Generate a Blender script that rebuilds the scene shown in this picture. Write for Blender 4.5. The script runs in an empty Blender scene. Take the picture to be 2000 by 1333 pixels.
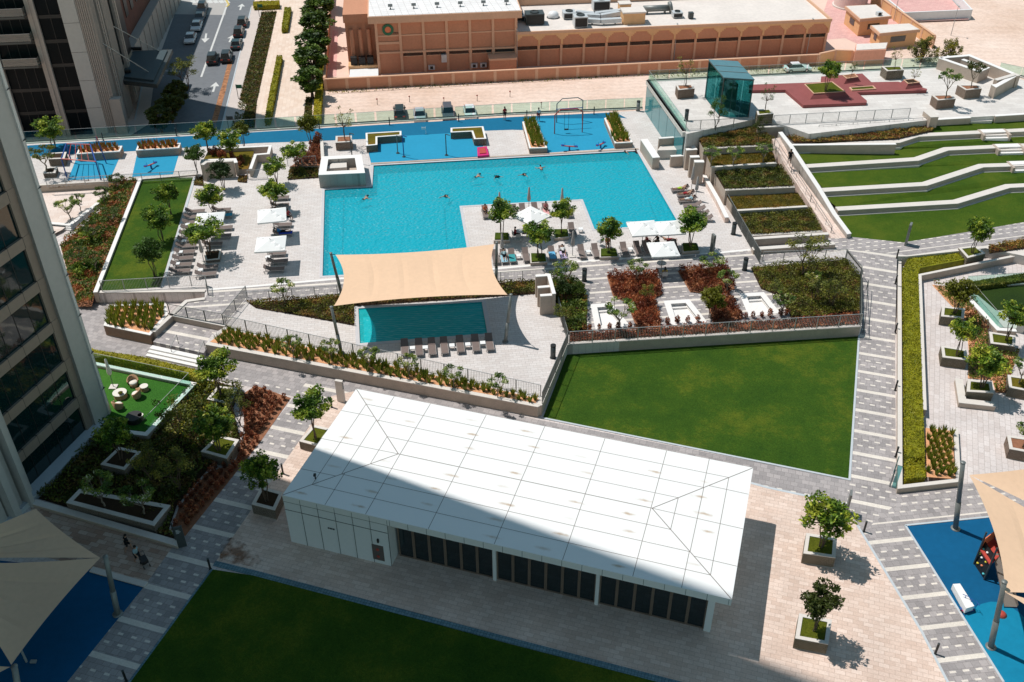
import bpy, bmesh, math, random
import numpy as np
from mathutils import Vector, Matrix, geometry
R = math.radians
random.seed(7)
scn = bpy.context.scene
COL = scn.collection
# ---------------- camera, sky, sun, exposure ----------------
PITCH, ROLL, CAMH, FPX = 0.62876471, -0.0053416, 50.0, 1924.647
cam_data = bpy.data.cameras.new('camera'); cam = bpy.data.objects.new('camera', cam_data); COL.objects.link(cam)
FW = Vector((0, math.cos(PITCH), -math.sin(PITCH))); _r = Vector((1, 0, 0)); _u = _r.cross(FW)
RT = _r * math.cos(ROLL) + _u * math.sin(ROLL); UP = -_r * math.sin(ROLL) + _u * math.cos(ROLL)
cam.matrix_world = Matrix(((RT.x, UP.x, -FW.x, 0), (RT.y, UP.y, -FW.y, 0), (RT.z, UP.z, -FW.z, CAMH), (0, 0, 0, 1)))
cam_data.sensor_width = 36.0; cam_data.lens = FPX * 36 / 2000; cam_data.clip_start = .5; cam_data.clip_end = 3000
scn.camera = cam
SUN_AZ, SUN_EL = R(-26.5), R(63)          # direction in which shadows fall, height of the sun
world = bpy.data.worlds.new('World'); scn.world = world; world.use_nodes = True
wn = world.node_tree; bg = wn.nodes['Background']
sky = wn.nodes.new('ShaderNodeTexSky'); sky.sky_type = 'NISHITA'; sky.sun_disc = False
sky.sun_elevation = SUN_EL; sdx, sdy = -math.cos(SUN_AZ), -math.sin(SUN_AZ)
sky.sun_rotation = math.atan2(sdx, sdy); sky.air_density = 1.0; sky.dust_density = .3; sky.ozone_density = 1.0
wb = wn.nodes.new('ShaderNodeMixRGB'); wb.blend_type = 'MULTIPLY'; wb.inputs[0].default_value = 1.0; wb.inputs[2].default_value = (.94, 1.07, .86, 1)   # camera white balance of the photograph
wn.links.new(sky.outputs[0], wb.inputs[1]); wn.links.new(wb.outputs[0], bg.inputs[0]); bg.inputs[1].default_value = 0.108
sl = bpy.data.lights.new('sun', 'SUN'); sl.energy = 4.1; sl.angle = R(.53); sl.color = (1, .965, .92)
sun = bpy.data.objects.new('sun', sl); COL.objects.link(sun); sun.location = (-60, 40, 120)
sd = Vector((sdx * math.cos(SUN_EL), sdy * math.cos(SUN_EL), math.sin(SUN_EL)))
sun.rotation_euler = sd.to_track_quat('Z', 'Y').to_euler()
scn.view_settings.view_transform = 'Standard'; scn.view_settings.look = 'None'
scn.view_settings.exposure = 0.0; scn.view_settings.gamma = 1.0
scn.cycles.max_bounces = 8; scn.cycles.transparent_max_bounces = 16; scn.cycles.caustics_reflective = False; scn.cycles.caustics_refractive = False
# ---------------- placing helpers ----------------
def W(x, y, z=0.0):
    "point of the place at height z seen at photo position x, y (2000 px wide)"
    d = RT * ((x - 1000) / FPX) - UP * ((y - 666.5) / FPX) + FW
    t = (z - CAMH) / d.z
    return Vector((d.x * t, d.y * t, z))
def WL(pts, z=0.0):
    return [W(p[0], p[1], p[2] if len(p) > 2 else z) for p in pts]
AG, CG = R(6.8), R(-17.4)                 # the two building grids of the place
def along(a, d): return Vector((math.cos(a) * d, math.sin(a) * d, 0))
# ---------------- object helpers ----------------
def tag(o, label=None, cat=None, group=None, kind=None):
    if label: o['label'] = label
    if cat: o['category'] = cat
    if group: o['group'] = group
    if kind: o['kind'] = kind
    return o
def thing(name, label, cat, loc=(0, 0, 0), rz=0.0, group=None):
    o = bpy.data.objects.new(name, None); COL.objects.link(o); o.empty_display_size = .3
    o.location = loc; o.rotation_euler = (0, 0, rz)
    return tag(o, label, cat, group)
def link_mesh(name, me, parent=None, loc=None):
    o = bpy.data.objects.new(name, me); COL.objects.link(o)
    if parent is not None: o.parent = parent
    if loc is not None: o.location = loc
    return o
def kids(o): return [c for c in bpy.data.objects if c.parent == o]
def dup(root, loc, rz=0.0, s=1.0, label=None, group=None, sub=None):
    r = root.copy(); COL.objects.link(r); r.location = loc; r.rotation_euler = (0, 0, rz); r.scale = (s, s, s)
    if label: r['label'] = label
    if group: r['group'] = group
    for ch in (sub if sub is not None else root.children):
        c = ch.copy(); COL.objects.link(c); c.parent = r
        for g in ch.children:
            d = g.copy(); COL.objects.link(d); d.parent = c
    return r
class MB:
    "collects shapes and links them as one mesh object"
    def __init__(s): s.v = []; s.f = []; s.m = []
    def add(s, vs, fs, mi=0):
        b = len(s.v); s.v += [tuple(v) for v in vs]; s.f += [tuple(i + b for i in f) for f in fs]; s.m += [mi] * len(fs); return s
    def box(s, c, size, rz=0.0, mi=0, rot=None):
        hx, hy, hz = size[0] / 2, size[1] / 2, size[2] / 2
        M = rot if rot is not None else Matrix.Rotation(rz, 3, 'Z')
        vs = [Vector(c) + M @ Vector((x * hx, y * hy, z * hz)) for z in (-1, 1) for x, y in ((-1, -1), (1, -1), (1, 1), (-1, 1))]
        return s.add(vs, [(3, 2, 1, 0), (4, 5, 6, 7), (0, 1, 5, 4), (1, 2, 6, 5), (2, 3, 7, 6), (3, 0, 4, 7)], mi)
    def prism(s, poly, z0, z1, mi=0, bottom=False, dz=0.0):
        n = len(poly); z1s = z1 if isinstance(z1, (list, tuple)) else [z1] * n
        z0s = z0 if isinstance(z0, (list, tuple)) else [z0] * n
        area = sum(poly[i][0] * poly[(i + 1) % n][1] - poly[(i + 1) % n][0] * poly[i][1] for i in range(n))
        idx = list(range(n)) if area > 0 else list(range(n))[::-1]
        lo = [(poly[i][0], poly[i][1], z0s[i]) for i in idx]; hi = [(poly[i][0], poly[i][1], z1s[i]) for i in idx]
        fs = [(i, (i + 1) % n, n + (i + 1) % n, n + i) for i in range(n)]
        s.add(lo + hi, fs, mi)
        tris = geometry.tessellate_polygon([[Vector(p) for p in hi]])
        b = len(s.v) - n
        for t in tris:
            a, c, d = [Vector(hi[k]) for k in t]
            t2 = t if (c - a).cross(d - a).z > 0 else t[::-1]
            s.f.append(tuple(b + k for k in t2)); s.m.append(mi)
            if bottom: s.f.append(tuple(b - n + k for k in t2[::-1])); s.m.append(mi)
        return s
    def slab_holes(s, outer, holes, z0, z1, mi=0):
        loops = [[Vector((p[0], p[1], z1)) for p in L] for L in [outer] + holes]
        flat = [p for L in loops for p in L]
        b = len(s.v); s.v += [tuple(p) for p in flat]
        for t in geometry.tessellate_polygon(loops):
            a, c, d = [flat[k] for k in t]
            t2 = t if (c - a).cross(d - a).z > 0 else t[::-1]
            s.f.append(tuple(b + k for k in t2)); s.m.append(mi)
        for L in loops:
            n = len(L); s.add([tuple(p) for p in L] + [(p.x, p.y, z0) for p in L], [(i, (i + 1) % n, n + (i + 1) % n, n + i) for i in range(n)], mi)
        return s
    def tube(s, p0, p1, r0, r1=None, n=8, mi=0, cap=True):
        r1 = r0 if r1 is None else r1; p0 = Vector(p0); p1 = Vector(p1); d = (p1 - p0)
        if d.length < 1e-6: return s
        q = d.to_track_quat('Z', 'Y').to_matrix()
        vs = [p + q @ Vector((math.cos(6.28319 * i / n) * r, math.sin(6.28319 * i / n) * r, 0)) for p, r in ((p0, r0), (p1, r1)) for i in range(n)]
        fs = [(i, (i + 1) % n, n + (i + 1) % n, n + i) for i in range(n)]
        if cap: fs += [tuple(range(n))[::-1], tuple(range(n, 2 * n))]
        return s.add(vs, fs, mi)
    def path(s, pts, r, n=8, mi=0):
        for a, b in zip(pts, pts[1:]): s.tube(a, b, r, r, n, mi)
        return s
    def lathe(s, c, prof, n=16, mi=0):
        c = Vector(c); vs = []; m = len(prof)
        for i in range(n):
            a = 6.28319 * i / n
            vs += [c + Vector((math.cos(a) * r, math.sin(a) * r, z)) for r, z in prof]
        fs = [(i * m + j, ((i + 1) % n) * m + j, ((i + 1) % n) * m + j + 1, i * m + j + 1) for i in range(n) for j in range(m - 1)]
        return s.add(vs, fs, mi)
    def wall(s, pts, w, z0, z1, mi=0, side=0.0, closed=False):
        "wall of width w along a polyline; side shifts it left (+) or right (-) by half widths; z0/z1 may be lists"
        P = [Vector((p[0], p[1])) for p in pts]; n = len(P)
        L = []; Rr = []
        for i in range(n):
            if closed: a, b = P[i - 1], P[(i + 1) % n]; d1 = (P[i] - a).normalized(); d2 = (b - P[i]).normalized()
            else:
                d1 = (P[i] - P[i - 1]).normalized() if i else (P[1] - P[0]).normalized()
                d2 = (P[i + 1] - P[i]).normalized() if i < n - 1 else d1
            n1 = Vector((-d1.y, d1.x)); n2 = Vector((-d2.y, d2.x)); m = (n1 + n2)
            m = m.normalized() if m.length > .05 else n1
            k = 1 / max(.35, m.dot(n1))
            L.append(P[i] + m * k * w / 2 * (1 + side)); Rr.append(P[i] - m * k * w / 2 * (1 - side))
        Z0 = z0 if isinstance(z0, (list, tuple)) else [z0] * n; Z1 = z1 if isinstance(z1, (list, tuple)) else [z1] * n
        vs = []
        for i in range(n): vs += [(Rr[i].x, Rr[i].y, Z0[i]), (L[i].x, L[i].y, Z0[i]), (L[i].x, L[i].y, Z1[i]), (Rr[i].x, Rr[i].y, Z1[i])]
        fs = []; rng = range(n) if closed else range(n - 1)
        for i in rng:
            a, b = i * 4, ((i + 1) % n) * 4
            fs += [(a + 1, b + 1, b + 2, a + 2), (b, a, a + 3, b + 3), (a + 3, a + 2, b + 2, b + 3), (a, b, b + 1, a + 1)]
        if not closed: fs += [(0, 1, 2, 3), (n * 4 - 1, n * 4 - 2, n * 4 - 3, n * 4 - 4)]
        return s.add(vs, fs, mi)
    def build(s, name, mats, parent=None, base=None, smooth=False):
        if base is None and parent is None and s.v:
            xs = [v[0] for v in s.v]; ys = [v[1] for v in s.v]; base = ((min(xs) + max(xs)) / 2, (min(ys) + max(ys)) / 2, min(v[2] for v in s.v))
        if parent is not None and base is None: off = Vector((0, 0, 0))
        else: off = Vector(base)
        me = bpy.data.meshes.new(name)
        me.from_pydata([(v[0] - off.x, v[1] - off.y, v[2] - off.z) for v in s.v], [], s.f)
        for m in (mats if isinstance(mats, (list, tuple)) else [mats]): me.materials.append(m)
        if any(s.m): me.polygons.foreach_set('material_index', s.m)
        if smooth: me.polygons.foreach_set('use_smooth', [True] * len(s.f))
        me.update()
        o = link_mesh(name, me, parent)
        if parent is None: o.location = off
        return o
    def part(s, name, mats, root, smooth=False):
        "child given in world coordinates of an unrotated root"
        return s.build(name, mats, root, base=tuple(root.location), smooth=smooth)
def structure(o): o['kind'] = 'structure'; return o
def sheet(name, poly, mats, z=None, kind='structure'):
    "one flat (or sloping) sheet given by world points, kept in world coordinates"
    poly = [Vector(p) for p in poly]
    if z is not None: poly = [Vector((p.x, p.y, z)) for p in poly]
    mb = MB(); b = geometry.tessellate_polygon([poly]); mb.v = [tuple(p) for p in poly]
    for t in b:
        a, c, d = [poly[k] for k in t]; mb.f.append(tuple(t if (c - a).cross(d - a).z > 0 else t[::-1])); mb.m.append(0)
    o = mb.build(name, mats, base=(0, 0, 0))
    if kind: o['kind'] = kind
    return o
# ---------------- materials ----------------
def lin(r, g, b, k=1.0):
    f = lambda c: ((c / 255 + .055) / 1.055) ** 2.4 if c > 10 else c / 255 / 12.92
    return (f(r) * k, f(g) * k, f(b) * k, 1)
class NT:
    def __init__(s, name):
        s.mat = bpy.data.materials.new(name); s.mat.use_nodes = True; s.t = s.mat.node_tree
        s.b = s.t.nodes['Principled BSDF']; s.out = s.t.nodes['Material Output']
        s.tc = None
    def n(s, ty, **kw):
        nd = s.t.nodes.new('ShaderNode' + ty)
        for k, v in kw.items(): setattr(nd, k, v)
        return nd
    def l(s, a, b): s.t.links.new(a, b)
    def co(s, rz=0.0, loc=(0, 0, 0), scale=(1, 1, 1), gen='Object'):
        tc = s.n('TexCoord'); mp = s.n('Mapping'); s.l(tc.outputs[gen], mp.inputs[0])
        mp.inputs['Rotation'].default_value = (0, 0, -rz); mp.inputs['Location'].default_value = loc; mp.inputs['Scale'].default_value = scale
        return mp.outputs[0]
    def math(s, op, a, b=None, c=None):
        m = s.n('Math', operation=op)
        for i, v in enumerate((a, b, c)):
            if v is None: continue
            if isinstance(v, (int, float)): m.inputs[i].default_value = v
            else: s.l(v, m.inputs[i])
        return m.outputs[0]
    def mix(s, fac, a, b, blend='MIX'):
        m = s.n('MixRGB', blend_type=blend)
        for i, v in enumerate((fac, a, b)):
            if isinstance(v, (int, float)): m.inputs[i].default_value = v
            elif isinstance(v, tuple): m.inputs[i].default_value = v
            else: s.l(v, m.inputs[i])
        return m.outputs[0]
    def noise(s, vec, scale, detail=3, rough=.55):
        n = s.n('TexNoise'); s.l(vec, n.inputs['Vector']); n.inputs['Scale'].default_value = scale
        n.inputs['Detail'].default_value = detail; n.inputs['Roughness'].default_value = rough; return n.outputs[0]
    def ramp(s, fac, stops):
        r = s.n('ValToRGB'); s.l(fac, r.inputs[0]); e = r.color_ramp.elements
        while len(e) < len(stops): e.new(.5)
        for x, (p, c) in zip(e, stops): x.position = p; x.color = c if isinstance(c, tuple) else (c, c, c, 1)
        return r.outputs[0]
    def bump(s, h, dist=.02, strength=.5):
        b = s.n('Bump'); s.l(h, b.inputs['Height']); b.inputs['Distance'].default_value = dist; b.inputs['Strength'].default_value = strength
        s.l(b.outputs[0], s.b.inputs['Normal']); return b.outputs[0]
    def base(s, c, rough=.7, spec=.3, metal=0.0):
        if isinstance(c, tuple): s.b.inputs['Base Color'].default_value = c
        else: s.l(c, s.b.inputs['Base Color'])
        s.b.inputs['Roughness'].default_value = rough; s.b.inputs['Specular IOR Level'].default_value = spec
        s.b.inputs['Metallic'].default_value = metal; return s.mat
_mc = {}
def paint(name, c, rough=.6, spec=.3, metal=0.0, var=.12, scale=1.5, bump=0.0):
    "plain coat with gentle wear in two sizes of noise"
    if name in _mc: return _mc[name]
    t = NT(name); v = t.co(); n = t.mix(.5, t.noise(v, scale, 4), t.noise(v, scale * 9, 2))
    k = t.ramp(n, [(.3, (1 - var * 1.5,) * 3 + (1,)), (.7, (1 + var * .5,) * 3 + (1,))])
    t.base(t.mix(1.0, c, k, 'MULTIPLY'), rough, spec, metal)
    if bump: t.bump(t.noise(v, scale * 14, 3), bump, .6)
    _mc[name] = t.mat; return t.mat
def tiles(name, c1, c2, mortar, ang, w, h, rough=.75, off=.5, mort=.012, big=.15, band=None, dash=None, extra=None, uo=0.0, vo=0.0, bc=None):
    """paving: brick-bond stones turned by ang; band=(period,width) of pale bands across the path (across = brick x);
    dash=(positions, period x, length, thickness) rows of short pale stones between the bands"""
    t = NT(name); v = t.co(ang, (uo, vo, 0))
    br = t.n('TexBrick'); t.l(v, br.inputs['Vector']); br.offset = off
    for k, c in (('Color1', c1), ('Color2', c2), ('Mortar', mortar)): br.inputs[k].default_value = c
    br.inputs['Scale'].default_value = 1.0; br.inputs['Mortar Size'].default_value = mort
    br.inputs['Brick Width'].default_value = w; br.inputs['Row Height'].default_value = h; br.inputs['Bias'].default_value = 0
    col = br.outputs['Color']
    if band:
        sp = t.n('SeparateXYZ'); t.l(v, sp.inputs[0]); X, Y = sp.outputs[0], sp.outputs[1]
        pale = bc or lin(226, 216, 204)
        ym = t.math('FLOORED_MODULO', Y, band[0])
        mask = t.math('LESS_THAN', ym, band[1])
        if dash:
            for i, (pos) in enumerate(dash[0]):
                a = t.math('LESS_THAN', t.math('ABSOLUTE', t.math('SUBTRACT', ym, pos)), dash[3] / 2)
                b = t.math('LESS_THAN', t.math('FLOORED_MODULO', t.math('ADD', X, dash[1] * .5 * (i % 2)), dash[1]), dash[2])
                mask = t.math('MAXIMUM', mask, t.math('MULTIPLY', a, b))
        pv = t.mix(.5, pale, t.mix(t.noise(v, 3, 2), lin(196, 186, 176), lin(240, 232, 222)))
        col = t.mix(mask, col, pv)
    nz = t.noise(v, .35, 5); k = t.ramp(nz, [(.3, (1 - big,) * 3 + (1,)), (.7, (1 + big * .4,) * 3 + (1,))])
    k2 = t.ramp(t.noise(v, 9, 3), [(.3, (.88,) * 3 + (1,)), (.7, (1.05,) * 3 + (1,))])
    col = t.mix(1.0, t.mix(1.0, col, k, 'MULTIPLY'), k2, 'MULTIPLY')
    t.base(col, rough, .25); t.bump(br.outputs['Fac'], -.004, .5)
    return t.mat
# ---------------- surfaces of the place ----------------
def lawn_mat(name, a, b, c, yel=.5):
    t = NT(name); v = t.co()
    big = t.noise(v, .16, 4, .6); mid = t.noise(v, .9, 4, .6); fine = t.noise(v, 14, 4, .7)
    m2 = t.noise(v, 4.5, 3, .7)
    col = t.ramp(t.math('ADD', t.math('MULTIPLY', big, .62), t.math('ADD', t.math('MULTIPLY', mid, .2), t.math('MULTIPLY', m2, .18))), [(.38, a), (.5, b), (.62, c)])
    k = t.ramp(fine, [(.25, (.5,) * 3 + (1,)), (.5, (.95,) * 3 + (1,)), (.8, (1.6,) * 3 + (1,))])
    t.base(t.mix(1.0, col, k, 'MULTIPLY'), .95, .1); t.bump(t.noise(v, 22, 3, .7), .05, .9); return t.mat
M = {}
M['lawn'] = lawn_mat('lawn_grass', (.026, .068, .008, 1), (.042, .090, .009, 1), (.098, .128, .012, 1))
M['lawn2'] = lawn_mat('terrace_lawn_grass', (.036, .080, .008, 1), (.055, .10, .009, 1), (.085, .12, .012, 1))
M['turf'] = lawn_mat('bright_turf', (.035, .125, .018, 1), (.045, .15, .02, 1), (.06, .17, .025, 1))
M['moss'] = lawn_mat('planter_grass', (.07, .085, .008, 1), (.10, .11, .01, 1), (.13, .12, .015, 1))
M['boxgrass'] = lawn_mat('box_grass', (.045, .07, .008, 1), (.07, .10, .01, 1), (.11, .13, .012, 1))
M['goldgrass'] = lawn_mat('dry_ground_cover', (.10, .085, .012, 1), (.16, .12, .014, 1), (.20, .10, .02, 1))
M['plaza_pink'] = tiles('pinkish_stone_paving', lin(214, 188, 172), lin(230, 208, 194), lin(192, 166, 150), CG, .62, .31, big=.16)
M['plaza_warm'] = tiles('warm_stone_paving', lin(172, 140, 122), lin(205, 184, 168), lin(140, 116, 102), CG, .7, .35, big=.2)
M['court'] = tiles('court_paving', lin(206, 194, 189), lin(218, 208, 204), lin(172, 160, 154), R(70), .62, .4, big=.12)
M['deck'] = tiles('pool_deck_paving', lin(206, 197, 192), lin(215, 208, 204), lin(176, 167, 162), AG, .6, .3, big=.08)
M['upper'] = tiles('upper_terrace_paving', lin(210, 203, 197), lin(222, 216, 210), lin(186, 180, 174), AG, 1.2, .6, big=.1)
M['ramp'] = tiles('pink_ramp_paving', lin(222, 196, 182), lin(234, 214, 202), lin(190, 166, 152), R(112), .6, .3, big=.08)
GY = (lin(150, 144, 143), lin(176, 168, 166), lin(132, 126, 125))
M['path_right'] = tiles('banded_path_right', *GY, CG, .5, .42, big=.12, band=(2.6, .36), dash=((1.15, 1.85), .82, .4, .15), vo=.5)
M['path_diag'] = tiles('banded_path_diagonal', *GY, CG, .5, .42, big=.12, band=(2.72, .4), dash=((1.2, 1.95), .95, .36, .16), vo=-.3)
M['path_long'] = tiles('dashed_path_long', *GY, CG, .5, .42, big=.12, band=(50, .01), dash=((1.0, 1.75, 2.5, 3.25, 4.0, 26, 26.7, 27.4, 28.1, 28.8), .95, .36, .16), vo=0)
M['path_low'] = tiles('banded_path_lower_right', *GY, R(7.3), .5, .42, big=.12, band=(2.35, .33), dash=((1.0, 1.65), .82, .4, .14), vo=.4)
M['path_strip'] = tiles('dashed_path_strip', *GY, R(7.3), .5, .42, big=.12, band=(4.0, .14), dash=((.9, 1.6, 2.3, 3.0), .82, .4, .14), vo=.4)
M['path_pool'] = tiles('dashed_path_by_pool', *GY, AG, .5, .42, big=.1, band=(2.3, .3), dash=((.85, 1.6), .85, .42, .14), vo=.4)
M['path_top'] = tiles('dashed_path_by_lawn', *GY, R(12.5), .5, .42, big=.1, band=(6, .12), dash=((.9, 1.6, 2.3, 3.0, 3.7), .85, .42, .14), vo=.4)
M['stone'] = paint('light_limestone', lin(214, 206, 198), .75, .25, var=.07, scale=.8, bump=.004)
M['white_stone'] = paint('white_stone', lin(232, 228, 224), .7, .25, var=.05, scale=.8)
M['concrete'] = paint('grey_concrete', lin(186, 170, 156), .8, .2, var=.14, scale=1.2, bump=.004)
M['grey_tile'] = tiles('grey_wall_cladding', lin(168, 160, 152), lin(186, 178, 170), lin(146, 140, 134), 0, .8, .4, big=.12)
M['kerb'] = paint('pale_kerb_stone', lin(190, 196, 200), .8, .2, var=.08, scale=2)
M['blue'] = paint('blue_rubber', (.008, .14, .26, 1), .85, .15, var=.08, scale=.25)
M['blue_deep'] = paint('deep_blue_rubber', (.004, .098, .225, 1), .85, .15, var=.1, scale=.25)
M['blue_light'] = paint('light_blue_rubber', (.006, .21, .36, 1), .85, .15, var=.1, scale=.25)
M['blue_pad'] = paint('sky_blue_rubber', (.019, .28, .46, 1), .8, .2, var=.06, scale=.3)
M['soil'] = paint('dark_soil', (.055, .034, .02, 1), .95, .1, var=.3, scale=2.5)
M['sandsoil'] = paint('orange_sand_soil', lin(222, 164, 122), .95, .1, var=.15, scale=2.5, bump=.02)
M['redsoil'] = paint('red_brown_mulch', (.33, .15, .085, 1), .95, .1, var=.3, scale=4, bump=.02)
M['red'] = paint('dark_red_stone', lin(146, 84, 82), .8, .2, var=.12, scale=.8)
M['white'] = paint('white_panel', (.80, .80, .795, 1), .45, .35, var=.03, scale=.4)
M['whitefab'] = paint('white_fabric', (.82, .81, .79, 1), .9, .1, var=.03, scale=2)
M['sail'] = paint('sand_coloured_fabric', (.76, .52, .35, 1), .85, .12, var=.05, scale=.35)
M['steel'] = paint('dark_grey_metal', (.07, .08, .08, 1), .45, .5, .3, var=.1)
M['midsteel'] = paint('mid_grey_metal', (.22, .23, .22, 1), .5, .5, .3, var=.1)
M['palesteel'] = paint('pale_grey_metal', (.42, .42, .41, 1), .45, .5, .2, var=.08)
M['black'] = paint('black_metal', (.018, .018, .018, 1), .5, .4, var=.1)
M['brownfr'] = paint('brown_window_frame', (.24, .17, .13, 1), .5, .4, .2, var=.1)
M['mesh'] = paint('taupe_sling_fabric', (.20, .155, .14, 1), .85, .2, var=.12, scale=3)
M['lframe'] = paint('grey_lounger_frame', (.33, .30, .285, 1), .5, .4, var=.08)
M['wicker'] = paint('tan_wicker', (.50, .30, .17, 1), .8, .2, var=.25, scale=9)
M['cushion'] = paint('cream_cushion', (.75, .70, .62, 1), .9, .1, var=.05)
M['bark'] = paint('brown_bark', (.15, .105, .075, 1), .9, .15, var=.3, scale=5)
M['palebark'] = paint('pale_bark', (.27, .22, .17, 1), .9, .15, var=.3, scale=5)
M['asphalt'] = paint('street_asphalt', (.175, .185, .20, 1), .85, .2, var=.12, scale=.15)
M['roadpaint'] = paint('white_road_paint', (.62, .62, .60, 1), .7, .3, var=.1, scale=1)
M['yellow'] = paint('yellow_road_paint', (.6, .45, .12, 1), .7, .3, var=.1)
M['sidewalk'] = paint('pale_pavement', lin(205, 192, 184), .85, .2, var=.07, scale=.5)
M['prom'] = tiles('promenade_paving', lin(222, 198, 180), lin(232, 212, 196), lin(204, 178, 160), R(97), 1.2, .6, big=.05)
M['beige'] = paint('salmon_render', lin(198, 142, 113), .9, .15, var=.10, scale=.3)
M['beige2'] = paint('cream_trim', lin(216, 174, 145), .9, .15, var=.08, scale=.4)
M['beige3'] = paint('orange_cream_wall', lin(224, 178, 132), .9, .15, var=.08, scale=.2)
M['roofw'] = tiles('white_roof_slabs', lin(226, 222, 220), lin(236, 232, 230), lin(190, 184, 180), R(6.5), 1.1, 1.1, off=0, big=.06, mort=.03)
M['roofg'] = paint('pale_roof_screed', lin(222, 212, 204), .9, .15, var=.1, scale=.2)
M['duct'] = paint('galvanised_duct', (.60, .62, .63, 1), .5, .4, .2, var=.1)
M['whitewall'] = paint('white_render', lin(226, 226, 226), .85, .2, var=.07, scale=.2)
M['pinkpave'] = tiles('pink_block_paving', lin(216, 166, 160), lin(226, 180, 172), lin(190, 150, 142), R(20), .8, .4, big=.06)
M['cladA'] = paint('tower_stone_cladding', (.48, .46, .435, 1), .6, .35, var=.07, scale=.25)
M['edge'] = paint('tower_cladding_lit_edge', (.62, .61, .59, 1), .6, .35, var=.06, scale=.25)  # tower cladding lightened: light on the pier's outer strip put into its colour
M['cladB'] = paint('tower_brown_cladding', (.29, .225, .18, 1), .55, .4, var=.1, scale=.35)
M['flute'] = paint('fluted_taupe_cladding', (.40, .35, .315, 1), .6, .35, var=.08, scale=.3)
M['brick'] = tiles('dark_red_brick', (.10, .035, .028, 1), (.13, .045, .034, 1), (.09, .05, .045, 1), 0, .5, .25)
M['greenm'] = paint('green_enamel', (.02, .16, .08, 1), .5, .4, var=.2)
M['orangem'] = paint('orange_enamel', (.75, .22, .10, 1), .5, .4, var=.1)
M['redm'] = paint('red_painted_steel', (.50, .07, .05, 1), .45, .4, var=.1)
M['bluem'] = paint('blue_painted_steel', (.02, .08, .32, 1), .45, .4, var=.1)
M['magenta'] = paint('magenta_plastic', (.65, .02, .17, 1), .5, .4, var=.2, scale=4)
M['tyre'] = paint('tyre_rubber', (.02, .02, .02, 1), .85, .2)
def sand():
    t = NT('desert_sand'); v = t.co()
    w = t.n('TexWave'); w.wave_type = 'RINGS'; t.l(t.co(0, (-75, -190, 0)), w.inputs['Vector']); w.inputs['Scale'].default_value = .22
    w.inputs['Distortion'].default_value = 9; w.inputs['Detail'].default_value = 3; w.inputs['Detail Scale'].default_value = .7
    c = t.ramp(t.noise(v, .05, 6, .6), [(.32, lin(206, 176, 156)), (.5, lin(222, 196, 180)), (.68, lin(232, 210, 196))])
    c = t.mix(.10, c, t.ramp(w.outputs[0], [(.35, lin(196, 160, 134)), (.6, lin(240, 214, 194))]))
    k = t.ramp(t.noise(v, 1.6, 5, .7), [(.3, (.86,) * 3 + (1,)), (.6, (1.03,) * 3 + (1,))])
    t.base(t.mix(1, c, k, 'MULTIPLY'), .95, .1); t.bump(t.noise(v, 2.2, 5, .7), .12, .8); return t.mat
M['sand'] = sand()
def glass(name, tint, tr=.75, rough=.03):
    "thin see-through pane: tinted transmission straight through plus a mirror reflection"
    t = NT(name); tb = t.n('BsdfTransparent'); tb.inputs[0].default_value = tint; gl = t.n('BsdfGlossy'); gl.inputs[1].default_value = rough
    gl.inputs[0].default_value = (.9, .95, .95, 1)
    fr = t.n('Fresnel'); fr.inputs[0].default_value = 1.5; m = t.n('MixShader')
    ge = t.n('NewGeometry'); t.l(t.math('MULTIPLY', t.math('ADD', fr.outputs[0], 1 - tr - .15 if tr < .8 else .01), t.math('SUBTRACT', 1.0, ge.outputs['Backfacing'])), m.inputs[0]); t.l(tb.outputs[0], m.inputs[1]); t.l(gl.outputs[0], m.inputs[2]); t.l(m.outputs[0], t.out.inputs[0])
    return t.mat
M['glass'] = glass('green_balustrade_glass', (.80, .93, .89, 1), .85)
M['glass_dark'] = glass('teal_lift_glass', (.38, .66, .67, 1), .7)
def darkglass(name, c, rough=.08, bump=0):
    t = NT(name); t.base(c, rough, .8)
    if bump: t.bump(t.noise(t.co(), .35, 2), bump, 1)
    return t.mat
M['dglass'] = darkglass('dark_door_glass', (.006, .018, .022, 1))
M['bglass'] = darkglass('black_bronze_glass', (.003, .006, .008, 1), .3); M['bglass'].node_tree.nodes['Principled BSDF'].inputs['Specular IOR Level'].default_value = .08
M['tglass'] = darkglass('tower_window_glass', (.004, .02, .022, 1), .04, .02)
M['vglass'] = darkglass('vehicle_glass', (.01, .012, .014, 1), .1)
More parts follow.
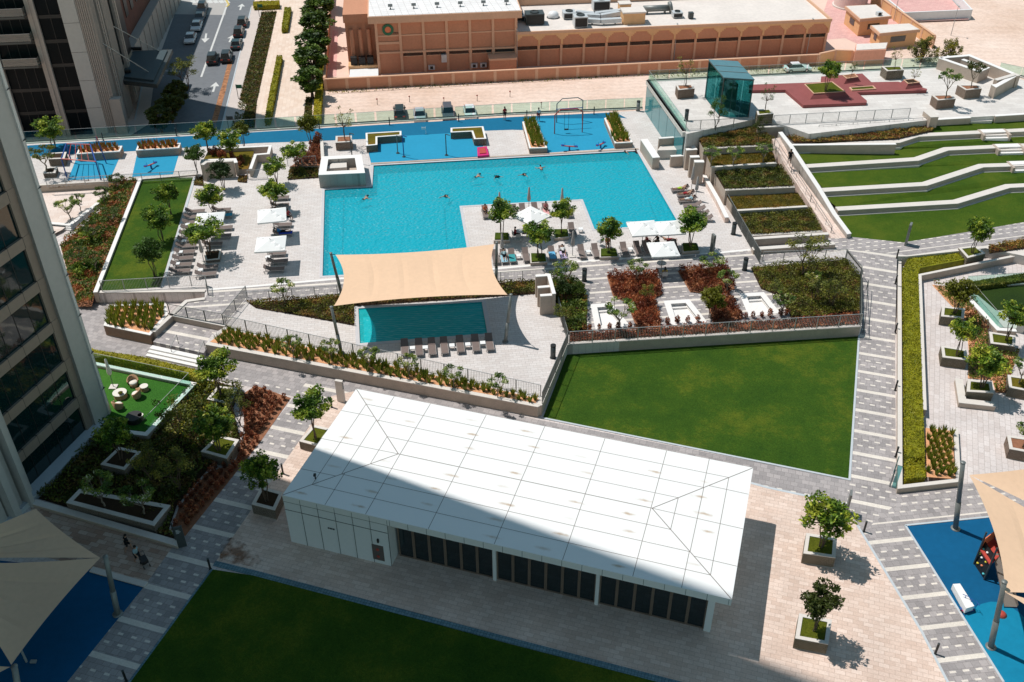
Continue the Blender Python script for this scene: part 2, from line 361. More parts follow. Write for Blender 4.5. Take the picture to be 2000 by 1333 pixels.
def water(name, diff, tint, ks=4.2):
    "rippled pool water: part clear over the tiled basin, part scattering turquoise, with a mirror coat"
    t = NT(name); v = t.co(0, (0, 0, 0), (1, 1.0, 1))
    nz = t.n('TexNoise'); t.l(v, nz.inputs['Vector']); nz.inputs['Scale'].default_value = .8
    dv = t.mix(.18, v, nz.outputs['Color'])
    vo = t.n('TexVoronoi'); vo.feature = 'SMOOTH_F1'; t.l(dv, vo.inputs['Vector']); vo.inputs['Scale'].default_value = ks
    wv = t.n('TexWave'); wv.wave_type = 'RINGS'; t.l(t.co(0, (4.5, -84, 0)), wv.inputs['Vector']); wv.inputs['Scale'].default_value = 1.1; wv.inputs['Distortion'].default_value = 5
    h = t.math('ADD', vo.outputs['Distance'], t.math('MULTIPLY', wv.outputs[0], .22))
    h = t.math('ADD', h, t.math('MULTIPLY', t.noise(v, 1.1, 4), .8))
    bp = t.n('Bump'); t.l(h, bp.inputs['Height']); bp.inputs['Distance'].default_value = .11; bp.inputs['Strength'].default_value = .8
    df = t.n('BsdfDiffuse'); df.inputs[0].default_value = diff; t.l(bp.outputs[0], df.inputs['Normal'])
    tr = t.n('BsdfTransparent'); tr.inputs[0].default_value = tint
    gl = t.n('BsdfGlossy'); gl.inputs[1].default_value = .34; t.l(bp.outputs[0], gl.inputs['Normal'])
    m1 = t.n('MixShader'); m1.inputs[0].default_value = .45; t.l(df.outputs[0], m1.inputs[1]); t.l(tr.outputs[0], m1.inputs[2])
    fr = t.n('Fresnel'); fr.inputs[0].default_value = 1.33; t.l(bp.outputs[0], fr.inputs['Normal'])
    m2 = t.n('MixShader'); t.l(fr.outputs[0], m2.inputs[0]); t.l(m1.outputs[0], m2.inputs[1]); t.l(gl.outputs[0], m2.inputs[2]); t.l(m2.outputs[0], t.out.inputs[0])
    return t.mat
M['water'] = water('turquoise_pool_water', (.004, .46, .58, 1), (.30, .95, 1.0, 1))
M['water2'] = water('still_pool_water', (.012, .62, .66, 1), (.25, .9, .95, 1), 2.2)
M['basin'] = tiles('turquoise_pool_tiles', (.06, .50, .60, 1), (.07, .56, .66, 1), (.10, .60, .70, 1), AG, .3, .3, off=0, big=.08)
def leaf(name, c, var=.3, trans=.25):
    t = NT(name); v = t.co(); oi = t.n('ObjectInfo')
    k = t.ramp(t.noise(v, 1.7, 3), [(.3, (1 - var,) * 3 + (1,)), (.7, (1 + var,) * 3 + (1,))])
    rr = t.mix(oi.outputs['Random'], (.95, 1.0, .85, 1), (1.5, 1.3, 1.05, 1))
    col = t.mix(1, t.mix(1, c, k, 'MULTIPLY'), rr, 'MULTIPLY')
    t.base(col, .55, .35); tl = t.n('BsdfTranslucent'); t.l(col, tl.inputs[0]); m = t.n('MixShader'); m.inputs[0].default_value = trans
    t.l(t.b.outputs[0], m.inputs[1]); t.l(tl.outputs[0], m.inputs[2]); t.l(m.outputs[0], t.out.inputs[0]); return t.mat
L = {
 'green': [leaf('leaf_dark', (.045, .10, .012, 1)), leaf('leaf_mid', (.12, .21, .018, 1)), leaf('leaf_light', (.32, .38, .05, 1))],
 'olive': [leaf('leaf_olive_dark', (.06, .075, .014, 1)), leaf('leaf_olive', (.13, .15, .022, 1)), leaf('leaf_olive_light', (.26, .24, .045, 1))],
 'yellow': [leaf('leaf_yellow_green', (.12, .13, .01, 1)), leaf('leaf_gold', (.28, .23, .015, 1)), leaf('leaf_green2', (.06, .11, .012, 1))],
 'frangi': [leaf('leaf_frangipani', (.06, .12, .022, 1)), leaf('leaf_frangipani_light', (.20, .27, .05, 1)), leaf('leaf_blossom', (.55, .55, .42, 1), .1)],
 'brown': [leaf('leaf_bronze', (.18, .08, .025, 1)), leaf('leaf_bronze_green', (.14, .14, .025, 1)), leaf('leaf_ochre', (.32, .20, .05, 1))],
 'gold': [leaf('leaf_gold_dark', (.10, .09, .012, 1)), leaf('leaf_gold_mid', (.17, .135, .016, 1)), leaf('leaf_gold_rust', (.25, .13, .03, 1))],
 'red': [leaf('leaf_maroon', (.12, .032, .018, 1)), leaf('leaf_rust', (.24, .07, .035, 1)), leaf('leaf_copper', (.36, .15, .075, 1))],
 'dark': [leaf('leaf_ficus_dark', (.024, .050, .008, 1)), leaf('leaf_ficus', (.05, .10, .014, 1)), leaf('leaf_ficus_light', (.10, .17, .022, 1))],
 'hedge': [leaf('leaf_hedge', (.26, .25, .012, 1)), leaf('leaf_hedge_gold', (.37, .33, .018, 1)), leaf('leaf_hedge_dark', (.18, .19, .012, 1))],
 'mix': [leaf('leaf_bed_dark', (.06, .075, .012, 1)), leaf('leaf_bed_olive', (.13, .145, .02, 1)), leaf('leaf_bed_rust', (.19, .12, .035, 1))],
 'mixgreen': [leaf('leaf_bed_green', (.06, .10, .014, 1)), leaf('leaf_bed_light', (.15, .19, .028, 1)), leaf('leaf_bed_red', (.27, .10, .04, 1))],
 'tuft': [leaf('blade_green', (.13, .19, .02, 1)), leaf('blade_light', (.27, .30, .035, 1)), leaf('blade_straw', (.32, .28, .07, 1))],
 'redtuft': [leaf('blade_green_b', (.12, .17, .02, 1)), leaf('blade_red', (.38, .10, .04, 1)), leaf('blade_orange', (.45, .20, .06, 1))],
}
RNG = np.random.default_rng(11)
def leafmesh(name, pts, size, mats, share=(.35, .4, .25), aspect=.55, flat=.5, up=None, rng=None):
    "one mesh of many leaf-shaped faces at the given points"
    rng = rng or RNG; P = np.asarray(pts, float); n = len(P)
    a = rng.normal(size=(n, 3)); a[:, 2] *= flat
    if up is not None: a += np.asarray(up)
    a /= np.linalg.norm(a, axis=1, keepdims=True) + 1e-9
    b = rng.normal(size=(n, 3)); b -= (b * a).sum(1, keepdims=True) * a; b /= np.linalg.norm(b, axis=1, keepdims=True) + 1e-9
    s = (size * rng.uniform(.6, 1.35, n))[:, None]
    c = np.cross(a, b)
    V = np.empty((n, 4, 3)); V[:, 0] = P - a * s; V[:, 1] = P + b * s * aspect + c * s * .12; V[:, 2] = P + a * s; V[:, 3] = P - b * s * aspect + c * s * .12
    me = bpy.data.meshes.new(name); me.vertices.add(4 * n); me.vertices.foreach_set('co', V.reshape(-1).astype(np.float32))
    me.loops.add(4 * n); me.loops.foreach_set('vertex_index', np.arange(4 * n, dtype=np.int32))
    me.polygons.add(n); me.polygons.foreach_set('loop_start', np.arange(0, 4 * n, 4, dtype=np.int32))
    for m in mats: me.materials.append(m)
    # shade groups follow clumps in space, not single leaves
    q = np.sin(P[:, 0] * 3.1 + 1.3 * np.sin(P[:, 1] * 2.3)) + np.sin(P[:, 1] * 2.7 + P[:, 2] * 3.3) + rng.normal(scale=.8, size=n)
    r = np.argsort(np.argsort(q)) / max(1, n - 1)
    mi = np.where(r < share[0], 0, np.where(r < share[0] + share[1], 1, 2)) if len(mats) > 2 else np.zeros(n)
    me.polygons.foreach_set('material_index', mi.astype(np.int32)); me.update(calc_edges=True); me.validate()
    return me
def ball(n, c, r, sq=1.0, rng=None, hollow=.55):
    rng = rng or RNG; d = rng.normal(size=(n, 3)); d /= np.linalg.norm(d, axis=1, keepdims=True)
    rad = r * (hollow + (1 - hollow) * rng.uniform(0, 1, n)) ** .7
    p = d * rad[:, None]; p[:, 2] *= sq; return p + np.asarray(c)
def tree_proto(kind, seed):
    "unit trees about 4 m tall, crown about 1.3 m radius: returns (trunk mesh, crown mesh)"
    rng = np.random.default_rng(seed); rd = random.Random(seed); mb = MB(); pts = []
    bark = M['bark']; lm = L['green']; size = .12; share = (.35, .4, .25); asp = .5
    def limb(p0, p1, r0, r1, n=3, w=.12):
        p0 = Vector(p0); p1 = Vector(p1); prev = p0
        for i in range(1, n + 1):
            f = i / n; q = p0.lerp(p1, f) + (Vector((rd.uniform(-w, w), rd.uniform(-w, w), 0)) if i < n else Vector())
            mb.tube(prev, q, r0 + (r1 - r0) * (i - 1) / n, r0 + (r1 - r0) * f, 6, cap=False); prev = q
    if kind == 'round':
        cz, cr = 2.9, 1.35
        for k in range(3): a = k * 2.1 + rd.random(); limb((.10 * math.cos(a), .10 * math.sin(a), 0), (.3 * math.cos(a), .3 * math.sin(a), 2.3), .05, .035)
        for k in range(52):
            d = Vector((rd.gauss(0, 1), rd.gauss(0, 1), rd.gauss(0, .85))).normalized(); r = cr * rd.uniform(.35, 1.0)
            c = Vector((d.x * r, d.y * r, cz + d.z * r * .85)); limb((0.2 * d.x, .2 * d.y, 2.1), c, .03, .008, 2)
            pts.append(ball(58, c, rd.uniform(.3, .5), .75, rng, .3))
        size = .125
    elif kind == 'open':
        bark = M['palebark']; lm = L['frangi']; size = .17; share = (.45, .45, .10); asp = .32
        limb((0, 0, 0), (.05, 0, 1.1), .09, .07)
        for k in range(5):
            a = k * 1.257 + rd.uniform(-.4, .4); q = Vector((math.cos(a) * .6, math.sin(a) * .6, 1.9 + rd.uniform(0, .4))); limb((.05, 0, 1.1), q, .05, .035, 2)
            for j in range(3):
                b = a + (j - 1) * .8 + rd.uniform(-.2, .2); e = q + Vector((math.cos(b) * rd.uniform(.35, .75), math.sin(b) * rd.uniform(.35, .75), rd.uniform(.5, 1.2))); limb(q, e, .032, .018, 2, .05)
                pts.append(ball(46, e, .38, .6, rng, .4))
    elif kind == 'airy':
        lm = L['olive']; size = .085; asp = .4
        for k in range(3):
            a = k * 2.1 + rd.random(); q = Vector((math.cos(a) * .35, math.sin(a) * .35, 1.7)); limb((0, 0, 0), q, .045, .03)
            for j in range(6):
                b = a + rd.uniform(-1.3, 1.3); e = Vector((math.cos(b) * rd.uniform(.3, 1.25), math.sin(b) * rd.uniform(.3, 1.25), rd.uniform(2.0, 3.9))); limb(q, e, .022, .008, 2, .08)
                pts.append(ball(70, e, rd.uniform(.3, .5), .7, rng, .2))
    elif kind == 'ficus':
        lm = L['dark']; size = .17
        limb((0, 0, 0), (0, 0, 2.0), .14, .11)
        for k in range(34):
            z = rd.uniform(1.3, 3.9); rr = 1.25 * math.sin(max(.15, min(1, (z - .9) / 2.0)) * 1.57) * (1 if z < 3 else max(.3, (4.3 - z) / 1.3)); a = rd.uniform(0, 6.28); r = rr * rd.uniform(.5, 1)
            c = Vector((math.cos(a) * r, math.sin(a) * r, z)); limb((0, 0, 1.6), c, .05, .01, 1); pts.append(ball(70, c, rd.uniform(.3, .5), .85, rng, .4))
    elif kind == 'bush':
        lm = L['olive']; size = .07; share = (.5, .35, .15)
        for k in range(60):
            a = rd.uniform(0, 6.28); el = rd.uniform(0, 1.5); r = rd.uniform(.6, 1.3)
            c = Vector((math.cos(a) * math.cos(el) * r * 1.25, math.sin(a) * math.cos(el) * r * 1.25, .4 + math.sin(el) * r * 1.6)); limb((0, 0, 0), c, .04, .006, 2)
            pts.append(ball(60, c, rd.uniform(.18, .38), 1.0, rng, .2))
    elif kind == 'dry':
        lm = L['olive']; size = .10; share = (.15, .35, .5); asp = .4
        limb((0, 0, 0), (.04, .02, 1.7), .05, .04); limb((.15, .1, 0), (.1, .05, 1.5), .02, .02, 1); limb((-.15, -.1, 0), (-.05, 0, 1.5), .02, .02, 1)
        for k in range(15):
            a = rd.uniform(0, 6.28); r = rd.uniform(.3, 1.1); c = Vector((math.cos(a) * r, math.sin(a) * r, rd.uniform(2.0, 3.9))); limb((.04, .02, 1.7), c, .028, .008, 2)
            pts.append(ball(20, c, .3, .7, rng, .3))
    mb2 = bpy.data.meshes.new('trunk'); mb2.from_pydata(mb.v, [], mb.f); mb2.materials.append(bark); mb2.polygons.foreach_set('use_smooth', [True] * len(mb.f)); mb2.update()
    return mb2, leafmesh('crown', np.concatenate(pts), size, lm, share, asp, .6, None, rng)
PROTO = {(k, i): tree_proto(k, 40 + 7 * i + len(k)) for k in ('round', 'open', 'airy', 'ficus', 'bush', 'dry') for i in range(3)}
_tn = {'round': 'planter_tree', 'open': 'frangipani_tree', 'airy': 'slender_tree', 'ficus': 'ficus_tree', 'bush': 'desert_tree', 'dry': 'young_tree'}
_tc = [0]; _YC = {}
def tree(kind, loc, label, h=4.3, wr=1.0, group=None, tint=None):
    "tree of height h, crown widened by wr"
    _tc[0] += 1; tm, cm = PROTO[(kind, _tc[0] % 3)]
    if tint:
        key = (cm.name, tint)
        if key not in _YC:
            c2 = cm.copy(); c2.materials.clear()
            for m in L[tint]: c2.materials.append(m)
            _YC[key] = c2
        cm = _YC[key]
    r = thing(_tn[kind], label, 'tree', loc, random.uniform(0, 6.28), group); r.scale = (h / 4.3 * wr, h / 4.3 * wr, h / 4.3)
    link_mesh('trunk', tm, r); link_mesh('crown', cm, r); return r
def inpoly(P, poly):
    x, y = P[:, 0], P[:, 1]; ins = np.zeros(len(P), bool); n = len(poly)
    for i in range(n):
        x1, y1 = poly[i][0], poly[i][1]; x2, y2 = poly[(i + 1) % n][0], poly[(i + 1) % n][1]
        with np.errstate(divide='ignore', invalid='ignore'):
            c = ((y1 > y) != (y2 > y)) & (x < (x2 - x1) * (y - y1) / (y2 - y1) + x1)
        ins ^= c
    return ins
def scatter(poly, n):
    xs = [p[0] for p in poly]; ys = [p[1] for p in poly]; A = 0; out = np.empty((0, 2))
    while len(out) < n:
        P = np.column_stack([RNG.uniform(min(xs), max(xs), n * 2), RNG.uniform(min(ys), max(ys), n * 2)]); out = np.vstack([out, P[inpoly(P, poly)]])
        A += 1
        if A > 40: break
    return out[:n]
def parea(poly): return abs(sum(poly[i][0] * poly[(i + 1) % len(poly)][1] - poly[(i + 1) % len(poly)][0] * poly[i][1] for i in range(len(poly)))) / 2
def planefit(poly):
    A = np.array([[p[0], p[1], 1] for p in poly]); return np.linalg.lstsq(A, np.array([p[2] for p in poly]), rcond=None)[0]
def bed(name, poly, h, mats, label, cat, dens=70, size=.13, clump=1.2, hv=.6, soil='soil', kind='stuff', share=(.35, .4, .25), up=(0, 0, .5), group=None):
    "planted bed: soil sheet plus leaves heaped in clumps over it"
    poly = [Vector(p) for p in poly]; n = int(parea(poly) * dens); P = scatter(poly, n); cf = planefit(poly)
    g = (np.sin(P[:, 0] * 2.1 / clump + 2 * np.sin(P[:, 1] * 1.1 / clump)) + np.sin(P[:, 1] * 2.6 / clump + 1.7 * np.sin(P[:, 0] * 1.3 / clump))) / 4 + .5
    hh = h * (1 - hv + hv * g); z = cf[0] * P[:, 0] + cf[1] * P[:, 1] + cf[2] + hh * RNG.uniform(.25, 1.0, len(P)) ** .6
    me = leafmesh(name, np.column_stack([P, z]), size, L[mats], share, .45, .6, up)
    base = Vector((sum(p.x for p in poly) / len(poly), sum(p.y for p in poly) / len(poly), sum(p.z for p in poly) / len(poly)))
    bm = bmesh.new(); bm.from_mesh(me); vs = [bm.verts.new(p + Vector((0, 0, .04))) for p in poly]
    for t in geometry.tessellate_polygon([poly]):
        a, c, d = [poly[k] for k in t]; f = bm.faces.new([vs[k] for k in (t if (c - a).cross(d - a).z > 0 else t[::-1])]); f.material_index = 3
    for v in bm.verts: v.co -= base
    bm.to_mesh(me); bm.free(); me.materials.append(M[soil])
    o = link_mesh(name, me); o.location = base
    return tag(o, label, cat, group, kind)
def hedge(name, poly, z0, h, label, cat='hedge', mats='hedge', dens=260, size=.06, cm=None, group=None):
    "clipped hedge: solid core wrapped in small leaves"
    poly = [Vector(p) for p in poly]; base = Vector((sum(p.x for p in poly) / len(poly), sum(p.y for p in poly) / len(poly), z0))
    r = thing(name, label, cat, base, 0, group)
    mb = MB(); c = base; inn = [c + (p - c) * .97 for p in poly]; mb.prism(inn, z0, z0 + h - .02); mb.part('branch_mass', cm or L[mats][0], r)
    T = scatter(poly, int(parea(poly) * dens)); T = np.column_stack([T, z0 + h + RNG.normal(scale=.035, size=len(T))]); S = [T]
    n = len(poly)
    for i in range(n):
        a, b = poly[i], poly[(i + 1) % n]; Ln = (b - a).length; k = int(Ln * h * dens * .7)
        if k: f = RNG.uniform(0, 1, k)[:, None]; Q = np.array(a[:2]) * (1 - f) + np.array(b[:2]) * f + RNG.normal(scale=.03, size=(k, 2)); S.append(np.column_stack([Q, z0 + RNG.uniform(0, h, k)]))
    link_mesh('foliage', leafmesh('foliage', np.concatenate(S), size, L[mats], aspect=.6, flat=1), r, -base); return r
def tuftmesh(mats, seed, h=.62, n=34, spread=.2, share=(.45, .4, .15)):
    rng = np.random.default_rng(seed); V = []; F = []; mi = []
    for i in range(n):
        a = rng.uniform(0, 6.28); lean = rng.uniform(.05, 1) * spread; b = rng.uniform(0, 6.28); w = .028; hh = h * rng.uniform(.65, 1.1)
        p = np.array([math.cos(a) * .06, math.sin(a) * .06, 0]); q = p + [math.cos(a) * lean * .5, math.sin(a) * lean * .5, hh * .55]; t = p + [math.cos(a) * lean * 1.2, math.sin(a) * lean * 1.2, hh]
        d = np.array([math.cos(b), math.sin(b), 0]) * w; k = len(V)
        V += [tuple(p - d), tuple(p + d), tuple(q + d * 1.2), tuple(t), tuple(q - d * 1.2)]; F.append((k, k + 1, k + 2, k + 3, k + 4)); u = rng.uniform(); mi.append(0 if u < share[0] else 1 if u < share[0] + share[1] else 2)
    me = bpy.data.meshes.new('tuft'); me.from_pydata(V, [], F)
    for m in L[mats]: me.materials.append(m)
    me.polygons.foreach_set('material_index', mi); me.update(); return me
TUFT = [tuftmesh('tuft', i) for i in range(4)]; RTUFT = [tuftmesh('redtuft', 20 + i, .6) for i in range(3)]
SHRUB = [leafmesh('red_shrub', ball(120, (0, 0, .34), .21, 1.7, np.random.default_rng(60 + i), .3), .085, L['red'], aspect=.4, up=(0, 0, .7), rng=np.random.default_rng(80 + i)) for i in range(3)]
def place(kind, meshes, loc, label, cat, group, s=1.0):
    o = link_mesh(kind, random.choice(meshes)); o.location = loc; o.rotation_euler = (0, 0, random.uniform(0, 6.28)); k = s * random.uniform(.85, 1.15); o.scale = (k, k, k)
    return tag(o, label, cat, group)
def rows(poly, ang, du, dv, jit=.06, inset=.25, stag=.5):
    "points in rows turned by ang inside poly (world xy)"
    poly = [Vector((p[0], p[1], 0)) for p in poly]; c = sum(poly, Vector()) / len(poly); inn = [c + (p - c) * (1 - inset / max(.5, (p - c).length)) for p in poly]
    e = Vector((math.cos(ang), math.sin(ang), 0)); f = Vector((-e.y, e.x, 0)); out = []; rmax = max((p - c).length for p in poly)
    nu, nv = int(rmax / du) + 1, int(rmax / dv) + 1
    for j in range(-nv, nv + 1):
        for i in range(-nu, nu + 1):
            q = c + e * (i + (stag if j % 2 else 0)) * du + f * j * dv + Vector((random.uniform(-jit, jit), random.uniform(-jit, jit), 0)); out.append(q)
    k = inpoly(np.array([[q.x, q.y] for q in out]), inn); return [q for q, t in zip(out, k) if t]
# ================= the setting =================
def S(name, pts, mat, z=0.0, dz=0.0):
    return sheet(name, [p + Vector((0, 0, dz)) for p in WL(pts, z)], M[mat] if isinstance(mat, str) else mat)
# street level, 12 m below the podium
ZS = -12.0
structure(sheet('ground', [(-400, -200, ZS), (500, -200, ZS), (500, 900, ZS), (-400, 900, ZS)], M['sand']))
S('road', [(333, 28), (318, -80), (520, -80), (492, 20), (430, 262), (225, 330), (262, 235)], 'asphalt', ZS, .01)
S('road_crossing', [(318, -80), (318, 2), (333, 28), (440, 30), (455, -80)], paint('pale_asphalt', (.42, .40, .38, 1), .85, var=.06), ZS, .015)
S('pavement_left', [(262, 235), (285, 122), (330, 33), (340, 33), (305, 130), (290, 245), (200, 300), (180, 280)], 'sidewalk', ZS, .12)
S('pavement_right', [(492, 12), (512, 22), (467, 196), (482, 206), (455, 290), (425, 290), (430, 255)], 'sidewalk', ZS, .12)
S('promenade', [(512, 22), (500, -80), (660, -80), (640, 60), (632, 170), (625, 290), (455, 290), (482, 206), (467, 196)], 'prom', ZS, .03)
mb = MB()
def strip(mb, a, b, w, z, dz=.02, mi=0):
    a = W(*a, z); b = W(*b, z); d = (b - a).normalized(); n = Vector((-d.y, d.x, 0)) * w / 2; u = Vector((0, 0, dz))
    mb.add([a - n + u, b - n + u, b + n + u, a + n + u], [(0, 1, 2, 3)], mi)
strip(mb, (445, 6), (393, 151), .35, ZS)
for i in range(7):
    x = 375 + i * 11; strip(mb, (x, 1.5), (x + 5, 6.5), .9, ZS, .025)
strip(mb, (318, 139), (352, 140), .25, ZS); strip(mb, (310, 148), (320, 149), .25, ZS)
def arrow(mb, p, q, z):
    a = W(*p, z); b = W(*q, z); d = (b - a).normalized(); n = Vector((-d.y, d.x, 0)); u = Vector((0, 0, .022)); m = a.lerp(b, .55)
    mb.add([a - n * .18 + u, m - n * .18 + u, m + n * .18 + u, a + n * .18 + u], [(0, 1, 2, 3)]); mb.add([m - n * .75 + u, b + u, m + n * .75 + u], [(0, 1, 2)])
for p, q in [((416, 180), (422, 161)), ((448, 83), (455, 69)), ((469, 20), (473, 8)), ((403, 66), (400, 84)), ((326, 176), (320, 196))]: arrow(mb, p, q, ZS)
structure(mb.build('road_markings', M['roadpaint'], base=(0, 0, 0)))
mb = MB(); strip(mb, (440, -3), (447, 10), .4, ZS, .03); strip(mb, (447, 10), (442, 14), .4, ZS, .03); structure(mb.build('yellow_road_line', M['yellow'], base=(0, 0, 0)))
t = NT('trench_earth'); t.base(t.ramp(t.noise(t.co(), 1.5, 5), [(.35, lin(128, 92, 70)), (.65, lin(186, 132, 96))]), .95, .1)
mb = MB(); strip(mb, (451, 118), (437, 172), .8, ZS, .02); strip(mb, (437, 172), (418, 240), .9, ZS, .02); structure(mb.build('filled_trench', t.mat, base=(0, 0, 0)))
mb = MB()
for a, b in [((335, 30), (287, 126)), ((287, 126), (264, 236)), ((491, 16), (431, 258))]:
    A_, B_ = W(*a, ZS), W(*b, ZS); mb.wall([A_, B_], .2, ZS, ZS + .15)
structure(mb.build('kerb', M['kerb'], base=(0, 0, 0)))
# compound yard behind the beige wall
S('yard', [(640, 172), (650, -60), (1700, -60), (1800, 60), (1735, 122), (1000, 150)], paint('yard_paving', lin(226, 196, 180), .9, var=.06, scale=.3), ZS, .02)
S('pink_yard', [(1590, 80), (1620, -10), (1740, -10), (1760, 60), (1715, 105), (1650, 75)], 'pinkpave', ZS, .03)
S('pink_strip', [(642, 150), (650, 60), (660, 60), (657, 150)], 'pinkpave', ZS, .03)
# the podium
pod = [(-95, 101.6), (16.6, 115.95), (57, 120.9), (66.5, 110), (95, 60), (95, -30), (-95, -30)]
structure(MB().prism(pod, ZS, -.02).build('podium', M['stone'], base=(0, 0, 0)))
S('paving', [(-600, 330), (700, 330), (1900, 330), (2300, 330), (2300, 1500), (-200, 1500)], 'court', 0, -.01)
# lower paths, from the long one under the planters to the ones on the right
S('path', [(60, 600), (215, 590), (205, 650), (310, 655), (1050, 820), (1656, 938), (1675, 1022), (1480, 955), (700, 790), (575, 775), (395, 735), (60, 675)], 'path_long', 0, .004)
S('path', [(690, 765), (645, 775), (498, 986), (419, 1101), (253, 1333), (160, 1460), (45, 1460), (131, 1333), (289, 1136), (351, 1049), (419, 970), (505, 865), (575, 775), (600, 745)], 'path_diag', 0, .008)
S('path', [(1674, 655), (1748, 662), (1750, 985), (1692, 1034), (1672, 1026), (1655, 985), (1656, 935)], 'path_right', 0, .012)
sheet('path', [W(1655, 489, 1.0), W(1745, 470, 1.0), W(1752, 500, 1.0), W(1748, 664, .01), W(1674, 657, .01), W(1684, 636, .12), W(1686, 528, .8)], M['path_right'])
S('path', [(1750, 965), (1870, 948), (2060, 925), (2060, 998), (1935, 1011), (1770, 1028), (1690, 1034), (1735, 985)], 'path_strip', 0, .010)
S('path', [(1674, 1026), (1692, 1033), (1768, 1027), (1821, 1111), (1876, 1199), (1960, 1333), (2040, 1460), (1930, 1460), (1851, 1333), (1800, 1234), (1756, 1161)], 'path_low', 0, .014)
S('plaza', [(645, 775), (690, 765), (1467, 943), (1500, 953), (1655, 988), (1672, 1024), (1756, 1161), (1800, 1234), (1851, 1333), (1930, 1460), (1700, 1430), (1330, 1333), (1000, 1250), (500, 1118), (419, 1101), (498, 986)], 'plaza_pink', 0, .006)
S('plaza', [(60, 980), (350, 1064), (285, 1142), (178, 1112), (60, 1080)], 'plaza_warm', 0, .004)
S('court_floor', [(1795, 548), (2100, 490), (2100, 925), (1875, 945), (1805, 935)], 'court', 0, .008)
S('lower_court', [(60, 366), (200, 362), (206, 384), (120, 450), (60, 480)], tiles('pale_stone_lower_court', lin(218, 198, 186), lin(228, 212, 202), lin(206, 184, 172), AG, 1.2, .6, big=.08), .3)
# lawns
S('lawn', [(1108, 691), (1676, 653), (1657, 936), (1061, 816)], 'lawn', 0, .035)
S('lawn', [(414, 1113), (500, 1126), (1000, 1260), (1330, 1345), (1500, 1440), (150, 1440), (253, 1333)], 'lawn', 0, .035)
# pale kerbs round the lawns
mb = MB()
for pl in ([(1061, 816), (1657, 936), (1676, 653)], ):
    P = WL(pl); mb.wall(P, .16, 0, .05, side=-1)
structure(mb.build('lawn_kerb', M['kerb'], base=(0, 0, 0)))
mb = MB(); P = WL([(419, 1101), (500, 1121), (1000, 1253), (1420, 1362)]); mb.wall(P, .42, 0, .045); P = WL([(414, 1113), (253, 1333), (165, 1452)]); mb.wall(P, .14, 0, .05)
structure(mb.build('lawn_kerb', tiles('teal_stone_edging', lin(96, 128, 142), lin(120, 150, 160), lin(70, 96, 104), CG, .2, .2, off=0, big=.2), base=(0, 0, 0)))
mb = MB(); mb.wall(WL([(1674, 1026), (1756, 1161), (1800, 1234), (1851, 1333), (1925, 1455)]), .16, 0, .03); mb.wall(WL([(1768, 1027), (1821, 1111), (1876, 1199), (1960, 1333)]), .14, 0, .05); mb.wall(WL([(1768, 1027), (1935, 1010), (2060, 998)]), .14, 0, .05)
mb.wall(WL([(1467, 944), (1500, 953), (1655, 986)]), .2, 0, .02); structure(mb.build('path_kerb', M['kerb'], base=(0, 0, 0)))
# play floors
S('play_floor', [(1770, 1029), (1935, 1012), (2100, 995), (2300, 1200), (2200, 1460), (2040, 1460), (1960, 1333)], 'blue_deep', 0, .018)
S('play_floor', [(1883, 1208), (1890, 1197), (1903, 1187), (1918, 1180), (1935, 1176), (1953, 1177), (1972, 1184), (1992, 1199), (2015, 1222), (2040, 1260), (2075, 1330), (2090, 1420), (2040, 1460), (1961, 1333)], 'blue_light', 0, .026)
S('play_floor', [(-60, 1090), (178, 1112), (285, 1142), (131, 1333), (45, 1460), (-300, 1460), (-300, 1150)], 'blue_deep', 0, .012)
# pool terrace, one metre up, with the two pools and three sunken seats cut out
ZP = 1.0
pool = WL([(725, 322), (1247, 293), (1333, 441), (1157, 451), (1134, 392.5), (903, 405), (925, 527), (624, 543), (629, 369), (722, 364)], ZP)
spool = WL([(700, 603), (941, 590), (952, 652), (703, 671)], ZP)
pits = [WL(p, ZP) for p in ([(1153, 595), (1193, 592), (1232, 638), (1163, 644)], [(1296, 588), (1346, 585), (1382, 630), (1312, 636)], [(1444, 574), (1492, 571), (1524, 612), (1462, 618)])]
terr = WL([(-60, 287), (1240, 217), (1262, 216), (1345, 275), (1490, 513), (1652, 490), (1683, 528), (1683, 637), (1108, 675), (1056, 793), (1050, 795), (401, 674), (413, 655), (440, 638), (400, 585), (400, 572), (188, 574), (268, 351), (-60, 366)], ZP)
structure(MB().slab_holes(terr, [pool, spool] + pits, 0, ZP).build('pool_terrace', M['deck'], base=(0, 0, 0)))
structure(sheet('pool_basin', pool, M['basin'], z=.06)); structure(sheet('pool_basin', spool, M['basin'], z=.2))
def lining(poly, name, mat):
    mb = MB(); n = len(poly)
    for i in range(n):
        a, b = poly[i], poly[(i + 1) % n]; c = sum(poly, Vector()) / n
        ar = sum(poly[k].x * poly[(k + 1) % n].y - poly[(k + 1) % n].x * poly[k].y for k in range(n)); d = (b - a).normalized(); nn = Vector((-d.y, d.x, 0)) * (.006 if ar > 0 else -.006)
        mb.add([(a.x + nn.x, a.y + nn.y, .05), (b.x + nn.x, b.y + nn.y, .05), (b.x + nn.x, b.y + nn.y, .985), (a.x + nn.x, a.y + nn.y, .985)], [(0, 1, 2, 3)])
    structure(mb.build(name, mat, base=(0, 0, 0)))
lining(pool, 'pool_lining', M['basin']); lining(spool, 'pool_lining', M['basin'])
structure(sheet('water', pool, M['water'], z=.90)); structure(sheet('water', spool, M['water2'], z=.90))
mb = MB()
for a, b in [((672, 372), (668, 540)), ((868, 405), (876, 520)), ((640, 372), (634, 538)), ((1268, 395), (1285, 436))]:
    strip(mb, a, b, .12, .08, .004)
structure(mb.build('pool_lane_lines', paint('dark_blue_tile', (.01, .12, .2, 1), .5), base=(0, 0, 0)))
mb = MB(); sp = spool
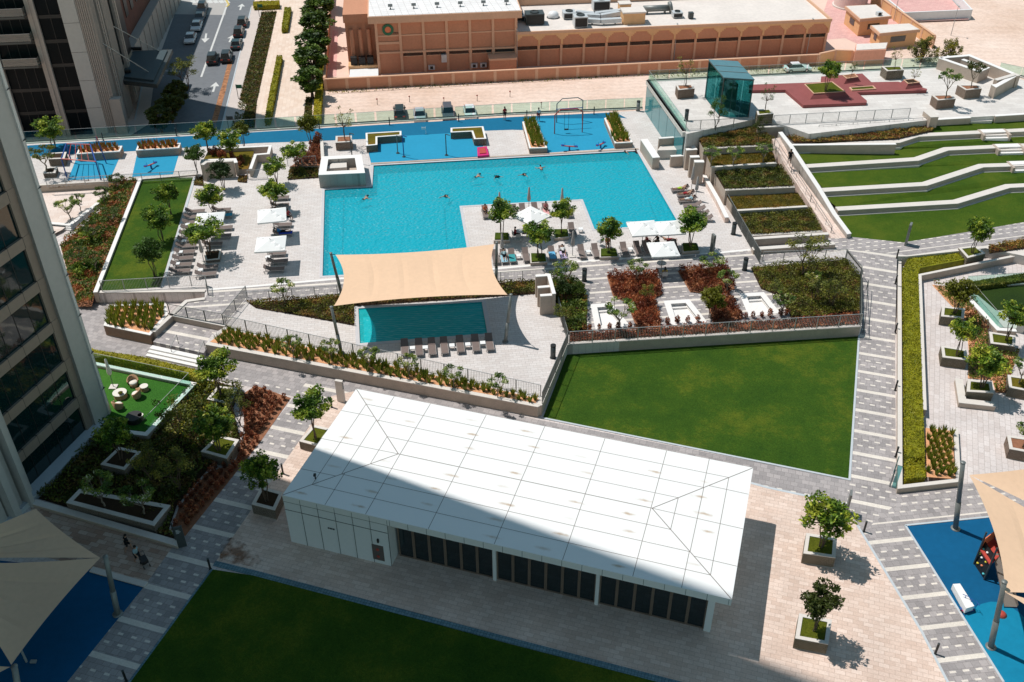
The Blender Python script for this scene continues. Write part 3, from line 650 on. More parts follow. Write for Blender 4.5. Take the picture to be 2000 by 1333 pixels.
for k in range(3):
    a = sp[1].lerp(sp[0], .03 + k * .035); b = sp[2].lerp(sp[3], .03 + k * .035); mb.wall([a, b], .3, .2, .8 - .18 * k)
structure(mb.build('pool_steps', M['basin'], base=(0, 0, 0)))
t = M['stone']
mb = MB(); mb.wall(pool, .28, ZP, ZP + .02, side=-1, closed=True); mb.wall(spool, .35, ZP, ZP + .02, side=1, closed=True); structure(mb.build('pool_coping', paint('pool_coping_stone', lin(196, 194, 196), .7, .3, var=.08), base=(0, 0, 0)))
mb = MB()
for q in pits:
    mb.prism(q, .3, .55); e = (q[1] - q[0]); f = (q[3] - q[0]).normalized(); g = (q[2] - q[1]).normalized()
    for k in range(2):
        a = q[0].lerp(q[1], .12); b = q[0].lerp(q[1], .88); w = .42
        mb.prism([a + f * (w * k), b + g * (w * k), b + g * (w * (k + 1)), a + f * (w * (k + 1))], .5, .86 - .15 * k)
    r = (q[0] - q[1]).normalized(); mb.prism([q[1], q[2], q[2] + r * .5, q[1] + r * .5], .5, .78); mb.prism([q[0], q[0] - r * .4, q[3] - r * .4, q[3]], .5, .78)
structure(mb.build('sunken_seating', M['white_stone'], base=(0, 0, 0)))
structure(MB().slab_holes(WL([(364, 593), (400, 584), (408, 567), (500, 560), (660, 546), (972, 526), (1116, 513), (1407, 495), (1465, 489.5), (1486, 512), (1500, 530), (1560, 600), (1545, 625), (1150, 650), (1135, 560), (978, 552), (660, 577), (482, 591), (440, 637), (332, 616)], ZP), pits, ZP - .01, ZP + .006).build('path', M['path_pool'], base=(0, 0, 0)))
mb = MB(); mb.wall(WL([(408, 566), (500, 559), (660, 545), (972, 525), (1116, 512), (1407, 494), (1465, 488)], ZP), .3, ZP, ZP + .015)
for q in pits: mb.wall(q, .55, ZP, ZP + .012, side=-1, closed=True)
structure(mb.build('path_border', M['white_stone'], base=(0, 0, 0)))
# stair from the lower path up to the landing
l0 = WL([(299, 668), (398, 690), (420, 655), (440, 638), (330, 616)], .5)
structure(MB().prism(l0, 0, .5).build('landing', M['path_diag'], base=(0, 0, 0)))
mb = MB(); A0, B0 = W(296, 675, .5), W(398, 697, .5); dn = Vector((math.cos(CG - math.pi / 2), math.sin(CG - math.pi / 2), 0))
for k in range(3): mb.prism([A0 + dn * (.34 * k - .1), B0 + dn * (.34 * k - .1), B0 + dn * (.34 * k + .36), A0 + dn * (.34 * k + .36)], 0, .45 - .14 * k)
structure(mb.build('steps', M['white_stone'], base=(0, 0, 0)))
# blue kids' floor, white decks
S('kids_floor', [(-40, 291), (110, 281), (500, 258.5), (1000, 229), (1202, 220), (1225, 232), (1195, 228), (1200, 290), (1068, 298), (1035, 255), (1000, 254), (945, 256), (930, 300), (955, 308), (725, 320), (716, 284), (716, 272), (620, 276), (500, 280), (350, 290), (240, 297), (150, 301), (-40, 312)], 'blue', ZP, .008)
S('kids_floor', [(716, 270), (930, 258), (945, 256), (942, 305), (725, 319)], 'blue_pad', ZP, .014)
S('kids_floor', [(1040, 232), (1185, 232), (1205, 290), (1066, 299)], 'blue_pad', ZP, .014)
S('kids_floor', [(150, 308), (235, 305), (216, 348), (132, 353)], 'blue_pad', ZP, .014)
S('kids_floor', [(267, 304), (350, 300), (338, 341), (258, 346)], 'blue_pad', ZP, .014)
# left lawn beside the loungers
S('lawn', [(278, 349), (377, 347), (313, 561), (190, 570)], 'lawn', ZP, .02)
mb = MB(); mb.wall(WL([(381, 346), (317, 562)], ZP), .22, ZP, ZP + .04); structure(mb.build('lawn_kerb', M['kerb'], base=(0, 0, 0)))
mb = MB(); mb.wall(WL([(724, 320.5), (1247, 291.5)], ZP), .3, ZP, ZP + .06); structure(mb.build('pool_edge', M['concrete'], base=(0, 0, 0)))
# upper terrace, 5 m
ZU = 5.0
ut = WL([(1263, 155), (1840, 130), (1850, 108), (2100, 190), (2100, 218), (1830, 233), (1580, 262), (1540, 248), (1480, 232), (1341, 262)], ZU)
ut[0] = W(1264, 156, ZU)
structure(MB().prism(ut, 0, ZU).build('upper_terrace', M['upper'], base=(0, 0, 0)))
# garden terrace by the tower
S('garden_lawn', [(150, 712), (203, 714), (378, 750), (285, 848), (258, 842), (205, 838)], 'turf', .3)
# amphitheatre of lawns stepping up behind stone seat walls
Lw = [
 # (px polyline of wall foot edge, foot z, top z)
 ([(1635, 421), (1868, 407), (1970, 376), (2100, 370)], 1.2, 1.75),
 ([(1608, 384), (1808, 372), (1918, 336), (2100, 330)], 2.0, 2.55),
 ([(1577, 337), (1792, 323), (1850, 303), (2100, 291)], 2.75, 3.3),
 ([(1553, 299), (1755, 288), (1792, 276), (2100, 261)], 3.55, 4.1)]
low = [(1655, 463), (1765, 474), (1875, 456), (2100, 417)]
prev = WL(low, 1.0)
for i, (pl, zf, zt) in enumerate(Lw):
    A_ = WL(pl, zf); sheet('lawn', [p + Vector((0, 0, .0)) for p in prev] + A_[::-1], M['lawn2'])
    prev = [p + Vector((.1, .78, zt - zf - .03)) for p in A_]
tz = WL([(1545, 278), (1830, 260), (2100, 240), (2100, 219), (1826, 236)], 4.3)
sheet('lawn', prev[:1] + prev[1:] + WL([(2100, 222), (1826, 238)], 4.35) + WL([(1822, 249)], 4.3), M['lawn2'])
structure(sheet('garden_earth', WL([(1655, 462), (1520, 250), (2100, 215)], 0) , M['soil'])) if False else None
# ramp beside it
rp = WL([(1508, 272, 4.6), (1528, 268, 4.6), (1546, 320, 3.3), (1653, 465, 1.02), (1624, 466, 1.02), (1531, 320, 3.3)])
mbr = MB(); mbr.prism(rp, 0, [p.z for p in rp]); structure(mbr.build('ramp', M['ramp'], base=(0, 0, 0)))
S('path', [(1480, 478), (1622, 466), (1660, 463), (1765, 474), (1875, 456), (2100, 417), (2100, 450), (1925, 480), (1872, 485), (1772, 499), (1655, 488), (1490, 510)], 'path_top', 1.0, .004)
structure(MB().prism(WL([(1475, 470), (1622, 465), (1765, 473), (1875, 455), (2100, 416), (2100, 520), (1925, 485), (1772, 501), (1745, 501), (1655, 490), (1490, 513)], 1.0), 0, .995).build('path_base', M['stone'], base=(0, 0, 0)))

t = NT('rusty_dirt'); v_ = t.co(); al = t.ramp(t.noise(v_, .7, 6, .6), [(.46, 0.0), (.60, .65)]); t.base(t.ramp(t.noise(v_, 3, 4), [(.3, lin(120, 84, 62)), (.7, lin(160, 116, 88))]), .95, .1); t.l(al, t.b.inputs['Alpha'])
S('dirt_patch', [(433, 1062), (452, 1050), (480, 1062), (492, 1078), (520, 1092), (500, 1108), (455, 1102), (428, 1098)], t.mat, 0, .012)
# ================= large structures =================
def lroot(name, label, cat, loc, rz, group=None): return thing(name, label, cat, loc, rz, group)
def lpart(mb, name, mats, root, smooth=False): return mb.build(name, mats, root, base=(0, 0, 0), smooth=smooth)
def B(mb, x0, x1, y0, y1, z0, z1, mi=0): return mb.box(((x0 + x1) / 2, (y0 + y1) / 2, (z0 + z1) / 2), (abs(x1 - x0), abs(y1 - y0), abs(z1 - z0)), 0, mi)
# ---- glazed tower on the left, beside the podium garden ----
tw = lroot('residential_tower', 'tall stone-clad tower with dark window bands rising at the left edge of the garden', 'tower', (-31.3, 59.25, 0), CG)
H_T = 150
mb = MB(); B(mb, -26, -.75, -78, -.02, 0, H_T); B(mb, -26, -.1, -1.9, -.01, 0, H_T - .5); lpart(mb, 'wall', M['cladA'], tw)
bay = 11.1
for k in range(7):
    y1 = -k * bay; w = 1.9 if k == 0 else 3.7
    if k: y1 += 1.85
    mb = MB()
    if k == 0:
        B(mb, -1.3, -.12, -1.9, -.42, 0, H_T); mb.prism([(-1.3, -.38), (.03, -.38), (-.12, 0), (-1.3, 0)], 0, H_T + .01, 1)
    else:
        B(mb, -1.3, .15, y1 - 3.7, y1 - 2.75, 0, H_T); B(mb, -1.3, .75, y1 - 2.6, y1 - 2.05, 0, H_T); B(mb, -1.3, .15, y1 - 1.9, y1 - 1.25, 0, H_T); B(mb, -1.3, .75, y1 - 1.1, y1 - .75, 0, H_T); B(mb, -1.3, .0, y1 - .6, y1, 0, H_T)
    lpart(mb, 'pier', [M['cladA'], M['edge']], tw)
    mb = MB()
    for f in range(1, 20):
        z = -.7 + f * 3.42
        if k == 0: B(mb, -.5, -.112, -1.9, -.42, z, z + .035); B(mb, -.5, .028, -.38, .004, z, z + .035)
        B(mb, -.5, -.112, -1.2 - (0 if k == 0 else 900), -1.17 - (0 if k == 0 else 900), z, z + .03) if k == 0 else None
    if k == 0: B(mb, -.6, -.16, -.42, -.38, 0, H_T - 1); lpart(mb, 'panel_joint', M['black'], tw)
for k in range(6):
    ya, yb = -1.9 - k * bay, -9.3 - k * bay
    mb = MB(); mj = MB()
    for f in range(0, 42):
        z = -.62 + f * 3.42; B(mb, -1.2, -.32, yb, ya, max(0, z), z + .8)
        if f < 20 and k < 2:
            for j in range(1, 6): B(mb, -.6, -.314, yb + j * 1.48 - .7, yb + j * 1.48 - .67, max(0.01, z) + .002, z + .848, 1)
    lpart(mb, 'spandrel', [M['cladB'], M['black']], tw)
    mr = MB(); B(mr, -1.2, -.35, ya - .7, ya - .001, 0, H_T - 2); lpart(mr, 'reveal_panel', M['cladB'], tw)
    if k < 3:
        for f in range(0, 19):
            z = -.62 + f * 3.42 + .8; m2 = MB(); B(m2, -.62, -.52, yb, ya - .7, z, z + 2.62)
            for j in range(1, 6): B(m2, -.53, -.50, yb + j * 1.34 - .025, yb + j * 1.34 + .025, z, z + 2.62, 1)
            lpart(m2, 'window', [M['tglass'], M['black']], tw)
    else:
        m2 = MB(); B(m2, -.82, -.72, yb, ya - .7, 0, H_T - 3); lpart(m2, 'window', M['tglass'], tw)
m2 = MB(); B(m2, -.82, -.70, -78, -1.9, 65, H_T - 4); lpart(m2, 'window', M['tglass'], tw)
mb = MB(); B(mb, -1.2, .5, -13.0, -1.0, 0, .45); B(mb, -1.2, .62, -60, -13.2, 0, .4); lpart(mb, 'plinth', M['kerb'], tw)
# ---- tower across the street ----
t2 = lroot('balcony_tower', 'taupe tower with fluted corner and glass balconies across the street', 'tower', (-59.0, 139.5, ZS), AG)
HB = 105
mb = MB(); B(mb, -28, -.35, .35, 17.8, 0, HB); lpart(mb, 'wall', M['cladB'], t2)
mb = MB(); B(mb, -4.0, -1.8, -.3, .5, 0, HB + .3)
for f in range(1, 22): B(mb, -3.99, -1.81, -.304, -.29, f * 4.2, f * 4.2 + .05, 1)
lpart(mb, 'corner_panel', [M['cladA'], M['black']], t2)
mb = MB(); B(mb, -1.8, -.1, -.1, .6, 0, HB + .2)
for i in range(6): B(mb, -1.75 + i * .28, -1.61 + i * .28, -.24, -.05, 0, HB + .1)
for i in range(8): B(mb, -.1, .1, .0 + i * .27, .13 + i * .27, 0, HB + .1)
lpart(mb, 'fluted_pier', M['flute'], t2)
for a, b in ((3.1, 4.6), (11.6, 13.2)):
    mb = MB(); B(mb, -.5, .15, a, b, 0, HB); B(mb, -.5, .3, a + .5, a + .62, 0, HB - .2); lpart(mb, 'pier', M['flute'], t2)
mb = MB(); B(mb, -.5, .05, 5.2, 8.8, 0, HB)
for i in range(12): B(mb, .05, .2, 5.25 + i * .3, 5.4 + i * .3, 0, HB - .1)
lpart(mb, 'fluted_pier', M['flute'], t2)
for a, b in ((2.2, 3.1), (4.6, 5.2), (8.8, 11.6), (13.2, 17.8)):
    mb = MB(); B(mb, -.45, -.3, a, b, 6.5, HB - 1); lpart(mb, 'window', M['bglass'], t2)
for x0, x1 in ((-8.5, -7.3), (-14.5, -13.9), (-21.5, -20.2)):
    mb = MB(); B(mb, x0, x1, -.35, .5, 0, HB); B(mb, x0 + .45, x0 + .62, -.5, -.3, 0, HB - .3); lpart(mb, 'pier', M['flute'], t2)
for x0, x1 in ((-7.3, -4.0), (-13.9, -8.5), (-20.2, -14.5), (-28, -21.5)):
    for f in range(0, 16):
        z = f * 3.5; m2 = MB(); B(m2, x0, x1, .1, .36, z + .5, z + 3.5); B(m2, x0, x1, .02, .34, z, z + .5, 1)
        n = int((x1 - x0) / 1.2)
        for j in range(1, n): B(m2, x0 + j * (x1 - x0) / n - .04, x0 + j * (x1 - x0) / n + .04, .02, .12, z + .5, z + 3.5, 1)
        lpart(m2, 'window', [M['bglass'], M['black']], t2)
mb = MB(); B(mb, -28, -3.6, .08, .35, 56, HB - 2); lpart(mb, 'window', M['bglass'], t2)
for f in range(3, 16):
    z = f * 3.5 + .6; m2 = MB(); B(m2, -13.6, -8.6, -1.6, .0, z, z + .25); bal = lpart(m2, 'balcony', M['steel'], t2)
    g = MB(); B(g, -13.25, -8.55, -1.66, -1.62, z + .35, z + 1.4); B(g, -13.25, -13.21, -1.62, 0, z + .35, z + 1.4); B(g, -8.6, -8.56, -1.62, 0, z + .35, z + 1.4); q = g.build('balcony_glass', M['glass_dark'], bal, base=(0, 0, 0))
    g = MB(); B(g, -13.3, -8.5, -1.68, -1.60, z + 1.4, z + 1.45); g.build('handrail', M['palesteel'], bal, base=(0, 0, 0))
    m2 = MB(); B(m2, -8.3, -7.4, -.9, -.36, z + .6, z + .75); 
mb = MB()
B(mb, -.3, 1.2, -.9, .3, 0, 5.6); lpart(mb, 'entrance_wall', M['flute'], t2)
# entrance canopy hung over the drop-off
cz = -6.2
cp = WL([(200, 150), (305, 162), (336, 94), (232, 98)], cz)
cn = thing('entrance_canopy', 'dark flat entrance canopy hung on two rods from the taupe tower', 'canopy', cp[0])
MB().prism([Vector(p) for p in cp], cz - .9, cz - .25).part('roof', M['steel'], cn)
c0 = sum(cp, Vector()) / 4; inn = [c0 + (p - c0) * .86 for p in cp]
MB().prism(inn, cz - .25, cz).part('roof_deck', paint('dark_teal_roof', (.05, .075, .085, 1), .5, .4), cn)
mb = MB()
for a, b in (((207, 145), (256, 142)), ((228, 99), (277, 98))): mb.wall(WL([a, b], cz), .5, cz, cz + .45)
mb.part('roof_beam', M['black'], cn)
t2r = lambda x, y, z: Vector((-59.0, 139.5, ZS)) + along(AG, x) + along(AG + math.pi / 2, y) + Vector((0, 0, z))
for (px, py), yy, zz in (((290, 141), 1.4, 13.2), ((311, 100), 9, 13.2)):
    MB().tube(W(px, py, cz), t2r(.1, yy, zz), .07, n=6).part('suspension_rod', M['palesteel'], cn)
# low block beyond the tower
lb = lroot('low_block', 'dark red brick block with grey street wall behind the taupe tower', 'building', t2r(-.6, 18.2, 0), AG)
mb = MB(); B(mb, -25, -1.6, .2, 47, 6.0, 20); lpart(mb, 'brick_wall', M['brick'], lb)
mb = MB(); B(mb, -25, 0, 0, 47.2, 0, 6); 
for i in range(11): B(mb, 0, .12, 3 + i * 4.1, 3.5 + i * 4.1, 0, 5.9)
lpart(mb, 'street_wall', M['flute'], lb)
mb = MB()
for i in range(10): B(mb, -1.62, -1.5, 4 + i * 4.3, 6 + i * 4.3, 9, 18)
lpart(mb, 'window', M['bglass'], lb)
# ---- salmon utility building ----
ub = lroot('utility_building', 'salmon rendered utility building with bands of slot windows and stepped frieze', 'building', W(742, 145, ZS), R(6.3))
def ring(mb, x, z, r0, r1, y, t, mi=0, n=28):
    vs = [];
    for i in range(n):
        a = 6.2832 * i / n
        for r in (r0, r1):
            for yy in (y, y - t): vs.append((x + math.cos(a) * r, yy, z + math.sin(a) * r))
    fs = []
    for i in range(n):
        j = (i + 1) % n; a, b = i * 4, j * 4
        fs += [(a + 1, a + 3, b + 3, b + 1), (a + 2, a, b, b + 2), (a + 3, a + 2, b + 2, b + 3), (a, a + 1, b + 1, b)]
    mb.add(vs, fs, mi)
mb = MB(); B(mb, 0, 23.4, 0, 30, 0, 9.0); B(mb, 23.4, 78.4, .35, 15, 0, 5.9); lpart(mb, 'wall', M['beige'], ub)
mb = MB(); B(mb, -1.2, 24.3, -1.0, 30, 8.9, 10.05); lpart(mb, 'parapet', M['beige2'], ub)
mb = MB(); B(mb, -1.0, 24.1, -.8, 30, 10.05, 10.12); lpart(mb, 'roof', M['roofw'], ub)
for i in range(7):
    mb = MB(); x = i * 3.9; B(mb, x - .22, x + .22, -.22, 0, 0, 8.9); lpart(mb, 'pilaster', M['beige2'], ub)
mb = MB(); B(mb, .22, 23.2, -.28, 0, 3.55, 3.85); B(mb, .22, 23.2, -.1, 0, 6.4, 6.62); B(mb, .22, 3.68, -.14, 0, 5.1, 5.5); lpart(mb, 'string_course', M['beige2'], ub)
for i in range(1, 6):
    mb = MB(); B(mb, i * 3.9 + .3, i * 3.9 + 3.6, -.03, 0, 2.95, 3.45); B(mb, i * 3.9 + .3, i * 3.9 + 3.6, -.07, 0, 2.85, 2.95, 1); lpart(mb, 'window', [M['dglass'], M['beige2']], ub)
mb = MB(); ring(mb, 1.95, 7.55, .55, .95, -.05, .12); sgn = lpart(mb, 'ring_emblem', M['greenm'], ub)
mb = MB(); ring(mb, 1.95, 7.55, .02, .5, -.05, .09); lpart(mb, 'emblem_disc', M['orangem'], ub)
tc_ = bpy.data.curves.new('lettering', 'FONT'); tc_.body = 'DEWA'; tc_.size = .42; tc_.extrude = .02; to0 = bpy.data.objects.new('lettering', tc_); COL.objects.link(to0); bpy.context.view_layer.update(); tm_ = bpy.data.meshes.new_from_object(to0); bpy.data.objects.remove(to0); to = bpy.data.objects.new('lettering', tm_); COL.objects.link(to); to.parent = ub; to.location = (2.75, -.06, 6.78); to.rotation_euler = (math.pi / 2, 0, 0); tm_.materials.append(M['black'])
for i in range(15):
    mb = MB(); x = 23.4 + i * 3.93; B(mb, x - .2, x + .2, .1, .35, 0, 3.9); lpart(mb, 'pilaster', M['beige2'], ub)
for i in range(14):
    x = 23.4 + i * 3.93 + .2; mb = MB(); B(mb, x, x + 3.53, .28, .36, 3.0, 3.55); B(mb, x, x + 3.53, .22, .36, 2.88, 3.0, 1); lpart(mb, 'window', [M['dglass'], M['beige2']], ub)
mb = MB(); B(mb, 23.4, 78.6, -.35, .6, 3.9, 5.9); lpart(mb, 'frieze', M['beige'], ub)
for i in range(15):
    x = 23.4 + i * 3.93; mb = MB()
    for dz0, dz1, hw in ((5.6, 5.9, 1.96), (5.35, 5.6, 1.0), (5.1, 5.35, .72), (4.85, 5.1, .44), (4.0, 4.85, .17)):
        B(mb, max(23.45, x - hw), min(78.55, x + hw), -.47, -.35, dz0, dz1)
    lpart(mb, 'stepped_bracket', M['beige3'], ub)
mb = MB(); B(mb, 23.4, 78.7, -.5, -.2, 5.9, 6.35); B(mb, 78.4, 78.7, -.2, 15, 5.9, 6.35); B(mb, 23.4, 78.7, 14.7, 15, 5.9, 7.3); B(mb, 23.4, 23.7, -.2, 14.7, 5.9, 6.35); lpart(mb, 'parapet', M['beige2'], ub)
mb = MB(); B(mb, 23.7, 78.4, -.2, 14.7, 5.9, 5.96); lpart(mb, 'roof', M['roofg'], ub)
for x_ in (8.3, 15.6, 17.2):
    mb = MB(); B(mb, x_, x_ + 1.1, -.45, 0, .5, 1.2); B(mb, x_ + .3, x_ + .8, -.46, -.45, .6, 1.1, 1); lpart(mb, 'wall_air_unit', [M['duct'], M['black']], ub)
mb = MB(); B(mb, 10.6, 11.5, -.5, 0, 1.7, 3.0); lpart(mb, 'wall_cabinet', M['duct'], ub)
mb = MB(); B(mb, 18.6, 23.2, -2.6, 0, 0, 2.4); B(mb, 18.5, 23.3, -2.7, 0, 2.4, 2.75, 1); lpart(mb, 'lean_to', [M['beige'], M['beige2']], ub)
mb = MB(); B(mb, -5.2, 0, 2.5, 16, 0, 9.5); B(mb, -5.4, .1, 2.2, 16, 8.2, 9.6); lpart(mb, 'annex', M['beige'], ub)
for i in range(3):
    mb = MB(); mb.tube((-4.2 + i * 1.4, 1.9, 2.6), (-4.2 + i * 1.4, 1.9, 7.2), .35, n=10); B(mb, -4.75 + i * 1.4, -3.7 + i * 1.4, .6, 1.5, 1.5, 2.8, 1); lpart(mb, 'exhaust_unit', [M['beige'], M['black']], ub)
mb = MB(); B(mb, -5.2, 0, .2, 2.5, 0, 1.5); lpart(mb, 'plinth', M['beige3'], ub); mb = MB(); B(mb, -5.0, -.2, -3.6, .2, .9, 1.0); lpart(mb, 'white_ramp_roof', M['white'], ub)
mb = MB(); B(mb, 31, 77, 30, 55, 0, 4); lpart(mb, 'rear_wing', M['beige3'], ub); mb = MB(); B(mb, 26, 60, 17, 28, 0, 5); lpart(mb, 'rear_wing_roof', paint('dark_rooftop', (.06, .06, .065, 1), .9), ub)
# roof plant, each unit its own thing standing on the flat roof
ubo = ub.location; rl = lambda x, y, z: Vector(ubo) + along(R(6.3), x) + along(R(96.3), y) + Vector((0, 0, z))
def acunit(name, label, x, y, w, d, h, mat='duct', grille=True, z=5.96):
    r = thing(name, label, 'roof plant', rl(x, y, z), R(6.3)); mb = MB(); B(mb, -w / 2, w / 2, -d / 2, d / 2, .15, h); B(mb, -w / 2 - .03, w / 2 + .03, -d / 2 - .03, d / 2 + .03, h - .12, h - .04)
    lpart(mb, 'housing', M[mat], r)
    if grille:
        mb = MB(); B(mb, -w / 2 + .12, w / 2 - .12, -d / 2 - .05, -d / 2 - .01, .25, h - .2); lpart(mb, 'intake_grille', M['black'], r); mb = MB()
        mb.lathe((0, 0, h), [(.02, .01), (min(w, d) * .32, .02), (min(w, d) * .34, .16), (min(w, d) * .3, .16), (min(w, d) * .28, .05)], 16); lpart(mb, 'fan', M['steel'], r)
    mb = MB(); [B(mb, sx * w * .4 - .06, sx * w * .4 + .06, -d / 2, d / 2, 0, .15) for sx in (-1, 1)]; lpart(mb, 'skid', M['steel'], r); return r
acunit('cooling_tower', 'dark louvred cooling tower at the left end of the low roof', 27.2, 5, 3.2, 2.4, 1.9, 'steel'); acunit('air_handler', 'small white air unit behind the dark cooling tower', 24.9, 6.5, 1.5, 1.6, 1.1)
acunit('air_handler', 'white cube air handler with a big black grille on the flat roof', 34.8, 2.4, 2.3, 2.2, 1.9); acunit('air_handler', 'pale boxed fan unit behind the black-grilled handler', 33.6, 7, 2.2, 2, 1.2)
acunit('air_handler', 'large white air handler near the rear parapet', 40.0, 11, 3.0, 2.2, 1.8); acunit('air_handler', 'low grey condenser beside the cylindrical silencer', 52.5, 5, 1.7, 1.5, 1.0); acunit('vent_box', 'small dark vent box alone on the bare right roof', 54.7, 4, .8, .8, 1.1, 'steel', False)
r = thing('roof_hut', 'cream stair hut with a flat top in the middle of the low roof', 'roof hut', rl(44.2, 3.4, 5.96), R(6.3)); mb = MB(); B(mb, -1.9, 1.9, -1.3, 1.3, 0, 1.9); lpart(mb, 'wall', M['beige3'], r); mb = MB(); B(mb, -2.05, 2.05, -1.45, 1.45, 1.9, 2.15); lpart(mb, 'roof', M['roofg'], r)
r = thing('roof_hut', 'small cream parapet hut behind the stair hut', 'roof hut', rl(43.8, 8.6, 5.96), R(6.3)); mb = MB(); B(mb, -1, 1, -.9, .9, 0, 1.7); lpart(mb, 'wall', M['beige3'], r); mb = MB(); B(mb, -1.1, 1.1, -1, 1, 1.7, 1.85); lpart(mb, 'roof', M['roofg'], r)
r = thing('air_duct', 'long galvanised duct bending across the low roof', 'duct', rl(37, 3, 5.96), R(6.3)); mb = MB()
for a, b in (((-1.0, .3), (1.4, -.5)), ((1.4, -.5), (5.0, -.3)), ((-1.4, 3), (1.8, 2.0)), ((1.8, 2), (5.4, 3.4)), ((-2, 4.6), (1, 3.2)), ((1, 3.2), (6, 4.4))): mb.wall([a, b], .9, .35, 1.05)
lpart(mb, 'duct_run', M['duct'], r); mb = MB(); [B(mb, x - .05, x + .05, -.4, 3.2, 0, .36) for x in (0, 2, 4)]; lpart(mb, 'support', M['steel'], r)
r = thing('silencer_drum', 'long cylindrical grey silencer drum on the low roof', 'roof plant', rl(49.6, 7.5, 5.96), R(6.3)); mb = MB(); mb.tube((-2.6, 0, .9), (2.0, 0, .9), .55, n=16); mb.tube((2.0, 0, 1.0), (2.5, 0, 1.1), .95, .95, 16); lpart(mb, 'drum', M['midsteel'], r, True); mb = MB(); B(mb, -2, -1.8, -.4, .4, 0, .5); B(mb, 1.2, 1.4, -.4, .4, 0, .5); lpart(mb, 'support', M['steel'], r)
r = thing('skylight_dome', 'white domed skylight beside the dark cooling tower', 'skylight', rl(30.9, 7.6, 5.96), R(6.3)); mb = MB(); mb.lathe((0, 0, 0), [(1.0, 0), (1.0, .3), (.95, .6), (.7, .95), (.3, 1.1), (.01, 1.12)], 18); lpart(mb, 'dome', M['white'], r, True); mb = MB(); mb.lathe((0, 0, .0), [(1.15, 0), (1.15, .12), (1.0, .12)], 18); lpart(mb, 'kerb', M['steel'], r)
for i in range(6):
    r = thing('floodlight', ['leftmost', 'second', 'third', 'fourth', 'fifth', 'rightmost'][i] + ' floodlight from the left along the white roof edge', 'floodlight', rl(2.6 + i * 3.9, 2.6, 10.12), R(6.3), 'floodlights along the white roof edge'); mb = MB(); mb.tube((0, 0, 0), (0, 0, .45), .05, n=6); B(mb, -.1, .1, -.5, .5, 0, .05); lpart(mb, 'bracket', M['steel'], r); mb = MB(); mb.box((0, -.05, .6), (.75, .35, .4), 0, 0, Matrix.Rotation(R(-30), 3, 'X')); lpart(mb, 'lamp_head', M['midsteel'], r)
# ---- compound walls, huts, tank ----
def pilaster_wall(name, label, pts, h, step, cat='wall', m1='beige', m2='beige2', w=.25):
    P = [Vector(p) for p in pts]; r = thing(name, label, cat, P[0]); z = P[0].z
    MB().wall(P, w, z, z + h).part('wall_panels', M[m1], r); MB().wall(P, w + .16, z + h, z + h + .14).part('coping', M[m2], r)
    for a, b in zip(P, P[1:]):
        d = b - a; n = max(1, round(d.length / step)); an = math.atan2(d.y, d.x)
        for i in range(n + 1):
            q = a.lerp(b, i / n); MB().box((q.x, q.y, z + h / 2), (.5, w + .1, h - .004), an).part('pilaster', M[m2], r)
    return r
pilaster_wall('boundary_wall', 'long salmon boundary wall with cream pilasters in front of the sandy lot', [W(637, 177, ZS), W(1595, 128, ZS)], 1.85, 3.55)
pilaster_wall('boundary_wall', 'side boundary wall running back beside the promenade hedge', [W(636, 176, ZS), W(647, -10, ZS)], 1.95, 6)
pilaster_wall('boundary_wall', 'orange-cream wall running back beside the white enclosure', [W(1820, 94, ZS), W(1702, 8, ZS)], 2.2, 4.5, m1='beige3')
pilaster_wall('boundary_wall', 'short slanted cream wall flanking the compound gate', [W(1597, 128, ZS), W(1628, 121, ZS), W(1662, 122, ZS)], 2.0, 3.5, m1='beige3')
r = thing('gate_block', 'pink-fronted block beside the compound gate', 'gatehouse', W(1665, 128, ZS)); MB().prism(WL([(1665, 129), (1724, 126), (1728, 112), (1666, 115)], ZS), ZS, ZS + 2.6).part('wall', paint('pink_render', lin(222, 164, 140), .9), r); MB().prism(WL([(1666, 128), (1723, 125), (1727, 113), (1667, 116)], ZS), ZS + 2.6, ZS + 2.7).part('roof', M['roofg'], r)
def hut(label, roof, h, zr):
    P = WL(roof, zr); c = sum(P, Vector()) / len(P); r = thing('gate_hut', label, 'hut', (c.x, c.y, ZS)); inn = [c + (p - c) * .9 for p in P]
    MB().prism(inn, ZS, zr - .5).part('wall', M['beige3'], r); MB().prism(P, zr - .5, zr).part('roof', M['beige2'], r); MB().prism([c + (p - c) * .94 for p in P], zr, zr + .03).part('roof_deck', M['roofg'], r)
    for (i, j), fr in (((3, 2), (.3, .7)), ((3, 0), (.35, .65))):
        a, b = inn[i], inn[j]; p = a.lerp(b, fr[0]); q = a.lerp(b, fr[1]); mb = MB(); mb.wall([p, q], .14, ZS + 1.1, ZS + 2.1); mb.part('window', M['dglass'], r)
    return r
h1 = hut('cream gate hut with an air unit on its roof, nearest the tank', [(1650, 12), (1711, 9), (1742, 32), (1680, 38)], 3, ZS + 3.3)
h2 = hut('lower cream gate hut in front of the desert trees', [(1700, 50), (1777, 46), (1798, 58), (1718, 66)], 3, ZS + 3.0)
r = thing('roof_air_unit', 'round black fan unit on the hut roof', 'roof plant', W(1716, 30, ZS + 3.35)); MB().box(r.location + Vector((0, 0, .3)), (.9, .8, .6), .3).part('housing', M['duct'], r); MB().tube(r.location + Vector((0, -.42, .35)), r.location + Vector((0, -.48, .35)), .3, n=14).part('fan', M['black'], r)
r = thing('water_tank', 'pale cylindrical storage tank behind the gate hut', 'tank', W(1660, 12, ZS)); q = r.location; mb = MB(); mb.lathe(q, [(3.2, 0), (3.2, 6.5), (3.0, 6.8), (.01, 7.2)], 40); mb.part('shell', paint('pink_grey_tank', lin(222, 196, 188), .7), r, True); mb = MB(); mb.lathe(q, [(3.5, 0), (3.5, .3), (3.2, .3)], 40); mb.part('plinth', M['stone'], r)
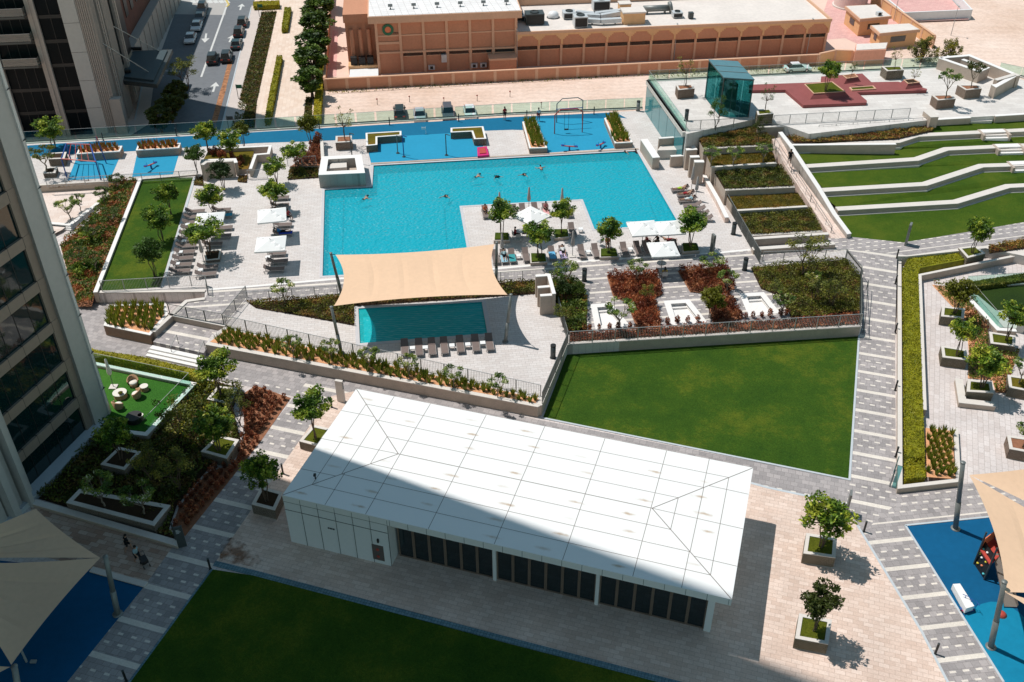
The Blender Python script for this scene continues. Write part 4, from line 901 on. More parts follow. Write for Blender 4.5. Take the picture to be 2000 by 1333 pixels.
r = thing('white_enclosure', 'white walled yard standing on the sand beyond the orange wall', 'enclosure', W(1762, 42, ZS)); MB().wall(WL([(1762, 44), (1893, 38), (1848, -12), (1700, -8)], ZS), .3, ZS, ZS + 1.9, closed=True).part('wall', M['whitewall'], r); sh = sheet('floor', WL([(1762, 43), (1893, 38), (1848, -12), (1700, -8)], ZS + .3), M['pinkpave'], kind=None); sh.parent = r; sh.location = -r.location
# ---- white pavilion ----
pv = lroot('garden_pavilion', 'long white panelled pavilion with low hipped roof and dark glazed front', 'pavilion', (-14.96, 45.84, 0), CG)
Lp, Dp, Zp, Zr = 28.9, 11.5, 4.4, 4.5
mb = MB(); B(mb, 7.3, 27.9, Dp - 1.0, Dp - .8, 0, 3.85); B(mb, 27.7, 27.9, 1.3, Dp - 1.0, 0, 3.85); lpart(mb, 'rear_wall', M['white'], pv)
mb = MB()
mb.add([(0, 0, 3.85), (Lp, 0, 3.85), (Lp, Dp, 3.85), (0, Dp, 3.85), (0, 0, Zp), (Lp, 0, Zp), (Lp, Dp, Zp), (0, Dp, Zp), (Dp / 2, Dp / 2, Zr), (Lp - Dp / 2, Dp / 2, Zr)],
       [(3, 2, 1, 0), (0, 1, 5, 4), (1, 2, 6, 5), (2, 3, 7, 6), (3, 0, 4, 7), (4, 5, 9, 8), (5, 6, 9), (6, 7, 8, 9), (7, 4, 8)])
def roofwhite():
    "white panels; a rusty ponding stain near the middle of most panels, drawn out along the building"
    t = NT('white_roof_panel'); v = t.co(); sp = t.n('SeparateXYZ'); t.l(v, sp.inputs[0]); X, Y = sp.outputs[0], sp.outputs[1]
    wob = t.noise(v, 2.2, 4, .6)
    cu = t.math('DIVIDE', t.math('ADD', X, .9), 4.15); cv = t.math('DIVIDE', Y, 1.4375)
    wn_ = t.n('TexWhiteNoise'); wn_.noise_dimensions = '2D'; cx = t.n('CombineXYZ'); t.l(t.math('FLOOR', cu), cx.inputs[0]); t.l(t.math('FLOOR', cv), cx.inputs[1]); t.l(cx.outputs[0], wn_.inputs['Vector']); rnd = wn_.outputs['Value']
    fu = t.math('SUBTRACT', t.math('FRACT', cu), t.math('ADD', .40, t.math('MULTIPLY', t.math('FRACT', t.math('MULTIPLY', rnd, 7.3)), .3))); fv = t.math('SUBTRACT', t.math('FRACT', cv), .38)
    def blob(a, b): return t.math('SQRT', t.math('ADD', t.math('POWER', t.math('MULTIPLY', fu, a), 2.0), t.math('POWER', t.math('MULTIPLY', fv, b), 2.0)))
    d1 = t.math('ADD', blob(3.8, 6.0), t.math('MULTIPLY', wob, .9)); d2 = t.math('ADD', blob(2.6, 3.2), t.math('MULTIPLY', wob, 1.2))
    core = t.ramp(d1, [(.5, .85), (1.0, 0.0)]); halo = t.ramp(d2, [(.6, .3), (1.0, 0.0)])
    k = t.math('MULTIPLY', t.math('MAXIMUM', core, halo), t.ramp(rnd, [(.3, 0.0), (.75, 1.0)]))
    gr = t.mix(t.noise(v, .8, 4), (.80, .79, .77, 1), (.83, .82, .80, 1)); t.base(t.mix(k, gr, (.46, .32, .20, 1)), .28, .6); t.bump(t.noise(v, .5, 2), .01, .6); return t.mat
rf = lpart(mb, 'roof', roofwhite(), pv)
def zroof(x, y): return Zp + (Zr - Zp) * min(x, y, Lp - x, Dp - y) / (Dp / 2)
sm = MB()
def seam(a, b, w=.034):
    a = Vector((a[0], a[1], zroof(*a) + .006)); b = Vector((b[0], b[1], zroof(*b) + .006)); d = (b - a).normalized(); n = Vector((-d.y, d.x, 0)) * w / 2
    sm.add([a - n, b - n, b + n, a + n], [(0, 1, 2, 3)])
c5 = Dp / 2
for a, b in (((0.02, 0.02), (c5, c5)), ((0.02, Dp - .02), (c5, c5)), ((Lp - .02, .02), (Lp - c5, c5)), ((Lp - .02, Dp - .02), (Lp - c5, c5)), ((c5, c5), (Lp - c5, c5))): seam(a, b, .05)
for k in (1, 2, 3):
    o = c5 * k / 4.0
    if k < 4: seam((o, o), (Lp - o, o)); seam((o, Dp - o), (Lp - o, Dp - o)); seam((o, o), (o, Dp - o)); seam((Lp - o, o), (Lp - o, Dp - o))
xs = [W(633, 989, 4.4), W(712, 1008, 4.4), W(835, 1036, 4.4), W(964, 1066, 4.4), W(1098, 1096, 4.4), W(1235.5, 1127, 4.4), W(1331, 1149, 4.4)]
for q in xs:
    x = (q - Vector(pv.location)).dot(along(CG, 1)); 
    if x < c5: seam((x, .02), (x, x)); seam((x, Dp - .02), (x, Dp - x))
    elif x > Lp - c5: seam((x, .02), (x, Lp - x)); seam((x, Dp - .02), (x, Dp - Lp + x))
    else: seam((x, .02), (x, c5)); seam((x, c5), (x, Dp - .02))
for y in (2.6, 5.75, 8.9):
    for s_ in (0, 1):
        e = min(y, Dp - y); a, b = (.02, y), (e, y)
        if s_: a, b = (Lp - .02, y), (Lp - e, y)
        seam(a, b)
lpart(sm, 'roof_seams', paint('grey_seam', (.20, .17, .15, 1), .7), pv)
mb = jm = MB(); B(mb, 0, 7.3, .02, Dp - .02, 0, 3.85); _B = B; B = lambda m, *a: _B(m, *a, 1)
for i in range(1, 7): x = i * 1.22; B(mb, x - .012, x + .012, -.006, .03, 0.02, 4.3)
for z in (3.84, 3.1): B(mb, .02, 7.28, -.007, .03, z, z + .025)
for i in range(6, 24): x = i * 1.25; B(mb, x - .012, x + .012, -.006, .03, 3.87, 4.38)
for z in (3.1,): B(mb, -.006, .02, .1, Dp - .1, z, z + .025)
for i in range(1, 9): y = i * 1.25; B(mb, -.006, .02, y, y + .025, .02, 4.3)
B = _B; lpart(mb, 'wall', [M['white'], M['steel']], pv)
mb = MB(); B(mb, 6.05, 6.85, -.02, .02, .35, 1.75); B(mb, 6.12, 6.78, -.03, .0, .42, 1.02); B(mb, 6.12, 6.78, -.03, .0, 1.08, 1.68); hb = lpart(mb, 'service_hatch', paint('brown_hatch', (.15, .12, .11, 1), .6), pv)
mb = MB(); mb.tube((6.45, -.03, .72), (6.45, -.06, .72), .11, n=12); mb.tube((6.45, -.03, 1.38), (6.45, -.06, 1.38), .11, n=12); mb.build('valve_wheel', M['redm'], hb, base=(0, 0, 0))
mb = MB(); B(mb, 6.5, 6.62, -.1, 0, 2.1, 2.4); lpart(mb, 'wall_lamp', M['black'], pv)
mb = MB(); B(mb, 3.0, 3.12, -.03, 0, 2.25, 2.35); B(mb, 3.16, 3.3, -.03, 0, 2.25, 2.35); B(mb, 3.34, 3.48, -.03, 0, 2.25, 2.35); lpart(mb, 'wall_mark', M['steel'], pv)
for x0, x1, n in ((7.45, 14.03, 6), (14.25, 20.75, 6), (20.97, 27.6, 6)):
    w = (x1 - x0) / n
    for i in range(n):
        a = x0 + i * w; fr = MB(); B(fr, a + .005, a + .09, 1.02, 1.16, 0, 3.6); B(fr, a + w - .09, a + w - .005, 1.02, 1.16, 0, 3.6); B(fr, a + .09, a + w - .09, 1.02, 1.16, 3.5, 3.6); B(fr, a + .09, a + w - .09, 1.02, 1.16, 0, .1)
        d = lpart(fr, 'glass_door', M['brownfr'], pv); g = MB(); B(g, a + .09, a + w - .09, 1.08, 1.10, .1, 3.5); g.build('pane', M['dglass'], d, base=(0, 0, 0))
for x in (14.03, 20.75, 27.6):
    mb = MB(); wd = .22 if x < 27 else .42; B(mb, x, x + wd, .86, 1.2, 0, 3.85); lpart(mb, 'column', M['white'], pv)
mb = MB(); B(mb, 7.32, 27.7, 1.14, 1.24, 3.6, 3.85); lpart(mb, 'door_head', M['white'], pv)
mb = MB(); B(mb, 7.35, 27.65, 1.3, Dp - 1.05, .01, .06); lpart(mb, 'floor', M['black'], pv)
r = thing('roof_fixture', 'small dark lamp sticking up from the pavilion roof corner', 'roof fixture', pv.matrix_world @ Vector((0, 0, 0)) if False else Vector(pv.location) + along(CG, 1.4) + along(CG + math.pi / 2, 2.0) + Vector((0, 0, 4.43))); MB().tube(r.location, r.location + Vector((0, 0, .35)), .05, n=8).part('stem', M['black'], r); MB().box(r.location + Vector((0, -.05, .38)), (.16, .2, .12)).part('lamp_head', M['black'], r)
# ---- glass lift house on the upper terrace ----
LZ = 9.45
bl, br_ = W(1405, 227, 5), W(1461, 231, 5); bk = bl + (W(1383, 118, LZ) - W(1412, 152, LZ)); e = (br_ - bl); f = (bk - bl); lf = [bl, br_, br_ + f, bl + f]
lh = thing('lift_house', 'green glass lift house with a flat teal roof on the upper terrace', 'lift house', bl)
for i in range(4):
    a, b = lf[i], lf[(i + 1) % 4]; n = 3
    for k in range(n): MB().wall([a.lerp(b, k / n + .01), a.lerp(b, (k + 1) / n - .01)], .05, 5.02, LZ - .1).part('glass_panel', M['glass_dark'], lh)
    MB().wall([a, b], .1, LZ - .1, LZ).part('top_rail', M['steel'], lh); MB().box((a.x, a.y, (5 + LZ) / 2), (.1, .1, LZ - 5.05)).part('corner_post', M['steel'], lh)
c = sum(lf, Vector()) / 4; MB().prism([c + (p - c) * 1.04 for p in lf], LZ, LZ + .1).part('roof', paint('teal_glass_roof', (.10, .22, .25, 1), .15, .6), lh)
mb = MB(); [mb.wall([bl.lerp(bl + f, k) , br_.lerp(br_ + f, k)], .08, LZ + .1, LZ + .14) for k in (.33, .66)]; mb.part('roof_bar', M['midsteel'], lh)
MB().prism([c + (p - c) * .4 for p in lf], 5.0, 8.2).part('lift_shaft', M['midsteel'], lh)
# ================= walls, planters, fences, glass =================
def wallpx(name, label, cat, pts, w, z0, z1, mat='concrete', side=0, closed=False, zm=None, cap=None, group=None):
    P = WL(pts, zm if zm is not None else (z1 if not isinstance(z1, list) else z1[0])); r = thing(name, label, cat, (P[0].x, P[0].y, z0 if not isinstance(z0, list) else z0[0]), 0, group)
    zt = [z - .06 for z in z1] if isinstance(z1, list) else z1 - .06
    MB().wall(P, w, z0, zt, side=side, closed=closed).part('wall_body', M[mat], r); mb = MB(); mb.wall(P, w + .03, zt, z1, side=side * w / (w + .03), closed=closed); mb.part('coping', M[cap or 'stone'], r); return r
def planter(label, top, zt, zb, fill='moss', t=.22, mat='concrete', name='concrete_planter', fh=.05, group=None, cap='stone'):
    P = WL(top, zt); c = sum(P, Vector()) / len(P); r = thing(name, label, 'planter', (c.x, c.y, zb), 0, group)
    ar = sum(P[k].x * P[(k + 1) % len(P)].y - P[(k + 1) % len(P)].x * P[k].y for k in range(len(P)))
    sd_ = 1 if ar > 0 else -1
    MB().wall(P, t, zb, zt - .05, side=sd_, closed=True).part('planter_wall', M[mat], r); MB().wall(P, t + .02, zt - .05, zt, side=sd_, closed=True).part('rim', M[cap], r)
    MB().prism([c + (p - c) * (1 if fh > 0 else .86) for p in P], zb + .05, zt - fh).part('planting', M[fill] if isinstance(fill, str) else fill, r); return r, c
GRP = 'concrete planters on the plaza'
for lab, top, zt, zb, fill in [
 ('square concrete planter right of the pavilion, holding the fuller of its two trees', [(1575, 1041), (1635, 1051), (1632, 1090), (1569, 1081)], .95, 0, 'moss'),
 ('square concrete planter nearest the bottom right path, holding a thin tree', [(1561, 1198), (1625, 1211), (1618, 1259), (1553, 1247)], .95, 0, 'moss'),
 ('concrete planter touching the left end of the pavilion', [(510, 950), (553, 962), (537, 997), (491, 985)], .95, 0, 'soil'),
 ('concrete planter behind the pavilion roof corner with bright grass', [(612, 830), (648, 838), (622, 872), (584, 862)], .8, 0, 'moss'),
 ('concrete planter in the red shrub bed beside the diagonal path', [(426, 850), (467, 859), (443, 896), (392, 882)], .95, 0, 'moss'),
 ('concrete planter in tower shade below the garden terrace', [(232, 873), (275, 882), (243, 918), (196, 907)], .9, 0, 'soil'),
 ('low planter at the corner of the clipped hedge by the dashed path', [(425, 754), (465, 758), (450, 790), (404, 780)], .5, 0, 'moss'),
 ('concrete planter on the right court under a leaning tree', [(1838, 675), (1888, 683), (1890, 704), (1841, 698)], .95, 0, 'moss'),
 ('concrete planter half hidden by yellow-green shrubs on the right court', [(1840, 598), (1885, 603), (1883, 622), (1838, 618)], .95, 0, 'moss'),
 ('inner planter box rising behind the L-shaped bench', [(1890, 741), (1937, 746), (1941, 768), (1888, 765)], 1.0, 0, 'moss'),
 ('concrete planter at the right picture edge beside the bench planter', [(1968, 732), (2014, 739), (2014, 765), (1971, 757)], .95, 0, 'goldgrass'),
 ('concrete planter below the glass corner of the private terrace', [(1932, 648), (1984, 656), (1983, 677), (1935, 671)], .95, 0, 'moss'),
 ('red-mulched concrete planter at the right edge above the sail', [(1967, 850), (2020, 858), (2015, 885), (1972, 877)], .95, 0, 'redsoil'),
 ('planter at the end of the clipped golden hedge', [(1872, 484), (1906, 480), (1925, 495), (1890, 504)], 1.2, .4, 'moss')]: planter(lab, top, zt, zb, fill, group=GRP)
r = thing('stone_bench', 'low L-shaped stone bench wrapped round a planter box', 'bench', W(1875, 790)); MB().wall(WL([(1873, 740), (1880, 783), (1944, 790)], .5), .55, 0, .44).part('bench_base', M['concrete'], r); MB().wall(WL([(1873, 740), (1880, 783), (1944, 790)], .5), .6, .44, .5).part('seat', M['stone'], r)
r, _ = planter('long raised planter in the tower shade with two trees', [(155, 955), (333, 987), (301, 1027), (129, 982)], .8, 0, 'soil', .3)
DG = 'tree planters on the pool deck'
for lab, top, fill in [
 ('green-topped tree planter beside the sand-coloured sail', [(965, 456), (995, 456), (996, 470), (964, 470)], 'boxgrass'),
 ('tree planter between the furled parasol and the pool notch', [(1081.5, 449), (1110, 449), (1112, 463), (1083, 466)], 'boxgrass'),
 ('tree planter in the lounger row left of the furled parasol', [(1035, 496), (1066, 496), (1069, 512), (1036, 514)], 'boxgrass'),
 ('tree planter in the lounger row below the pool notch', [(1171, 487), (1204, 486), (1209, 502), (1171, 503)], 'boxgrass'),
 ('tree planter right of the twin white parasols', [(1331, 476), (1362, 476), (1367, 490), (1333, 493)], 'boxgrass'),
 ('dark soil tree planter between the two lounger columns', [(396, 490), (432, 487), (429, 506), (402, 509)], 'soil')]: planter(lab, top, 1.35, 1, fill, .14, name='tree_planter', group=DG, fh=-.14 if fill == 'boxgrass' else .05)
planter('large planter with red mulch on the back deck', [(655.5, 266), (687, 265), (688, 277), (655, 279)], 2.0, 1, 'redsoil')
planter('dark planter at the far left of the kids area', [(100, 299), (130, 297), (126, 310), (94, 311)], 1.9, 1, 'soil')
planter('low dark planter below the far left tree', [(86, 328), (112, 326), (108, 338), (84, 339)], 1.6, 1, 'soil')
TB = {}
for k, lab, top, zt in [('a', 'white-rimmed trough planter behind the monkey bars', [(154, 290), (239, 285), (234, 296), (149, 301)], 1.9), ('b', 'white-rimmed trough planter behind the seesaw', [(269, 284), (353, 279.5), (350, 289), (265, 294)], 1.9),
   ('c', 'narrow trough planter on the left of the swing frame', [(1020, 238), (1048, 236), (1069, 289), (1034, 290)], 1.7), ('d', 'narrow trough planter on the right of the swing frame', [(1180, 231), (1206, 225), (1236, 278), (1201, 280)], 1.7)]:
    r, c = planter(lab, top, zt, 1, 'sandsoil', .18, name='trough_planter', fh=.12, cap='white_stone', mat='stone', group='trough planters round the splash pads'); TB[k] = WL(top, zt - .12)
for lab, pts in [('L-shaped golden planter left of the splash pad', [(714, 260), (784, 256), (784, 264.5), (737, 268), (737, 283), (715, 285)]), ('L-shaped golden planter right of the splash pad', [(880, 250), (944, 247), (950, 271), (926, 272), (921, 257), (880, 259)])]:
    planter(lab, pts, 1.85, 1, 'goldgrass', .2, name='angled_planter', cap='white_stone')
# upper terrace planters
for lab, top in [('square planter beside the glass edge of the upper terrace', [(1320, 166), (1352, 165), (1357, 173), (1325, 176)]), ('square planter against the back glass of the upper terrace', [(1722, 130), (1760, 129), (1766, 137), (1733, 139)]),
   ('square planter with red mulch nearest the roofless stone room', [(1870, 166), (1910, 166), (1918, 173), (1887, 176)]), ('square planter nearest the seating steps on the upper terrace', [(1820, 186), (1858, 185), (1867, 193), (1832, 196)]), ('planter in front of the glass lift house', [(1477, 214), (1505, 213), (1511, 222), (1480, 225)])]:
    planter(lab, top, 6.15, 5, 'redsoil' if 'mulch' in lab or 'glass edge' in lab or 'steps' in lab else 'moss', .2, group='square planters on the upper terrace')
# red terraces
rt = thing('red_stone_platform', 'dark red stepped stone platform with tree hollows on the upper terrace', 'platform', W(1600, 190, 5))
MB().prism(WL([(1463, 166), (1604, 161), (1604, 150), (1684, 144), (1702, 161), (1754, 160), (1811, 174), (1810, 177), (1674, 181), (1693, 197), (1693, 201), (1569, 206), (1534, 176), (1463, 177)], 5.35), 5, 5.36).part('platform', M['red'], rt)
def frustum(pts, z0, z1, k, fill, nm='sloped_hollow'):
    P = [Vector(p) for p in pts]; c = sum(P, Vector()) / len(P); T = [c + (p - c) * k for p in P]; n = len(P); mb = MB()
    mb.add([(p.x, p.y, z0) for p in P] + [(p.x, p.y, z1) for p in T], [(i, (i + 1) % n, n + (i + 1) % n, n + i) for i in range(n)]); o = mb.part(nm, M['red'], rt)
    MB().wall([c + (p - c) * k for p in P], .12, z1 - .02, z1 + .04, closed=True).build('rim', M['beige2'], o, base=tuple(rt.location)); MB().prism([c + (p - c) * (k - .02) for p in P], z1 - .1, z1 - .02).build('planting', M[fill], o, base=tuple(rt.location))
frustum(WL([(1560, 172), (1628, 166), (1660, 190), (1582, 195)], 5.36), 5.36, 5.9, .78, 'moss'); frustum(WL([(1636, 156), (1672, 150), (1682, 160), (1648, 165)], 5.36), 5.36, 5.9, .62, 'redsoil'); frustum(WL([(1755, 164), (1784, 161), (1803, 171), (1768, 175)], 5.36), 5.36, 5.9, .62, 'soil')
MB().wall(WL([(1660, 171), (1705, 168), (1710, 173), (1665, 176)], 5.5), .15, 5.36, 5.5, closed=True).part('rim', M['beige2'], rt); MB().prism(WL([(1660, 171), (1705, 168), (1710, 173), (1665, 176)], 5.4), 5.36, 5.42).part('planting', M['moss'], rt)
# roofless stone room at the back right
wallpx('roofless_room', 'roofless beige stone enclosure at the back right of the upper terrace', 'enclosure', [(1836, 113), (1893, 108), (1985, 146), (1945, 168), (1940, 165)], .5, 5, 6.4, cap='white_stone')
wallpx('garden_wall', 'tall front wall of the roofless stone room', 'wall', [(1836, 113), (1912, 139), (1928, 132), (1880, 116)], .5, 5, 6.4, cap='white_stone')
wallpx('garden_wall', 'corner wall pier beside the sand at the far right', 'wall', [(1945, 156), (1983, 145), (1990, 148)], .5, 5, 6.5)
wallpx('garden_wall', 'stone pier with a sign face at the head of the amphitheatre', 'wall', [(1811, 216), (1826, 229)], .9, 4.3, 5.6)
# long walls
wallpx('retaining_wall', 'long planter wall running behind the white pavilion', 'wall', [(401, 673), (1050, 795), (1058, 791)], .35, 0, 1.06, 'concrete', side=1)
wallpx('retaining_wall', 'wall between the pool patio and the big lawn', 'wall', [(1058, 792), (1108, 673)], .35, 0, 1.08, side=1)
wallpx('retaining_wall', 'wall at the top of the big lawn below the red shrubs', 'wall', [(1108, 673), (1681, 638)], .3, 0, 1.08, side=1)
wallpx('retaining_wall', 'wall under the left end of the loungers lawn', 'wall', [(190, 572), (400, 570)], .35, .2, 1.1, side=1)
wallpx('retaining_wall', 'long slanting wall along the left lawn above the shrub bank', 'wall', [(186, 571), (274, 348)], .35, .2, 1.3, cap='white_stone')
wallpx('retaining_wall', 'low wall under the railing of the kids area', 'wall', [(60, 362), (268, 350), (385, 340)], .3, .2, 1.15)
wallpx('retaining_wall', 'low wall beside the landing below the zigzag railing', 'wall', [(330, 614), (440, 636)], .25, .4, 1.1)
wallpx('retaining_wall', 'low slanting wall in front of the left grass-tuft bed', 'wall', [(299, 648), (364, 588), (400, 583)], .35, 0, 1.1)
wallpx('hedge_trough', 'long low stone trough holding the golden clipped hedge', 'trough', [(1757, 502), (1758, 951), (1872, 938), (1867, 836)], .3, 0, .5)
wallpx('retaining_wall', 'slanting wall on the court side of the clipped hedge', 'wall', [(1803, 800), (1794, 536), (2100, 474)], .25, 0, .75, side=-1)
wallpx('retaining_wall', 'curved-corner wall at the head of the court hedge', 'wall', [(1890, 515), (2100, 462)], .3, .3, 1.15) if False else None
wallpx('garden_kerb', 'double white kerb round the artificial lawn of the tower garden', 'kerb', [(150, 703), (203, 714), (378, 750), (285, 848), (205, 838)], .35, 0, .55, cap='white_stone', zm=.55)
wallpx('garden_kerb', 'pale kerb between the tower garden and the warm paving', 'kerb', [(60, 978), (350, 1062)], .45, 0, .3, zm=.3)
wallpx('garden_kerb', 'pale kerb along the shaded play floor', 'kerb', [(178, 1112), (285, 1142)], .4, 0, .12, zm=.1)
# amphitheatre seat walls with their inset steps
for i, (pl, zf, zt) in enumerate(Lw):
    P = WL(pl, zf); names = ['lowest', 'second lowest', 'second highest', 'highest']
    r = thing('seat_wall', names[i] + ' long white-topped seat wall of the lawn amphitheatre', 'seat wall', P[0], 0, 'seat walls of the lawn amphitheatre')
    MB().wall(P, .78, zf - .6, zt - .08, side=1).part('wall_body', M['concrete'], r); MB().wall(P, .82, zt - .08, zt, side=.95).part('seat_slab', M['stone'], r); MB().wall(P, .2, zf - .4, zf + .04, side=-1).part('footing_kerb', M['stone'], r)
sx = [(1988, 372), (1992, 330), (1958, 297), (1930, 268), (1915, 240)]
for k, (x, y) in enumerate([(1975, 334), (1947, 300), (1918, 271)]):
    zf, zt = Lw[k + 1][1], Lw[k + 1][2]; a = W(x, y, zf); u = along(R(3), 1); v = Vector((-u.y, u.x, 0)); r = thing('inset_steps', ['stone steps cut into the second lowest seat wall', 'stone steps cut into the second highest seat wall', 'stone steps cut into the highest seat wall'][k], 'steps', a)
    for j in range(3): MB().prism([a + u * 0 + v * (-.5 + j * .38), a + u * 2.7 + v * (-.5 + j * .38), a + u * 2.7 + v * 1.1, a + v * 1.1], zf - .2, zf + .22 + j * .19).part('step', M['stone' if j % 2 else 'white_stone'], r)
    for xx in (-.2, 2.7): MB().prism([a + u * xx + v * -.55, a + u * (xx + .25) + v * -.55, a + u * (xx + .25) + v * 1.1, a + u * xx + v * 1.1], zf - .2, zt + .06).part('side_block', M['concrete'], r)
wallpx('retaining_wall', 'wall at the top of the amphitheatre lawn', 'wall', [(1828, 233), (1895, 229)], .4, 4.1, 5.05, cap='white_stone'); wallpx('retaining_wall', 'top amphitheatre wall right of the upper steps', 'wall', [(1943, 226), (2100, 216)], .4, 4.1, 5.05, cap='white_stone')
a = W(1895, 241, 4.35); u = along(R(4), 1); v = Vector((-u.y, u.x, 0)); r = thing('inset_steps', 'stone steps from the top lawn up to the upper terrace', 'steps', a)
for j in range(3): MB().prism([a + v * (j * .4), a + u * 2.5 + v * (j * .4), a + u * 2.5 + v * 1.5, a + v * 1.5], 4.1, 4.55 + j * .2).part('step', M['white_stone' if j % 2 else 'stone'], r)
# ramp side wall and stepped planting beds between ramp and pool fence
wallpx('ramp_wall', 'stepped side wall between the pink ramp and the lawns', 'wall', [(1524, 258, 5.0), (1545, 285, 4.6), (1568, 320, 3.9), (1600, 368, 3.0), (1630, 418, 2.1), (1659, 457, 1.5)], .45, 0, [5.0, 4.6, 3.9, 3.0, 2.1, 1.5], 'grey_tile', cap='white_stone')
beds = [ # corners px: left-back, right-back, right-front, left-front, z, wall top label
 ([(1352, 252), (1478, 247), (1520, 285), (1374, 292)], 3.9, 'mix', .55, 'russet and green shrub bed below the lift house'),
 ([(1378, 300), (1508, 292), (1516, 320), (1390, 328)], 3.2, None, 0, ''),
 ([(1392, 333), (1524, 325), (1552, 367), (1416, 373)], 2.6, 'mix', .5, 'dense olive shrub bed beside the ramp, second from the top'),
 ([(1420, 386), (1558, 378), (1576, 405), (1438, 413)], 2.0, None, 0, ''),
 ([(1442, 418), (1582, 410), (1606, 454), (1463, 462)], 1.5, 'mix', .5, 'olive shrub bed at the foot of the ramp')]
for i, (pp, z, m, h, lab) in enumerate(beds):
    P = WL(pp, z); structure(MB().prism([P[3], P[2], P[1], P[0]], 0, z - .01).build('bed_base', M['concrete'], base=(0, 0, 0)))
    if m: bed('shrub_bed', P, h, m, lab, 'shrub bed', 260, .085, .6, .35, share=(.35, .5, .15) if i else (.25, .35, .4))
    else: bed('ground_cover', P, .14, 'gold', 'low golden ground cover with frangipanis below the highest shrub bed' if i == 1 else 'low golden ground cover between the middle and lowest olive beds', 'ground cover', 420, .06, 1.5, .5, soil='goldgrass', share=(.35, .5, .15))
    wallpx('bed_wall', ['wall in front of the highest shrub bed', 'wall in front of the upper golden ground cover', 'wall in front of the middle olive bed', 'wall in front of the lower golden ground cover', 'wall at the foot of the lowest ramp bed'][i], 'wall', [pp[3], pp[2]], .3, 0, z + .12, zm=z)
    wallpx('bed_kerb', ['pale kerb at the right of the highest shrub bed', 'pale kerb right of the upper golden ground cover', 'pale kerb right of the middle olive bed', 'pale kerb right of the lower golden ground cover', 'pale kerb right of the lowest ramp bed'][i], 'kerb', [pp[1], pp[2]], .55, 0, z + .03, side=-1, zm=z, cap='white_stone')
wallpx('retaining_wall', 'wall under the long ramp railing of the upper terrace', 'wall', [(1480, 248, 4.9), (1580, 244, 4.9), (1790, 231, 4.9)], .4, 3, 4.9)
wallpx('seat_wall', 'highest left seat wall round the long brown shrub strip', 'seat wall', [(1524, 259), (1545, 283), (1750, 281)], .35, 3, 4.45, cap='white_stone')
wallpx('low_wall', 'lower of two low walls beside the walkway above the olive bed', 'wall', [(1470, 486), (1630, 475)], .5, 1, 1.5); wallpx('low_wall', 'upper of two low walls beside the walkway above the olive bed', 'wall', [(1468, 466), (1618, 456)], .4, 1, 1.8)
# poolside screens and shower block
for lab, pts, z1, w in [('tall free-standing slab nearest the loungers on the right deck', [(1356, 315), (1375, 315)], 3.6, .55), ('tall free-standing slab, middle of the shower screens', [(1348, 306), (1366, 305.5)], 3.4, .5), ('long tall wall behind the shower screens', [(1340, 292), (1357, 291), (1335, 258)], 3.4, .45),
   ('long slanting pool-side wall of the shower block', [(1258, 272), (1282, 308)], 2.4, .8), ('back wall of the shower block under the teal glass', [(1287, 270), (1330, 267)], 3.0, .3), ('low square screen in front of the shower counter', [(1310, 305), (1335, 303.5)], 2.3, .35)]:
    wallpx('stone_screen', lab, 'screen wall', pts, w, 1, z1, 'concrete', cap='white_stone')
r = thing('shower_counter', 'pale block counter inside the shower block', 'counter', W(1300, 300, 1)); MB().prism(WL([(1284, 294), (1294, 280), (1318, 279), (1323, 293)], 2.1), 1, 2.1).part('counter', M['stone'], r)
wallpx('bench_wall', 'long low stone bench along the right pool fence', 'bench', [(1376, 343), (1403, 390), (1420, 425)], .4, 1, 1.6, 'ramp', cap='white_stone')
# seating block at the top left pool corner
sb = thing('pool_seating_block', 'raised stone seating block with a sunken square at the pool corner', 'seating block', W(624, 368, 1))
P_ = WL([(622, 343), (713, 339), (706, 303), (628, 307)], 2.5); MB().wall(P_, .75, 1, 2.5, side=1, closed=True).part('outer_wall', M['grey_tile'], sb); MB().wall(P_, .79, 2.5, 2.56, side=1, closed=True).part('coping', M['white_stone'], sb)
c = sum(P_, Vector()) / 4; MB().prism([c + (p - c) * .9 for p in P_], 1, 1.5).part('floor', M['concrete'], sb); MB().prism(WL([(635, 330), (677, 327), (677, 316), (650, 318)], 2.1), 1.4, 2.1).part('bench', M['stone'], sb)
r = thing('deck_wall', 'slim white-topped wall running back from the seating block', 'wall', W(630, 312, 1)); MB().wall(WL([(630, 308), (628, 272)], 2.0), .35, 1, 2.0).part('wall_body', M['stone'], r)
# planted enclosure left of the block
wallpx('bed_wall', 'white-topped wall round the back-deck planted enclosure', 'wall', [(394, 319), (396, 313), (458, 311), (461, 318)], .35, 1, 2.6, cap='white_stone')
wallpx('stone_screen', 'tall grey slab wall behind the potted tree at the deck edge', 'screen wall', [(395, 322), (403, 316), (455, 314)], .35, 1, 3.0)
wallpx('bed_wall', 'stepped white wall with a small grass box on the back deck', 'wall', [(489, 330), (499, 302), (524, 300), (528, 285), (470, 288), (408, 292)], .3, 1, 2.0, cap='white_stone')
sheet('ground_cover', WL([(398, 311), (408, 292), (497, 288), (495, 300), (484, 330), (464, 332)], 1.55), M['goldgrass'], kind=None); tag(bpy.data.objects['ground_cover'] if False else COL.objects[-1], 'low golden cover inside the back-deck planted enclosure', 'ground cover', None, 'stuff')
structure(MB().prism(WL([(398, 311), (408, 292), (497, 288), (495, 300), (484, 330), (464, 332)], 1.54), 1, 1.54).build('bed_base', M['concrete'], base=(0, 0, 0)))
_rusty = [WL([(408, 297), (424, 295), (484, 318), (482, 330), (466, 330), (450, 312), (405, 306)], 1.56), WL([(566, 326), (604, 302), (613, 268), (628, 268), (626, 324)], 1.3)]
